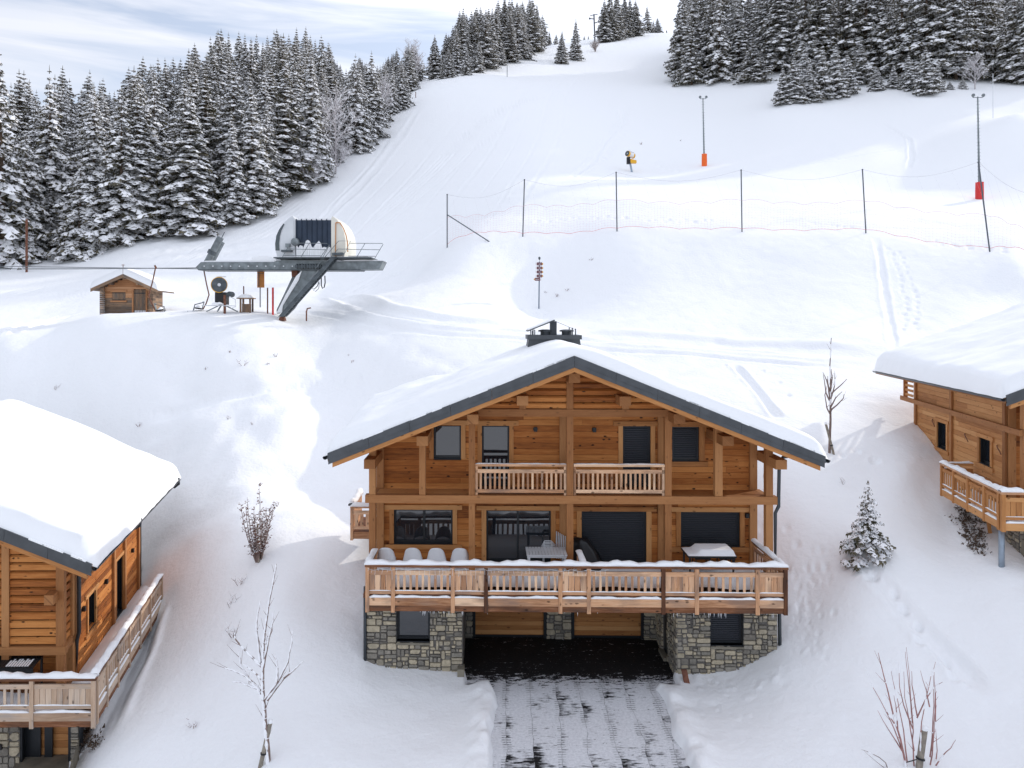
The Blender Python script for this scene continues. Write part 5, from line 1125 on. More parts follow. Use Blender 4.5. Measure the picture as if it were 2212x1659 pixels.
ext(m_, [(500, 815), (900, 815), (900, 862), (500, 862)], DL-.9, DL-.75); m_.build('hydraulic_block', M['galv_dark'], ST)
m_ = MB(); m_.tube([q5(x, y, DL-.6) for x, y in ((850, 960), (850, 1120), (870, 1170), (895, 1150), (910, 1080), (905, 970))], .04, 6); m_.tube([q5(x, y, DL-.5) for x, y in ((815, 1060), (790, 1130), (740, 1180), (700, 1160), (685, 1090), (680, 1070))], .03, 6); m_.tube([q5(x, y, DL-.45) for x, y in ((820, 1080), (810, 1170), (760, 1215), (720, 1190))], .02, 6); m_.build('hoses', M['black'], ST)
# tension cylinder standing on the beam's left end
def z5(x, y, D=DL): return at(172.8+.3125*x, 432+.3125*y, D)
m_ = MB(); m_.tube([z5(878, 436), z5(972, 258)], .24, 12); m_.tube([z5(912, 432, DL+.3), z5(985, 290, DL+.3)], .17, 10); cy = m_.build('tension_cylinder', M['galv'], ST, smooth=False)
m_ = MB(); m_.tube([z5(905, 375), z5(918, 350)], .29, 12); m_.tube([z5(980, 262), z5(1000, 222)], .03, 5); m_.build('cylinder_collar', M['galv_dark'], cy)
m_ = MB(); p = q5(270, 1600); m_.lathe((q5(310, 1610).x, DL-.9, g0.z-.5), [(.28, 0), (.22, .25), (.05, .3)], seg=8); m_.build('foot', M['rust'], ST)
# cable with two hanging chairs
p0, p1 = at(-700, 566, 52), z5(832, 469); m_ = MB(); m_.tube([p0.lerp(p1, t)-Vector((0, 0, .25*math.sin(math.pi*t))) for t in [k/24 for k in range(25)]], .035, 6); m_.tube([(p0+Vector((0, 1.5, .1))).lerp(p1+Vector((0, 1.2, .0)), t) for t in (0, .5, 1)], .03, 6)
CB = m_.build('lift_cable', M['cable'], None, origin=p1); tag(CB, 'thin grey haul cable running from the left edge to the lift station', 'cable')
def z3(x, y, D=DL): return at(184.3+.151*x, 564.5+.151*y, D)
def lift_chair(pts, lab, flip):
    t = thing('lift_chair', tuple(z3(*pts[0])), lab, 'lift chair', 'lift chairs hanging on the cable'); m_ = MB(); m_.tube([z3(*p) for p in pts], .045, 8); m_.tube([z3(pts[0][0], pts[0][1], DL)+Vector((0, -.1, .12)), z3(pts[0][0], pts[0][1], DL)+Vector((0, .1, -.05))], .07, 6); m_.build('hanger', M['rust'], t)
    e = z3(*pts[-1]); s = 1 if flip else -1
    # bench for two, seen from the end: seat slab, back bars, safety bar with footrest
    def V3(x, y, z): return Vector((x-.42*y*.7, y*.7, z))
    m_ = MB(); c = e+Vector((.1*s, 0, 0)); m_.hexa([[[c+V3(x*s, y, z+x*.15) for z in (0, .09)] for y in (-.75, .75)] for x in (-.05, .45)], 0); m_.build('seat', M['black'], t)
    m_ = MB(); m_.tube([c+V3(.5*s, y, .05) for y in (-.75, .75)], .03, 6)
    for y in (-.7, 0, .7): m_.tube([c+V3(-.05*s, y, .05), c+V3(-.2*s, y, .55)], .025, 5)
    for z in (.3, .55): m_.tube([c+V3(-.12*s-.0, y, z) for y in (-.72, .72)], .025, 5)
    m_.build('backrest', M['galv'], t)
    m_ = MB()
    for y in (-.7, .7): m_.tube([c+V3(-.15*s, y, .5), c+V3(.45*s, y, .35), c+V3(.62*s, y, -.25), c+V3(.95*s, y, -.12)], .022, 5)
    m_.tube([c+V3(.95*s, y, -.12) for y in (-.7, .7)], .022, 5); m_.build('safety_bar', M['galv_dark'], t)
    m_ = MB(); P = [[c+V3((.02+.45*i/5)*s, -.7+1.4*j/7, .1+.22*math.sin(math.pi*i/5)*math.sin(math.pi*j/7)+.0) for j in range(8)] for i in range(6)]; m_.grid(P); m_.build('seat_snow', M['roof_snow'], t, smooth=True)
lift_chair([(1005, 88), (960, 300), (905, 490), (960, 620), (1010, 715)], 'snow-covered lift chair hanging in front of the wooden hut', True)
lift_chair([(1692, 108), (1735, 330), (1770, 478), (1730, 600), (1680, 690)], 'lift chair hanging at the end of the station beam, beside the snow cannon', False)
# ---------------------------------------------------------------- wooden hut
HD = 54.0
HT = thing('wooden_hut', tuple(z3(540, 740, HD)), 'small weathered wooden hut with snowy gable roof at the end of the knoll', 'hut')
HFr = Fr((z3(0, 0, HD).x, HD), (1, 0), (-.14, .99)); hx = lambda x: z3(x, 0, HD).x-z3(0, 0, HD).x; hz = lambda y: z3(0, y, HD).z
za, zl = hz(185), hz(395); ua, ul, ur = hx(540), hx(75), hx(1030); zr_ = hz(412)
def hclip(z):
    t = (za-.12-z)/((za-zl)/(ua-ul)); return ua-t, ua+t
win = (hx(335), hx(530), hz(558), hz(438)); dor = (hx(650), hx(822), hz(735), hz(412)); zb = hz(800); zmid = hz(520)
mb = MB(); boards(mb, HFr, .6, .15, hx(232), hx(872), zb, zmid, [win, dor], None, pitch=.16); mb.build('lower_wall', M['old_wood'], HT)
mb = MB(); boards(mb, HFr, .6, .15, hx(232), hx(872), zmid, za-.15, [win, dor], hclip, pitch=.17); mb.build('upper_wall', M['old_warm'], HT)
for u0, nm in ((hx(176), 'log_corner'), (hx(885), 'log_corner')):
    mb = MB(); z = zb
    while z < zl+.1: HFr.box(mb, u0, u0+hx(60)-hx(0), .35, .9, z+.01, z+.15, 1); z += .16
    mb.build(nm, M['old_wood'], HT)
mb = MB(); HFr.box(mb, hx(232), hx(872), .76, 3.6, zb, zl+.2, 1); mb.build('hut_body', M['old_wood'], HT)
mb = MB(); n = 2
for k in range(2): a_ = win[0]+(win[1]-win[0])*k/2; HFr.box(mb, a_+.01, a_+(win[1]-win[0])/2-.01, .62, .68, win[2], win[3], 2)
ws = mb.build('window_shutter', M['old_wood'], HT); mb = MB()
for y in (445, 548): HFr.box(mb, win[0]+.03, win[1]-.03, .60, .619, hz(y)-.04, hz(y)+.02, 0)
mb.build('hinge', M['black_metal'], ws); mb = MB(); HFr.box(mb, win[0]-.1, win[1]+.1, .5, .62, win[2]-.12, win[2], 0); HFr.box(mb, win[0]-.1, win[1]+.1, .54, .6, win[3], win[3]+.18, 0); mb.build('window_frame', M['old_warm'], HT)
mb = MB()
for k in range(6): a_ = dor[0]+(dor[1]-dor[0])*k/6; HFr.box(mb, a_+.008, a_+(dor[1]-dor[0])/6-.008, .62, .68, dor[2]-.3, dor[3]+.12*math.sin(math.pi*(k+.5)/6), 2)
dd = mb.build('door', M['old_wood'], HT); mb = MB(); HFr.box(mb, dor[0], dor[1], .60, .619, hz(452)-.03, hz(452)+.03, 0); mb.build('hinge', M['black_metal'], dd)
mb = MB(); HFr.box(mb, dor[0]-.13, dor[0]-.01, .55, .66, dor[2]-.3, dor[3], 2); HFr.box(mb, dor[1]+.01, dor[1]+.13, .55, .66, dor[2]-.3, dor[3], 2); HFr.box(mb, dor[0]-.13, dor[1]+.13, .55, .66, dor[3]+.12, dor[3]+.24, 0); mb.build('door_frame', M['old_warm'], HT)
mb = MB()
for k in range(7): HFr.box(mb, hx(668+k*23), hx(668+k*23)+.07, .55, .6, hz(728), hz(702), 2)
mb.build('white_pegs', M['white'], HT)
for s, (ux, zx) in ((-1, (ul, zl)), (1, (ur, zr_))):
    mb = MB(); mb.hexa([[[HFr.P(u, v, z+k) for k in (-.12, 0)] for v in (.02, 3.9)] for u, z in ((ux, zx), (ua, za))], 0); rf = mb.build('roof', M['old_wood'], HT)
    mb = MB(); mb.hexa([[[HFr.P(u, v, z+k) for k in (-.22, .03)] for v in (-.03, .015)] for u, z in ((ux, zx), (ua, za))], 0); mb.build('barge_board', M['old_wood'], rf)
nu, nv = 40, 14; P = []
for i in range(nu):
    row = []; u = ul-.06+(ur-ul+.12)*i/(nu-1)
    for j in range(nv):
        v = -.02+3.95*max(0, j-1)/(nv-2); b_ = (zl+(u-ul)*(za-zl)/(ua-ul)) if u < ua else za-(u-ua)*(za-zr_)/(ur-ua); e = min(u-ul+.06, ur+.06-u, ); e2 = min(v+.02, 3.93-v)
        k = math.sqrt(max(0, 1-(1-min(1, e/.35))**2))*(0 if j in (0, nv-1) else 1); row.append(HFr.P(u, v, b_+.01+.54*k*(1 if abs(u-ua) > .5 else .93)))
    P.append(row)
mb = MB(); mb.grid(P); mb.build('roof_snow', M['roof_snow'], HT, smooth=True)
for x in (355, 540, 735): mb = MB(); HFr.box(mb, hx(x)-.08, hx(x)+.08, .05, .6, (za-abs(hx(x)-ua)*(za-zl)/(ua-ul))-.34, (za-abs(hx(x)-ua)*(za-zl)/(ua-ul))-.16, 1); mb.build('purlin', M['old_wood'], HT)
mb = MB(); mb.tube([HFr.P(ua, .0, za), HFr.P(ua, .0, za+.75)], .025, 5); mb.tube([HFr.P(ua-.12, .0, za+.7), HFr.P(ua+.12, .0, za+.7)], .02, 5); mb.build('finial', M['rust'], HT)
# ---------------------------------------------------------------- snow cannons
def cannon(c, ax, r, L, lab, base_z, mats, foot='tripod'):
    t = thing('snow_cannon', (c.x, c.y, base_z), lab, 'snow cannon', 'snow cannons'); ax = Vector(ax).normalized()
    m_ = MB(); m_.lathe(c, [(r*.94, 0), (r, .02), (r, .12), (r*.86, L*.35), (r*.84, L*.8), (r*.95, L), (r*.5, L)], ax, 24); m_.build('barrel', M[mats[0]], t, smooth=True)
    m_ = MB(); m_.lathe(c-ax*.02, [(r*.93, 0), (r*.80, .01), (r*.78, .06), (r*.93, .06)], ax, 24); m_.build('nozzle_ring', M[mats[1]], t)
    m_ = MB(); m_.lathe(c+ax*.05, [(.001, 0), (r*.9, .0), (r*.9, .02)], ax, 24); m_.build('fan_back', M['black'], t)
    a = ax.orthogonal().normalized(); b = ax.cross(a); m_ = MB()
    for k in range(10):
        w0 = 2*math.pi*k/10; P = []
        for i in range(5):
            q_ = .22+.66*i/4; w1 = w0+.35*i/4; P.append([c-ax*.01+(a*math.cos(w1-d)+b*math.sin(w1-d))*r*q_+ax*(.03*j) for j, d in ((0, .10), (1, -.03))])
        m_.grid(P)
    m_.lathe(c-ax*.03, [(.01, 0), (r*.2, .01), (r*.22, .06)], ax, 14); fn = m_.build('fan', M['pearl'], t); md = fn.modifiers.new('t', 'SOLIDIFY'); md.thickness = .012
    return t
c = z3(1915, 335, 48.6); gzb = gz(c.x, 49); C1 = cannon(c, (-.40, .91, -.02), .54, .8, 'snow cannon with yellow rim and snow on its fan blades, beside the lift station', gzb, ('yellow', 'galv_dark'))
m_ = MB(); m_.hexa([[[Vector((c.x+x, 48.8+y, z)) for z in (c.z-1.35, c.z-.5)] for y in (0, .7)] for x in (-.38, .32)], 0); m_.build('machine_body', M['black'], C1)
m_ = MB(); m_.tube([(c.x+.65, 48.7, c.z-.65), (c.x+.65, 49.2, c.z-.65)], .2, 12); m_.build('side_blower', M['galv_dark'], C1)
for dx, dy in ((-1.0, -.2), (.0, -.8), (1.1, -.1)): m_ = MB(); bar(m_, (c.x, 49.1, c.z-1.3), (c.x+dx, 49.1+dy, gzb+.05), .07); m_.build('leg', M['galv'], C1)
m_ = MB(); bar(m_, (c.x+.42, 48.5, c.z-.7), (c.x+.42, 48.5, gzb-.2), .13); m_.build('support_post', M['rust'], C1)
m_ = MB(); m_.tube([(c.x+.7, 48.6, c.z-.8), (c.x+1.1, 48.6, c.z-1.0), (c.x+1.12, 48.6, c.z-1.5), (c.x+.8, 48.6, c.z-1.62)], .025, 5); m_.tube([(c.x-1.1, 48.4, c.z-1.42), (c.x+1.15, 48.4, c.z-1.45)], .03, 5); m_.build('hose_frame', M['pearl'], C1)
s = MB(); snow_strip(s, (c.x-.45, 48.5, c.z-1.36), (c.x+.4, 48.5, c.z-1.36), .3, .12); snow_strip(s, (c.x-.3, 48.9, c.z+.55), (c.x+.3, 48.9, c.z+.55), .4, .06); s.build('snow_cap', M['roof_snow'], C1, smooth=True)
h = hit(1366, 372, 80); D = h.y; c = at(1355, 331.5, D); C2 = cannon(c, (.72, .66, -.12), .45, 1.55, 'yellow snow cannon on a steel post on the upper slope', h.z, ('yellow', 'galv_dark'))
e = c+Vector((.72, .66, -.12)).normalized()*.75; m_ = MB(); m_.lathe(e-Vector((.72, .66, -.12)).normalized()*.38, [(.41, 0), (.43, .05), (.43, .8), (.41, .85)], (.72, .66, -.12), 20); m_.build('white_sleeve', M['white'], C2)
m_ = MB(); m_.hexa([[[Vector((e.x-.1+x, e.y+y, e.z+z)) for z in (-1.45, -.4)] for y in (-.3, .3)] for x in (-.45, .05)], 0); m_.build('yoke', M['black'], C2)
m_ = MB(); m_.hexa([[[Vector((e.x+x, e.y+y, e.z+z)) for z in (-1.35, -.7-.25*(x > .3))] for y in (-.35, .35)] for x in (0, .95)], 0); m_.build('compressor_box', M['yellow'], C2)
m_ = MB(); m_.tube([Vector((e.x, e.y, e.z-1.4)), Vector((h.x, h.y, h.z-.3))], .16, 12); m_.build('post', M['pale_pipe'], C2)
s = MB(); snow_strip(s, c+Vector((.1, .1, .40)), c+Vector((1.0, .95, .28)), .6, .16); s.build('snow_cap', M['roof_snow'], C2, smooth=True)
# ---------------------------------------------------------------- floodlight masts
def mast(px, yb, yt, padt, pw, mat, lab, lean=0, dmin=60, lampw=12):
    h = hit(px, yb, dmin); D = h.y; top = at(px-lean, yt, D); t = thing('floodlight_mast', tuple(h), lab, 'floodlight mast', 'floodlight masts on the slope')
    m_ = MB(); m_.tube([h-Vector((0, 0, .5)), top], [.14, .075], 8); m_.build('pole', M['galv'], t)
    r = pw/2/F*D; zt_ = at(px, padt, D).z; m_ = MB(); m_.lathe(Vector((h.x, D, h.z-.2)), [(r*.9, 0), (r, .1), (r*1.02, (zt_-h.z)*.5), (r*.97, zt_-h.z+.1), (r*1.02, zt_-h.z+.2), (.1, zt_-h.z+.22)], seg=14); m_.build('safety_pad', M[mat], t)
    m_ = MB(); w_ = lampw/F*D; m_.tube([top+Vector((-w_*.6, 0, -.1)), top+Vector((w_*.6, 0, -.1))], .04, 5)
    m_.build('crossbar', M['galv_dark'], t)
    for s_ in (-1, 1): m_ = MB(); m_.lathe(top+Vector((s_*w_*.6, -.1, .15)), [(.06, .22), (.17, .1), (.22, -.04), (.20, -.05), (.01, 0)], (0, 1, .4), 12); m_.build('floodlight', M['galv'], t)
    n = int((top.z-zt_)/.42); m_ = MB()
    for k in range(n): z = zt_+.3+k*.42; x = h.x+(top.x-h.x)*((z-h.z)/(top.z-h.z)); m_.tube([(x-.22, D, z), (x+.22, D, z)], .014, 4, cap=False)
    m_.build('climbing_rungs', M['galv_dark'], t)
mast(1521.5, 358.5, 212, 333, 11.5, 'orange', 'tall floodlight mast with an orange pad at its foot', 3, 90, 11)
mast(2116, 429.5, 209, 394, 16, 'redpad', 'tall floodlight mast with a red pad at its foot, near the right edge', 4, 66, 18)
# ---------------------------------------------------------------- safety net on its posts
NP = [(966, 534, 420, 0), (1129, 510, 388, 4), (1333, 499, 372, -2), (1603, 500, 367, -2), (1871, 502.5, 366, -8), (2139.5, 543, 350, -26), (2300, 590, 420, -20)]
foot = [hit(p[0], p[1]+1, 44) for p in NP]; tops = [at(p[0]+p[3], p[2], f.y) for p, f in zip(NP, foot)]
whr = ['post at the left end of the net, with a diagonal brace', 'second net post from the left', 'third net post from the left, below the yellow snow cannon', 'net post below and right of the orange pad mast', 'net post right of the middle of the long net', 'leaning net post in front of the red pad mast', '']
for k, (f, tp) in enumerate(zip(foot, tops)):
    if k == 6: continue
    t = thing('net_post', tuple(f), 'slender dark steel '+whr[k], 'post', 'posts of the safety net'); m_ = MB(); m_.tube([f-Vector((0, 0, .4)), tp], .055, 8); m_.build('pole', M['post_steel'], t)
    if k == 0: m_ = MB(); g_ = hit(1057, 522, 50); m_.tube([f.lerp(tp, .62), g_], .05, 8); m_.build('brace', M['post_steel'], t)
    m_ = MB(); m_.lathe(tp, [(.07, -.05), (.07, .03), (.01, .05)], seg=8); m_.build('cap', M['post_steel'], t)
net = MB(); W_ = .007; spans = []
for k in range(len(foot)-1):
    a, b = foot[k], foot[k+1]; hN = 2.75; L = (b-a).length; n = int(L/.27); cols = []
    for i in range(n+1):
        s_ = i/n; p = a.lerp(b, s_); g_ = gz(p.x, p.y); lift = .55*min(1, 1) if k else .5
        z0_ = g_+.28+.14*abs(math.sin(s_*math.pi*4)); top = a.z+(b.z-a.z)*s_+hN+.25*abs(math.sin(s_*math.pi*4))-.35*math.sin(math.pi*s_)
        cols.append((Vector((p.x, p.y-.05, z0_)), Vector((p.x, p.y-.05, max(top, z0_+.8)))))
    for lo, hi in cols: net.face([lo+Vector((-W_/2, 0, 0)), lo+Vector((W_/2, 0, 0)), hi+Vector((W_/2, 0, 0)), hi+Vector((-W_/2, 0, 0))])
    m_rows = 11
    for r in range(m_rows+1):
        ww = W_ if r not in (0, m_rows) else .03
        for (l0, h0), (l1, h1) in zip(cols[:-1], cols[1:]):
            p, q_ = l0.lerp(h0, r/m_rows), l1.lerp(h1, r/m_rows); net.face([p-Vector((0, 0, ww/2)), q_-Vector((0, 0, ww/2)), q_+Vector((0, 0, ww/2)), p+Vector((0, 0, ww/2))], mi=1 if r == 0 else 0)
    spans.append((cols, k))
SN = net.build('safety_net', [M['net'], M['netrope']], None, origin=foot[0], fix=False); tag(SN, 'long pink safety net strung between the steel posts across the slope', 'safety net')
wr_ = MB()
for k in range(len(tops)-1):
    a, b = tops[k], tops[k+1]; P = [a.lerp(b, t)-Vector((0, 0, .9*math.sin(math.pi*t))) for t in [i/14 for i in range(15)]]; wr_.tube(P, .011, 4, cap=False)
    cols = spans[k][0]
    for i in range(1, 14, 2): c_ = cols[min(len(cols)-1, int(len(cols)*(i+.9)/14))][1]; wr_.tube([P[i], c_], .003, 3, cap=False)
WR = wr_.build('suspension_wires', M['wire'], SN, origin=foot[0])
# ---------------------------------------------------------------- signpost
h = hit(1164, 666, 50); D = h.y; t = thing('signpost', tuple(h), 'blue-grey signpost carrying five dark red arrow signs, uphill of the chimney', 'signpost'); s7 = lambda x, y: at(1129+.0833*x, 541.5+.0833*y, D)
m_ = MB(); m_.tube([h-Vector((0, 0, .3)), s7(435, 285)], .045, 10); m_.build('pole', M['blue_pole'], t)
m_ = MB(); m_.tube([s7(435, 285), s7(435, 240)], .012, 5); P = [s7(435, 155), s7(462, 172), s7(462, 205), s7(450, 235), s7(435, 245), s7(420, 235), s7(405, 205), s7(405, 172)]
m_.prism([p+Vector((0, -.04, 0)) for p in P], (0, .05, 0)); m_.build('shield', M['galv_dark'], t)
for k, (y0, y1, lft) in enumerate(((305, 385, 0), (412, 490, 0), (515, 592, 0), (620, 695, 0), (705, 780, 1))):
    x0, x1 = (335, 540) if not lft else (485, 280); sg = 1 if not lft else -1; ym = (y0+y1)/2
    P = [s7(x0+35*sg, y0), s7(x1-40*sg, y0), s7(x1-40*sg, y1), s7(x0+35*sg, y1)]
    m_ = MB(); m_.prism([p+Vector((0, -.07, 0)) for p in P], (0, .03, 0)); pl = m_.build('arrow_sign', M['signred'], t)
    m_ = MB(); m_.prism([p+Vector((0, -.07, 0)) for p in (s7(x1-40*sg, y0), s7(x1, ym), s7(x1-40*sg, y1))], (0, .03, 0)); m_.build('arrow_tip', M['signend'], pl)
    m_ = MB(); m_.prism([p+Vector((0, -.07, 0)) for p in (s7(x0, y0+3), s7(x0+34*sg, y0+3), s7(x0+34*sg, y1-3), s7(x0, y1-3))], (0, .03, 0)); m_.build('sign_plate', M['signwhite'], pl)
    m_ = MB(); rows_ = 2 if k < 2 else 1
    for r in range(rows_):
        yy = y0+(y1-y0)*(r+.5)/rows_; hh = 13 if rows_ == 2 else 18; x = min(x0, x1)+(75 if not lft else 50); xe = max(x0, x1)-60
        while x < xe: w_ = rnd.uniform(8, 16); p = [s7(x, yy-hh/2*rnd.uniform(.6, 1)), s7(min(xe, x+w_), yy-hh/2*rnd.uniform(.6, 1)), s7(min(xe, x+w_), yy+hh/2), s7(x, yy+hh/2)]; m_.prism([q_+Vector((0, -.075, 0)) for q_ in p], (0, .004, 0)); x += w_+4
    m_.build('lettering', M['signwhite'], pl)
# ---------------------------------------------------------------- small things round the station
def stick(px, y0, y1, r, mat, lab, nm='marker_post', cat='marker post', D=None, grp='marker posts round the lift station', xt=None):
    D = D or DL; b_ = at(px, y1, D); z_ = gz(b_.x, D); t_ = at(xt or px, y0, D); m_ = MB(); m_.tube([(b_.x, D, min(z_, b_.z)-.3), tuple(t_)], r, 8); m_.lathe(t_, [(r, 0), (r*.8, .03), (.002, .04)], seg=8); o = m_.build(nm, M[mat], None, origin=(b_.x, D, z_)); tag(o, lab, cat, grp); return o
stick(578, 622.6, 671, .05, 'rust', 'thin rusty marker post beside the orange board')
stick(589.5, 622, 677, .07, 'redpad', 'red marker post between the orange board and the station legs')
stick(526.5, 619, 640, .045, 'rust', 'rusty post standing behind the small snow-capped shelter box', D=51.5)
t = thing('information_board', tuple(at(562, 661, 51)), 'tall orange-brown board on a thin dark post under the station beam', 'sign board'); m_ = MB(); m_.tube([at(562, 664, 51), at(562, 584, 51)], .04, 8); m_.build('post', M['post_steel'], t)
m_ = MB(); a_, b_ = at(556, 584, 51), at(573, 621.5, 51); bar(m_, ((a_.x+b_.x)/2, 50.9, a_.z), ((a_.x+b_.x)/2, 50.9, b_.z), .5, .06); m_.build('board', M['orange_board'], t)
m_ = MB(); bar(m_, (a_.x-.0+.16, 50.85, a_.z), (a_.x+.16, 50.85, b_.z+.05), .04); bar(m_, (a_.x+.05, 50.84, a_.z-.25), (b_.x-.05, 50.84, a_.z-.25), .03); m_.build('stiffener', M['galv_dark'], t)
t = thing('shelter_box', tuple(at(531, 672, 49.5)), 'small wooden control shelter with a thick cap of snow left of the station legs', 'shelter box'); c = at(531, 672, 49.5); m_ = MB()
for x in (-.36, .3): 
    for y in (0, .5): m_.hexa([[[Vector((c.x+x+i*.1, 49.3+y+j*.1, c.z+z)) for z in (-.3, .85)] for j in (0, 1)] for i in (0, 1)], 2)
m_.hexa([[[Vector((c.x+x, 49.45+y, c.z+z)) for z in (-.3, .5)] for y in (0, .3)] for x in (-.25, .29)], 2); m_.build('box_frame', M['old_wood'], t)
m_ = MB(); m_.hexa([[[Vector((c.x+x, 49.1+y, c.z+z)) for z in (.85, .92)] for y in (0, 1.0)] for x in (-.5, .5)], 0); m_.build('roof', M['old_wood'], t)
s = MB(); P = [[Vector((c.x-.48+.96*i/9, 49.12+.95*j/7, c.z+.92+.30*math.sqrt(max(0, math.sin(math.pi*i/9)*math.sin(math.pi*j/7))))) for j in range(8)] for i in range(10)]; s.grid(P); s.build('roof_snow', M['roof_snow'], t, smooth=True)
p = at(662, 684, 48.5); m_ = MB(); m_.tube([p-Vector((0, 0, .3)), p+Vector((0, 0, .35)), p+Vector((.06, 0, .55)), p+Vector((.3, 0, .6))], .05, 6); o = m_.build('standpipe', M['rust'], None, origin=p); tag(o, 'short bent rusty standpipe sticking out of the snow right of the station legs', 'standpipe')
# far masts
h = at(1285, 74, 300); t = thing('lift_pylon', tuple(h), 'far lift pylon with two cable arms on the skyline', 'lift pylon'); m_ = MB(); m_.tube([h-Vector((0, 0, 3)), at(1283, 31, 300)], .30, 8); m_.build('mast', M['post_steel'], t)
m_ = MB(); m_.tube([at(1275, 34, 300), at(1283, 32, 300), at(1291, 31, 300)], .15, 6); m_.tube([at(1272, 40, 300), at(1284, 41, 300)], .2, 6); m_.tube([at(1284, 50, 300), at(1295, 46, 300)], .2, 6)
for x, y in ((1274, 40), (1293.5, 45)): m_.lathe(at(x, y, 300), [(.01, -.2), (.45, -.2), (.45, .2), (.01, .2)], (1, 0, 0), 10)
m_.build('cable_arm', M['post_steel'], t)
stick(1095.5, 143, 166, .09, 'galv', 'thin far pole standing at the edge of the piste below the upper spruces', D=hit(1095, 166, 120).y, grp='slender poles on the slope', nm='slope_pole', cat='pole')
stick(2145, 160, 253, .05, 'pearl', 'thin white pole above the shaded snow mound, near the right edge', D=122, grp='slender poles on the slope', nm='slope_pole', cat='pole')
stick(898, 199, 211, .08, 'rust', 'short far pole at the left border of the piste', D=hit(898, 211, 120).y, grp='slender poles on the slope', nm='slope_pole', cat='pole')
stick(57.5, 474, 579, .13, 'rust', 'brown wooden pole in front of the leftmost spruces', D=84, grp=None, nm='wooden_pole', cat='pole')
# ================================================================ trees
def spruce_mesh(seed, H=18.0, whorls=30, ratio=.19, nb=9, snow=.78, low=.05, cl=.60, droop=1.0, power=.85):
    r = random.Random(seed); mb = MB(); up = Vector((0, 0, 1))
    def clump(p0, p1, side, w, sn):
        m = (p0+p1)/2; d = (p1-p0)
        for s in (-1, 1):
            for t0 in (0.0, .5):
                a = p0+d*t0; b = p0+d*(t0+.5); c = p0+d*(t0+.25)+side*s*w*r.uniform(.7, 1.2)-up*w*r.uniform(.6, 1.1); mb.face([a, b, c+d*.12], mi=0)
        c = p1+d*.1-up*w*r.uniform(.6, 1.0)+side*r.uniform(-.4, .4)*w; mb.face([p0+d*.5, p1+side*w*.3, c], mi=0)
        if sn:
            h = w*.22; t = m+up*h*r.uniform(1.2, 2.0)+side*r.uniform(-.15, .15)*w; a0 = p0+up*h*.4; tip = p1+d*r.uniform(.1, .3)-up*w*r.uniform(.25, .75)
            k = r.uniform(.75, 1.12); l = m+d*.1+side*w*k-up*w*r.uniform(.35, .8); k = r.uniform(.75, 1.12); q = m+d*.1-side*w*k-up*w*r.uniform(.35, .8)
            l2 = p1+side*w*r.uniform(.4, .75)-up*w*r.uniform(.2, .6); q2 = p1-side*w*r.uniform(.4, .75)-up*w*r.uniform(.2, .6)
            for f in ((a0, t, l), (t, l2, l), (t, tip, l2), (a0, q, t), (t, q, q2), (t, q2, tip)): mb.face(f, mi=1)
    for k in range(whorls):
        f = low+(1-low)*(k/(whorls-1))**.92; z = f*H*.985; Rk = ratio*H*(1-f)**power*r.uniform(.8, 1.15)+.02*H*(1-f)+.03; n = max(4, int(nb*(.55+.6*(1-f)))); a0 = r.random()*6.28
        for j in range(n):
            a = a0+6.283*j/n+r.uniform(-.25, .25); L = Rk*r.uniform(.68, 1.12)*(1+.16*math.sin(a*2+seed)+.1*math.sin(z*1.3+a*3+seed)); d = Vector((math.cos(a), math.sin(a), 0)); s = Vector((-math.sin(a), math.cos(a), 0)); zz = z+r.uniform(-.9, .9)*H/whorls*(1-f**3)
            w = cl*(.26+.85*(1-f)**.7)*r.uniform(.8, 1.25); ns = max(1, int(L/(w*1.05)+.5)); pts = []
            for i in range(ns+1):
                t = i/ns; pts.append(d*L*t+up*(zz+L*(.10*t-.42*droop*t*t+.08*droop*t**4))+s*r.uniform(-.06, .06)*L*t)
            for i in range(ns):
                if ns > 2 and i == 0: 
                    mb.face([pts[0]+s*.04, pts[1], pts[0]-s*.04], mi=0); continue
                clump(pts[i], pts[i+1], s, w*(1-.3*(i/ns)), r.random() < snow)
                if i > 0 or ns == 1:   # side twigs
                    for sg in (-1, 1):
                        if r.random() < .75: q = pts[i]+(d*.5+s*sg*.9-up*.35*r.random())*w*1.1; clump(pts[i], q, (d-s*sg*.5).normalized(), w*.6, r.random() < snow)
    mb.tube([(0, 0, H*.97), (0, 0, H*1.02)], [.05, .01], 4, mi=0)
    me = mb
    return me
def tree_proto(nm, seed, H, **kw):
    r0 = thing(nm, (0, 0, 0), '', 'tree'); m_ = spruce_mesh(seed, H, **kw); c = m_.build('crown', [M['needles'], M['tree_snow']], r0, fix=False)
    t = MB(); t.tube([(0, 0, -1.2), (0, 0, H*.3), (0, 0, H*.93)], [H*.0135, H*.0105, .02], 7); t.build('trunk', M['bark'], r0); r0['H'] = H; return r0
TALL = [tree_proto('spruce', s, 18, whorls=w_, ratio=rt, nb=b_, snow=sn, power=pw, droop=dr_) for s, w_, rt, b_, sn, pw, dr_ in ((1, 30, .205, 9, .93, .85, 1), (2, 27, .225, 9, .9, .8, 1.1), (3, 32, .175, 8, .92, .9, .9), (4, 26, .215, 8, .86, .75, 1.25), (5, 30, .17, 8, .84, .95, 1.0), (6, 25, .245, 9, .95, .74, 1.3), (7, 29, .19, 8, .88, .66, 1.05), (8, 24, .2, 7, .9, 1.05, 1.4))]
YOUNG = [tree_proto('young_spruce', s, 6, whorls=16, ratio=rt, nb=10, snow=1.0, cl=.36, low=.03, droop=.75, power=.9) for s, rt in ((21, .27), (22, .24), (23, .30))]
used = {}
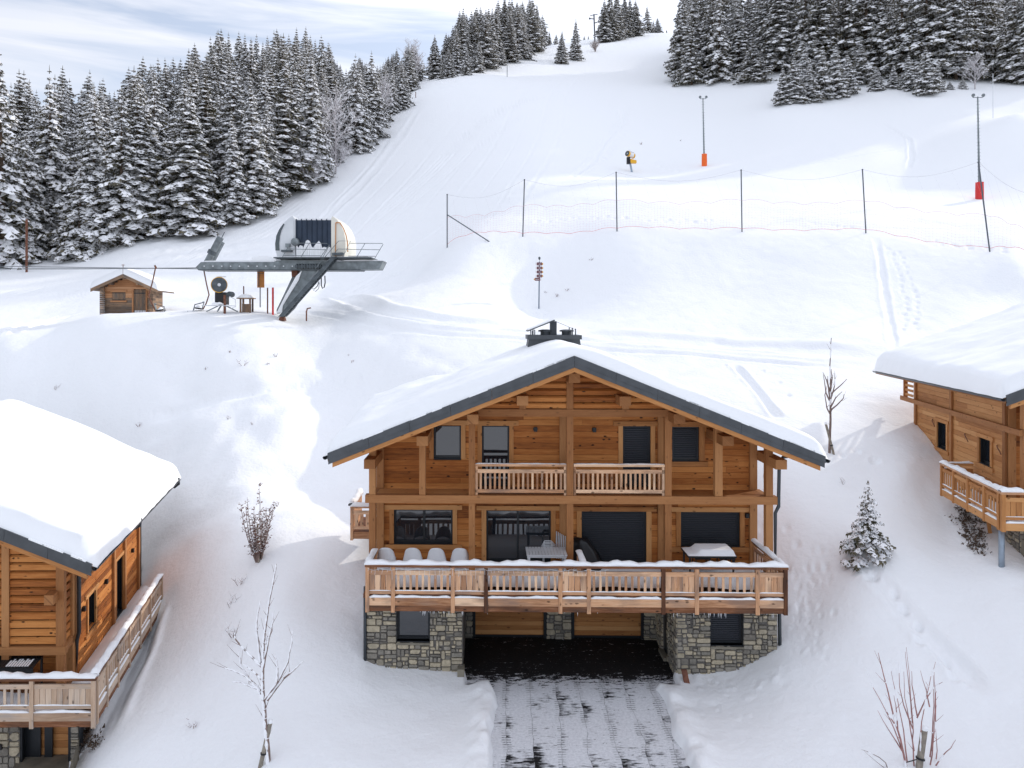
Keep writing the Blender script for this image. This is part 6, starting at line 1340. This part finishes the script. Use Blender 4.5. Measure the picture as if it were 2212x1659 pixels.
def plant(kind, x, y, z, H, lab, group=None, rz=None, sx=1.0):
    src = rnd.choice(kind) if isinstance(kind, list) else kind
    if src.name not in used: o = src; used[src.name] = 1
    else: o = copy_tree(src)
    s = H/src['H']; o.location = (x, y, z-.15); o.scale = (s*sx, s*sx*rnd.uniform(.92, 1.08), s); o.rotation_euler = (rnd.uniform(-.03, .03), rnd.uniform(-.03, .03), rz if rz is not None else rnd.uniform(0, 6.28)); o['label'] = lab
    if group: o['group'] = group
    elif 'group' in o: del o['group']
    return o
GL, GR_, GU = 'snowy spruces of the left forest', 'snowy spruces of the right forest', 'snowy spruces along the upper edge of the piste'
front = [ # base column, base row, top row, kind, label, width
(171,557,330,'T','full-skirted low spruce standing out in front of the left forest, nearest the hut',1.35),(205,540,190,'T','tall spruce right behind the low full-skirted spruce at the left',1.0),(8,572,105,'T','very tall spruce cut by the left edge of the photo',1.0),(60,560,266,'T','narrow spruce behind the brown pole at the left edge',.9),(112,535,146,'T','tall snowy spruce in the front row between the left edge spruces and the skirted one',1.05),
(262,528,185,'T','spruce with its foot in the snow right of the skirted spruce',1.0),(315,510,205,'T','dense front-row spruce left of the wide one standing alone',1.15),(410,503,176,'T','wide symmetrical spruce standing free above the tension cylinder',1.3),(506,484,236,'T','spruce with a bare lower trunk near the piste, above the lift housing',1.0),(548,466,160,'T','tall spruce leaning out towards the piste above the blue housing',1.1),(595,428,262,'T','smaller spruce between the tall one and the frosted bush',.9),(672,394,95,'T','tall spruce just behind the frosted bush by the piste',1.05),(700,378,200,'T','spruce beside the frosted bush, on its uphill side',.95),
(768,326,118,'T','spruce uphill of the second frosted bush on the piste edge',1.0),(803,298,112,'T','dense spruce on the piste edge below the small opening',1.05),(866,236,124,'T','last spruce of the left forest before the open strip of piste edge',1.1),
(1213,138,64,'T','lower spruce of the free-standing pair high on the piste',1.1),(1243,130,41,'T','taller spruce of the free-standing pair high on the piste',1.2)]
for px, yb, yt, kd, lab, sx in front:
    h = hit(px, yb, 70); H = (yb-yt)/F*h.y; plant(TALL, h.x, h.y, h.z, H, lab, None, None, sx)
upper = [(915,172,59),(940,170,75),(969,168,100),(985,160,60),(1008,162,94),(1032,157,86),(1048,148,20),(1071,147,109),(1085,140,95),(1102,134,23),(1118,126,5),(1133,121,60),(1150,112,-5),(1160,104,8),(1172,92,0),(1200,68,25),(1186,72,18),
 (1305,92,0),(1318,90,-12),(1330,87,-14),(1348,82,-12),(1362,79,-5),(1372,78,0),(1399,70,2),(1421,71,37),(1411,68,34),(1440,65.5,55),(1248,70,52),(1262,72,50),(1271,73,52)]
for px, yb, yt in upper:
    h = hit(px, yb, 120); H = (yb-yt)/F*h.y; plant(TALL, h.x, h.y, h.z, H, 'snowy spruce in the row along the upper left edge of the piste', GU, None, 1.3 if px < 1290 else 1.4)
for px in [905+7.5*i for i in range(39)]+[1301+8*i for i in range(13)]:
    ed = float(np.interp(px, [900, 915, 1032, 1100, 1160, 1200, 1300, 1350, 1400], [180, 170, 154, 132, 103, 68, 84, 76, 64])); yb = ed-rnd.uniform(4, 16); h = hit(px, yb, 150)
    sk = float(np.interp(px, [905, 920, 940, 960, 985, 1005, 1030, 1060, 1180, 1200, 1300, 1400], [90, 70, 42, 50, 30, 8, 15, -5, -10, 28, -8, 10]))+rnd.uniform(0, 26)
    if h.y < 420 and yb-sk > 25: plant(TALL, h.x, h.y, h.z, (yb-sk)/F*h.y, 'snowy spruce in the row along the upper left edge of the piste', GU, None, 1.25)
def interp(tab, x): return float(np.interp(x, [t[0] for t in tab], [t[1] for t in tab]))
SKY = [(-200,60),(0,108),(25,115),(60,150),(95,210),(125,132),(150,150),(170,190),(195,128),(215,160),(232,185),(240,190),(258,165),(275,112),(300,118),(330,108),(352,88),(375,95),(390,72),(405,90),(425,78),(450,58),(475,62),(500,56),(530,55),(560,56),(590,62),(620,56),(650,44),(670,50),(690,47),(705,68),(725,125),(745,150),(775,118),(800,135),(820,130),(850,108),(880,92),(900,92),(920,70),(940,40),(960,55),(985,30),(1005,5),(1030,20),(1060,-10),(1180,-10)]
BORD = [(-200,585),(60,556),(200,548),(330,514),(430,503),(560,464),(650,408),(700,380),(770,325),(865,236),(890,190),(915,172),(1032,156),(1100,134),(1160,105),(1200,66)]
pts = []; cand = []
for _ in range(9000):
    px = rnd.uniform(-120, 1160); D = math.exp(rnd.uniform(math.log(88), math.log(235))); cand.append((px, D))
rr = rows([c[0] for c in cand], [c[1] for c in cand]); n_l = 0
order = sorted(range(len(cand)), key=lambda i: cand[i][1])
occ = {}
for i in order:
    px, D = cand[i]; yb = rr[i]; bd = interp(BORD, px)
    if yb > bd-5: continue
    x = (px-CX)/F*D; sp = 5.2 if D < 130 else 6.2
    if any(abs(x-q_[0]) < sp and abs(D-q_[1]) < sp and math.hypot(x-q_[0], D-q_[1]) < sp for q_ in pts): continue
    H = rnd.choice((rnd.uniform(9, 15), rnd.uniform(14, 22), rnd.uniform(15, 23))); sk = interp(SKY, px)+rnd.choice((rnd.uniform(0, 8), rnd.uniform(4, 42))); yt = yb-H/D*F
    if yt < sk: yt = sk; H = (yb-yt)/F*D
    if H < 8: continue
    # leave out what nearer trees hide completely
    b = int(px/12); hid = all(occ.get(b+k, 9999) < yt+8 for k in (-1, 0, 1))
    if hid: continue
    for k in (-1, 0, 1): occ[b+k] = min(occ.get(b+k, 9999), yt+(14 if k else 0))
    pts.append((x, D)); n_l += 1
    plant(TALL, x, D, (HY-yb)/F*D-.2, H, 'snow-laden spruce inside the dense left forest', GL, None, rnd.uniform(1.0, 1.5))
print('left forest', n_l)
# right forest
rf = [(1486,120,-45),(1502,122,-30),(1534,139,-70),(1562,137,-60),(1590,140,-80),(1655,150,-60),(1690,152,-90),(1735,158,-70),(1775,160,-95),(1830,160,-60),(1868,160,-110),(1905,160,-80),(1950,166,-90),(2005,168,-120),(2035,165,-70),(2065,172,-100),(2110,168,-80),(2150,160,-60),(2196,178,-40),(2225,180,-90),(2250,175,-60)]
for px, yb, yt in rf:
    h = hit(px, yb, 100); H = (yb-yt)/F*h.y; plant(TALL, h.x, h.y, h.z, H, 'tall dark spruce in the right forest above the slope', GR_, None, rnd.uniform(1.1, 1.35))
k = 0
for _ in range(700):
    px = rnd.uniform(1475, 2260); D = rnd.uniform(182, 240); x = (px-CX)/F*D
    if any(math.hypot(x-q_[0], D-q_[1]) < 6.5 for q_ in pts): continue
    z = float(base_z(x, D)[0]); H = rnd.uniform(19, 26); pts.append((x, D)); k += 1
    plant(TALL, x, D, z, H, 'tall dark spruce in the right forest above the slope', GR_, None, rnd.uniform(1.05, 1.3))
print('right forest', k)
yg = [(1628,176,80,1.5,'broad young spruce standing free at the left end of the right forest'),(1691,224,140,1.15,'lowest young spruce of the clump below the right forest'),(1712,220,118,1.1,'young spruce in the clump, second from its left end'),(1747,219,133,1.2,'young spruce at the front of the clump with a full skirt'),(1737,205,94,1.1,'taller young spruce at the back of the clump'),(1776,214,98,1.1,'pale frosted young spruce in the middle of the clump'),(1806,210,94,1.05,'tall young spruce right of the middle of the clump'),(1828,203,112,1.1,'young spruce at the right end of the clump'),(1862,182,87,1.35,'full young spruce standing behind two small ones'),(1894,195,140,1.2,'small spruce at the right foot of the full young spruce'),(1930,189,136,1.2,'small spruce standing alone between two larger groups'),(1965,193,112,1.1,'left spruce of the young pair on the right slope'),(2000,202,101,1.25,'right and larger spruce of the young pair on the right slope'),(2024,197,130,1.1,'spruce tucked behind the larger one of the young pair'),(2052,193,173,1.5,'tiny spruce seedling poking out of the snow'),(2079,192,164,1.2,'tiny spruce beside the bare frosted tree')]
for px, yb, yt, sx, lab in yg:
    h = hit(px, yb, 90); H = (yb-yt)/F*h.y; plant(YOUNG, h.x, h.y, h.z, H, lab, 'young spruces below the right forest', None, sx)
# the near spruce beside the house has its own crown
h = hit(1875, 1196, 18); pr = tree_proto('young_spruce', 77, 2.4, whorls=14, ratio=.31, nb=9, snow=.62, cl=.15, low=.05, droop=.8, power=.8); pr.location = h-Vector((0, 0, .1)); pr['label'] = 'young spruce with snow on its boughs right of the middle chalet'; pr['H'] = 2.4
# ---------------------------------------------------------------- bare trees and bushes
def branchy(mb, sn, p, d, L, r, lvl, R_, up=.25, snow=.5, kids=4, ang=.6):
    n = 5; pts = [p]; q = p.copy(); dd = d.copy()
    for i in range(n):
        dd = (dd+Vector((R_.uniform(-.12, .12), R_.uniform(-.12, .12), up*.3))).normalized(); q = q+dd*L/n; pts.append(q.copy())
    mb.tube(pts, [r*(1-.75*i/n) for i in range(n+1)], 4 if lvl < 2 else 3, cap=False)
    if sn is not None and snow:
        for i in range(n):
            if R_.random() < snow: a, b = pts[i], pts[i+1]; sn.tube([a+Vector((0, 0, r*.6)), (a+b)/2+Vector((0, 0, r*1.1+.003)), b+Vector((0, 0, r*.5))], [r*.5, r*.9+.003, r*.4], 4, cap=False)
    if lvl > 0:
        for k in range(kids):
            t = R_.uniform(.25, 1); i = min(n-1, int(t*n)); a = pts[i].lerp(pts[i+1], t*n-i); s = Vector((R_.uniform(-1, 1), R_.uniform(-1, 1), R_.uniform(-.2, .4))).normalized()
            branchy(mb, sn, a, (dd*(1-ang)+s*ang).normalized(), L*R_.uniform(.4, .62), r*.5, lvl-1, R_, up, snow, kids, ang)
def bush(nm, loc, H, seed, lab, cat, mat='frost', stems=5, spread=.5, lvl=3, kids=5, r=.06, snow=.4, group=None, trunk=None):
    R_ = random.Random(seed); t = thing(nm, tuple(loc), lab, cat, group); mb = MB(); sn = MB(); loc = Vector(loc)
    if trunk: mb.tube([loc-Vector((0, 0, .3)), loc+Vector((0, 0, H*.9))], [r*1.6, r*.4], 6)
    for k in range(stems):
        z = loc+Vector((0, 0, H*(.15+.65*k/stems) if trunk else -.1)); a = R_.uniform(0, 6.28); d = Vector((math.cos(a)*spread, math.sin(a)*spread, 1)).normalized(); branchy(mb, sn, z, d, H*(.62 if not trunk else .42*(1-.5*k/stems)), r, lvl, R_, .3, snow, kids)
    mb.build('branches', M[mat], t, fix=False)
    if snow and sn.f: sn.build('branch_snow', M['tree_snow'], t, fix=False)
    return t
for px, yb, yt, sd, lab in ((658,408,320,31,'round frosted bush at the piste edge above the lift housing'),(730,360,290,32,'pale frosted bush at the piste edge, uphill of the round one')):
    h = hit(px, yb, 70); bush('frosted_bush', h, (yb-yt)/F*h.y, sd, lab, 'bush', 'frost', 9, .65, 3, 5, .07, .5, 'frosted bushes by the piste')
for px, yb, yt, sd, lab in ((725,375,180,41,'tall leafless frosted tree between the spruces above the frosted bushes'),(825,275,165,42,'leafless frosted tree beside the dense spruce on the piste edge'),(890,185,85,43,'frosted larch at the lower end of the upper spruces'),(2106,193,115,44,'bare frosted tree in front of the right forest'),(1515,135,30,45,'thin frosted larch among the first spruces of the right forest'),(1286,112,82,46,'small bare shrub right of the free-standing pair of spruces')):
    h = hit(px, yb, 90); bush('bare_tree', h, (yb-yt)/F*h.y, sd, lab, 'tree', 'frost' if sd != 46 else 'twig', 13, 1.0 if sd != 46 else .4, 2, 6, .09 if sd != 46 else .07, .4, 'leafless trees on the slopes', trunk=sd != 46)
def stems(nm, conv, D, polys, lab, cat, mat, r0, twig=.2, snow=.6, seed=1, jit=.25, tw=3, stake=None, group=None, base=None):
    R_ = random.Random(seed); b0 = conv(*polys[0][0]); t = thing(nm, base or tuple(b0), lab, cat, group); mb = MB(); sn = MB()
    for k, poly in enumerate(polys):
        P = [Vector(conv(x, y)) for x, y in poly]; off = R_.uniform(-jit, jit) if k else 0
        P = [p+Vector((0, off*(i/(len(P)-1)), 0)) for i, p in enumerate(P)]; Q = []
        for a, b in zip(P[:-1], P[1:]):
            m = max(2, int((b-a).length/.22))
            for i in range(m): Q.append(a.lerp(b, i/m)+Vector((R_.uniform(-.008, .008), R_.uniform(-.01, .01), 0)))
        Q.append(P[-1]); r = r0 if k == 0 else r0*.62; n = len(Q); rad = [r*(1-.78*i/(n-1)) for i in range(n)]
        if k == 0: Q[0] = Q[0]-Vector((0, 0, .3))
        mb.tube(Q, rad, 6, cap=False)
        for i in range(n-1):
            if R_.random() < snow: a, b = Q[i], Q[i+1]; rr_ = rad[i]; lean = Vector((-.4*rr_, -.5*rr_, rr_*.8)); sn.tube([a+lean*.8, (a+b)/2+lean*1.15, b+lean*.7], [rr_*.6+.002, rr_*1.0+.006, rr_*.55+.002], 5, cap=False)
            if tw and i > 1 and R_.random() < .30*tw/3:
                L = twig*R_.uniform(.5, 1.5); dv = (Q[i+1]-Q[i]).normalized(); s = Vector((R_.choice((-1, 1))*R_.uniform(.3, .9), R_.uniform(-.5, .5), R_.uniform(.1, .8))).normalized(); e = Q[i]+(dv*.6+s*.7)*L; mb.tube([Q[i], Q[i].lerp(e, .5)+Vector((0, 0, -.01)), e], [rad[i]*.4+.002, .004, .002], 4, cap=False)
                if R_.random() < snow: sn.lathe(Q[i]+Vector((0, 0, rad[i])), [(.001, -.01), (rad[i]*1.2+.008, .008), (.002, .03)], seg=6)
    mb.build('branches', M[mat], t, fix=False)
    if snow: sn.build('branch_snow', M['tree_snow'], t, fix=False)
    if stake:
        (x0, y0), (x1, y1), rs = stake; a, b = Vector(conv(x0, y0))+Vector((0, -.08, -.2)), Vector(conv(x1, y1))+Vector((0, .05, 0)); m_ = MB(); m_.tube([a, b], rs, 8); so = m_.build('stake', M['stake'], t); m_ = MB(); m_.lathe(b, [(rs*1.1, -.02), (rs*1.15, .03), (rs*.6, .07), (.003, .08)], seg=8); m_.build('stake_snow', M['roof_snow'], so)
        m_ = MB(); c = a.lerp(b, .38); m_.lathe(c, [(rs*1.3, -.02), (rs*1.35, 0), (rs*1.3, .02)], (b-a), 8); m_.tube([c, Vector(conv(*polys[0][0])).lerp(Vector(conv(*polys[0][1])), .4)], .012, 5); m_.build('strap', M['black'], t)
    return t
h = hit(580, 1645); D1 = h.y; c5 = lambda x, y: at(403.2+.382*x, 1025.3+.382*y, D1)
stems('sapling', c5, D1, [[(468,1620),(450,1440),(435,1280),(430,1170),(432,1060),(440,900),(470,700),(500,560),(506,505)],[(435,1275),(400,1210),(310,1170),(262,1165)],[(415,1225),(350,1150),(305,1080),(288,1000)],[(425,1085),(345,980),(305,900),(312,845)],[(420,1065),(385,900),(376,820),(380,755)],[(440,1272),(510,1180),(560,1080),(577,980),(576,910)],[(455,1278),(540,1170),(590,1135),(632,1100)],[(432,1095),(455,980),(478,870),(497,815)],[(425,1160),(385,1090),(345,1040)],[(510,1180),(505,1110),(480,1040)],[(400,1210),(340,1130),(270,1090),(228,1070)],[(445,960),(470,900),(468,800)]],
 'tall snow-dusted sapling tied to a stake in the left foreground', 'tree', 'twig', .05, .3, .96, 3, .5, 5, stake=((415,1630),(470,1405),.055))
h = hit(1795, 978, 22); D2 = h.y; c2 = lambda x, y: at(1238.5+.2865*x, 662.4+.2865*y, D2)
stems('bare_tree', c2, D2, [[(1930,1105),(1936,950),(1938,800),(1940,640),(1936,450),(1940,330),(1945,235)],[(1938,810),(1900,760),(1872,660),(1878,590)],[(1940,780),(1990,740),(2035,690),(2040,660)],[(1938,720),(1900,650),(1885,560),(1872,510)],[(1940,700),(1980,600),(1990,500)],[(1940,660),(2000,590),(2030,540)],[(1936,700),(1915,600),(1905,520)],[(1940,760),(1975,690),(2025,640)],[(1936,640),(1925,560),(1912,500)],[(1940,620),(1955,540),(1952,470)]],
 'upright leafless young tree with a leaning stake between the middle and right chalets', 'tree', 'twig', .055, .25, .12, 5, .5, 4, stake=((1965,1105),(1908,885),.05))
h = hit(1960, 1655, 13); D3 = h.y; c6 = lambda x, y: at(1785.7+.2362*x, 1267.3+.2362*y, D3)
stems('willow_shrub', c6, D3, [[(740,1680),(700,1500),(640,1280),(580,1050),(540,880),(500,720),(472,605)],[(735,1640),(650,1340),(600,1200),(500,1000),(450,830)],[(800,1680),(790,1400),(790,1250),(770,1000),(755,800),(730,555)],[(862,1680),(840,1400),(828,1200),(850,950),(875,750),(893,605)],[(950,1640),(950,1400),(940,1100),(915,880),(885,700)],[(945,1560),(975,1350),(1000,1100),(1000,830)],[(800,1500),(740,1200),(695,1000),(675,750)],[(790,1300),(720,1100),(700,950),(715,710)],[(740,1600),(690,1300),(620,1000),(555,740)],[(955,1500),(1010,1250),(1020,1000),(1045,990)],[(985,1650),(1030,1500),(1055,1400),(1065,1290)],[(990,1660),(1060,1550),(1090,1390)],[(830,1200),(870,1000),(925,850),(955,785)],[(790,1250),(810,1000),(822,680)],[(828,1180),(780,900),(775,770)],[(620,1250),(545,1150),(505,1090)],[(650,1300),(640,1150),(630,1080),(610,990)],[(940,1100),(965,1000),(965,860)],[(690,1500),(600,1350),(530,1200)]],
 'reddish many-stemmed willow shrub with a thick stake in the bottom right corner', 'shrub', 'redtwig', .026, .2, .12, 9, .5, 3, stake=((815,1640),(905,1310),.075))
stems('bent_twig', c6, D3, [[(600,1660),(480,1560),(380,1510),(318,1490)],[(530,1660),(430,1580),(340,1500)]], 'two thin twigs bent over the snow left of the willow shrub', 'twig', 'twig', .012, .1, .2, 3, .2, 0)
# withered leafy shrub left of the house
h = hit(558, 1212, 18); Hs = (1212-1042)/F*h.y; t = thing('withered_shrub', tuple(h), 'upright shrub still holding brown withered leaves, in the gully left of the middle chalet', 'shrub'); R_ = random.Random(8); mb = MB(); sn = MB(); lf = MB()
for k in range(17):
    a = R_.uniform(0, 6.28); sp = R_.uniform(.05, .5) if k else 0; L = Hs*(1.0 if k == 0 else R_.uniform(.45, .85)); n = 9; d = Vector((math.cos(a)*sp, math.sin(a)*sp, 1)).normalized(); P = [h+Vector((math.cos(a)*.06, math.sin(a)*.06, -.1))]
    for i in range(n): d = (d+Vector((R_.uniform(-.06, .06), R_.uniform(-.06, .06), .05))).normalized(); P.append(P[-1]+d*L/n)
    mb.tube(P, [.028*(1-.8*i/n) for i in range(n+1)], 5, cap=False)
    for i in range(2, n+1):
        for q in range(3):
            e = P[i]+Vector((R_.uniform(-1, 1), R_.uniform(-1, 1), R_.uniform(.1, 1.0))).normalized()*R_.uniform(.12, .32)*(1.25-i/n*.6); mb.tube([P[i], e], [.007, .003], 3, cap=False)
            for w_ in range(3):
                c = P[i].lerp(e, R_.uniform(.4, 1.05))+Vector((R_.uniform(-.03, .03),)*3); s_ = R_.uniform(.018, .042); u1, u2 = Vector((R_.uniform(-1, 1), R_.uniform(-1, 1), R_.uniform(-1, .3))).normalized()*s_, Vector((R_.uniform(-1, 1), R_.uniform(-1, 1), R_.uniform(-1, 0))).normalized()*s_; lf.face([c-u1, c-u2, c+u1*1.4, c+u2])
                if R_.random() < .6: sn.lathe(c+Vector((0, 0, s_*.5)), [(.002, -.01), (s_*.9, .0), (.002, .015)], seg=5)
mb.build('branches', M['twig'], t, fix=False); lf.build('withered_leaves', M['rust'], t, fix=False); sn.build('branch_snow', M['tree_snow'], t, fix=False)
a = h+Vector((.06, -.1, -.2)); m_ = MB(); m_.tube([a, a+Vector((-.05, 0, Hs*.55))], .035, 7); m_.build('stake', M['stake'], t)
# weeds poking through the snow
wd = [(497,760,12,'reddish weed stalk on the knoll below the station'),(525,790,26,'snow-tipped weed tuft on the knoll slope'),(595,770,16,'small weed left of the walking track'),(580,788,14,'dark little stalk under the knoll crest'),(445,796,10,'lone short stalk high on the left slope'),(755,768,10,'short stalk near the road behind the roof'),(760,782,12,'twin stalk beside the road behind the roof'),(493,905,18,'bent snowy twig in the lumpy slope'),(545,915,14,'thin curved twig in the lumpy slope'),(300,920,22,'two white twigs above the left chalet roof'),(120,840,20,'frosted twigs lying on the far left slope'),(600,1090,24,'little twig beside the withered shrub'),(517,1262,40,'snowy sprig on the bank below the withered shrub'),(497,1310,44,'bushy snowy sprig on the bank, lower left of the withered shrub'),(503,1374,55,'snow-crusted twig cluster beside the sapling top'),(418,1570,40,'small frosted sprig in the left foreground'),(1178,633,10,'tiny weed left of the shaded bank'),(1202,640,16,'weed clump right of the signpost'),(1225,628,12,'small weed farther right of the signpost'),(1277,562,12,'thin weed in the middle of the shaded bank'),(1822,1045,26,'thin twig on the snow crest right of the middle chalet'),(1385,312,10,'dark tuft on the upper slope beyond the yellow cannon'),(1470,305,8,'low tuft near the orange pad mast')]
for k, (px, yb, hp, lab) in enumerate(wd):
    h = hit(px, yb, 14 if yb > 1000 else 30); H = hp/F*h.y; t = bush('dry_weed', h, max(H, .3), 60+k, lab, 'weed', 'twig' if k % 3 else 'rust', 4, .9, 1, 3, .006+.00025*h.y, .8, 'dry weeds poking out of the snow')
# dark brush laid bare beside the right chalet and under the left deck
def brush(cx, cy, rx, ry, n, nm, lab, seed):
    R_ = random.Random(seed); mb = MB(); p0 = hit(cx, cy, 15)
    for _ in range(n):
        a, q = R_.uniform(0, 6.28), math.sqrt(R_.random()); p = hit(cx+rx*q*math.cos(a)+ry*.3*math.sin(a)*q, cy+ry*q*math.sin(a), 15) if _ % 6 == 0 else p+Vector((R_.uniform(-.12, .12), R_.uniform(-.12, .12), R_.uniform(-.02, .05))); s = R_.uniform(.03, .09)
        d1 = Vector((R_.uniform(-1, 1), R_.uniform(-1, 1), R_.uniform(0, 1))).normalized()*s; d2 = Vector((R_.uniform(-1, 1), R_.uniform(-1, 1), R_.uniform(0, 1))).normalized()*s*.5; c = p+Vector((0, 0, .03)); mb.face([c-d2, c+d2, c+d1*1.5])
    o = mb.build(nm, M['bark'], None, origin=p0, fix=False); tag(o, lab, 'ground cover', None, 'stuff')
brush(2098, 1140, 24, 60, 900, 'ground_cover', 'dark dry ground cover laid bare beside the right chalet basement', 3)
brush(186, 1598, 22, 30, 500, 'ground_cover', 'dark dry ground cover under the corner of the left deck', 4)
# ---------------------------------------------------------------- daylight
AZ, EL = 33.0, 24.0           # sun to the right and a little behind the house
sdir = Vector((math.cos(R(AZ))*math.cos(R(EL)), math.sin(R(AZ))*math.cos(R(EL)), math.sin(R(EL))))
ld = bpy.data.lights.new('sun', 'SUN'); ld.energy = 1.75; ld.angle = R(.9); ld.color = (1, .93, .83)
lo = bpy.data.objects.new('sun', ld); COL.objects.link(lo); lo.rotation_euler = (-sdir).to_track_quat('-Z', 'Y').to_euler(); lo.location = (30, 10, 40)
w = bpy.data.worlds.new('World'); scene.world = w; w.use_nodes = True; nt = w.node_tree; nt.nodes.clear(); n = N(nt)
sky = n('TexSky', sky_type='NISHITA'); sky.sun_disc = False; sky.sun_elevation = R(EL); sky.sun_rotation = R(90-AZ); sky.altitude = 1200; sky.air_density = 1.0; sky.dust_density = 1.2
tc = n('TexCoord'); mp = n('Mapping', {'Vector': (tc, 'Generated'), 'Rotation': (0, .10, .1), 'Scale': (1.2, 1.2, 10)})
cl = n('TexNoise', {'Vector': mp, 'Scale': 2.2, 'Detail': 7.0, 'Roughness': .55, 'Distortion': .6})
cr = n.ramp(cl, [(.38, .40), (.62, .88)])
# the thin cloud veil is brighter towards the sun and overhead
dt = n('VectorMath', {0: (tc, 'Generated'), 1: tuple(sdir)}, operation='DOT_PRODUCT'); nt.links.new(dt.outputs['Value'], (dp := n('Math', {1: 0.0}, operation='MAXIMUM')).inputs[0])
au = n('Math', {0: n('Math', {0: dp, 1: 2.0}, operation='POWER'), 1: .75}, operation='MULTIPLY')
zz = n('MapRange', {0: n('SeparateXYZ', {0: (tc, 'Generated')}).outputs[2], 1: .42, 2: .9, 3: 0.0, 4: .30})
k = n('Math', {0: n('Math', {0: au, 1: zz}, operation='ADD'), 1: .86}, operation='ADD')
veil = n.mix(1.0, (5.75, 5.85, 6.3), n('CombineColor', {0: k, 1: k, 2: k}), 'MULTIPLY')
mx = n.mix(cr, sky, veil)
bg = n('Background', {'Strength': .15}); nt.links.new(mx.outputs[2], bg.inputs[0])
out = n('OutputWorld'); nt.links.new(bg.outputs[0], out.inputs[0])
scene.view_settings.view_transform = 'Standard'; scene.view_settings.look = 'None'; scene.view_settings.gamma = 1
scene.view_settings.exposure = .40
scene.cycles.max_bounces = 6; scene.cycles.diffuse_bounces = 4
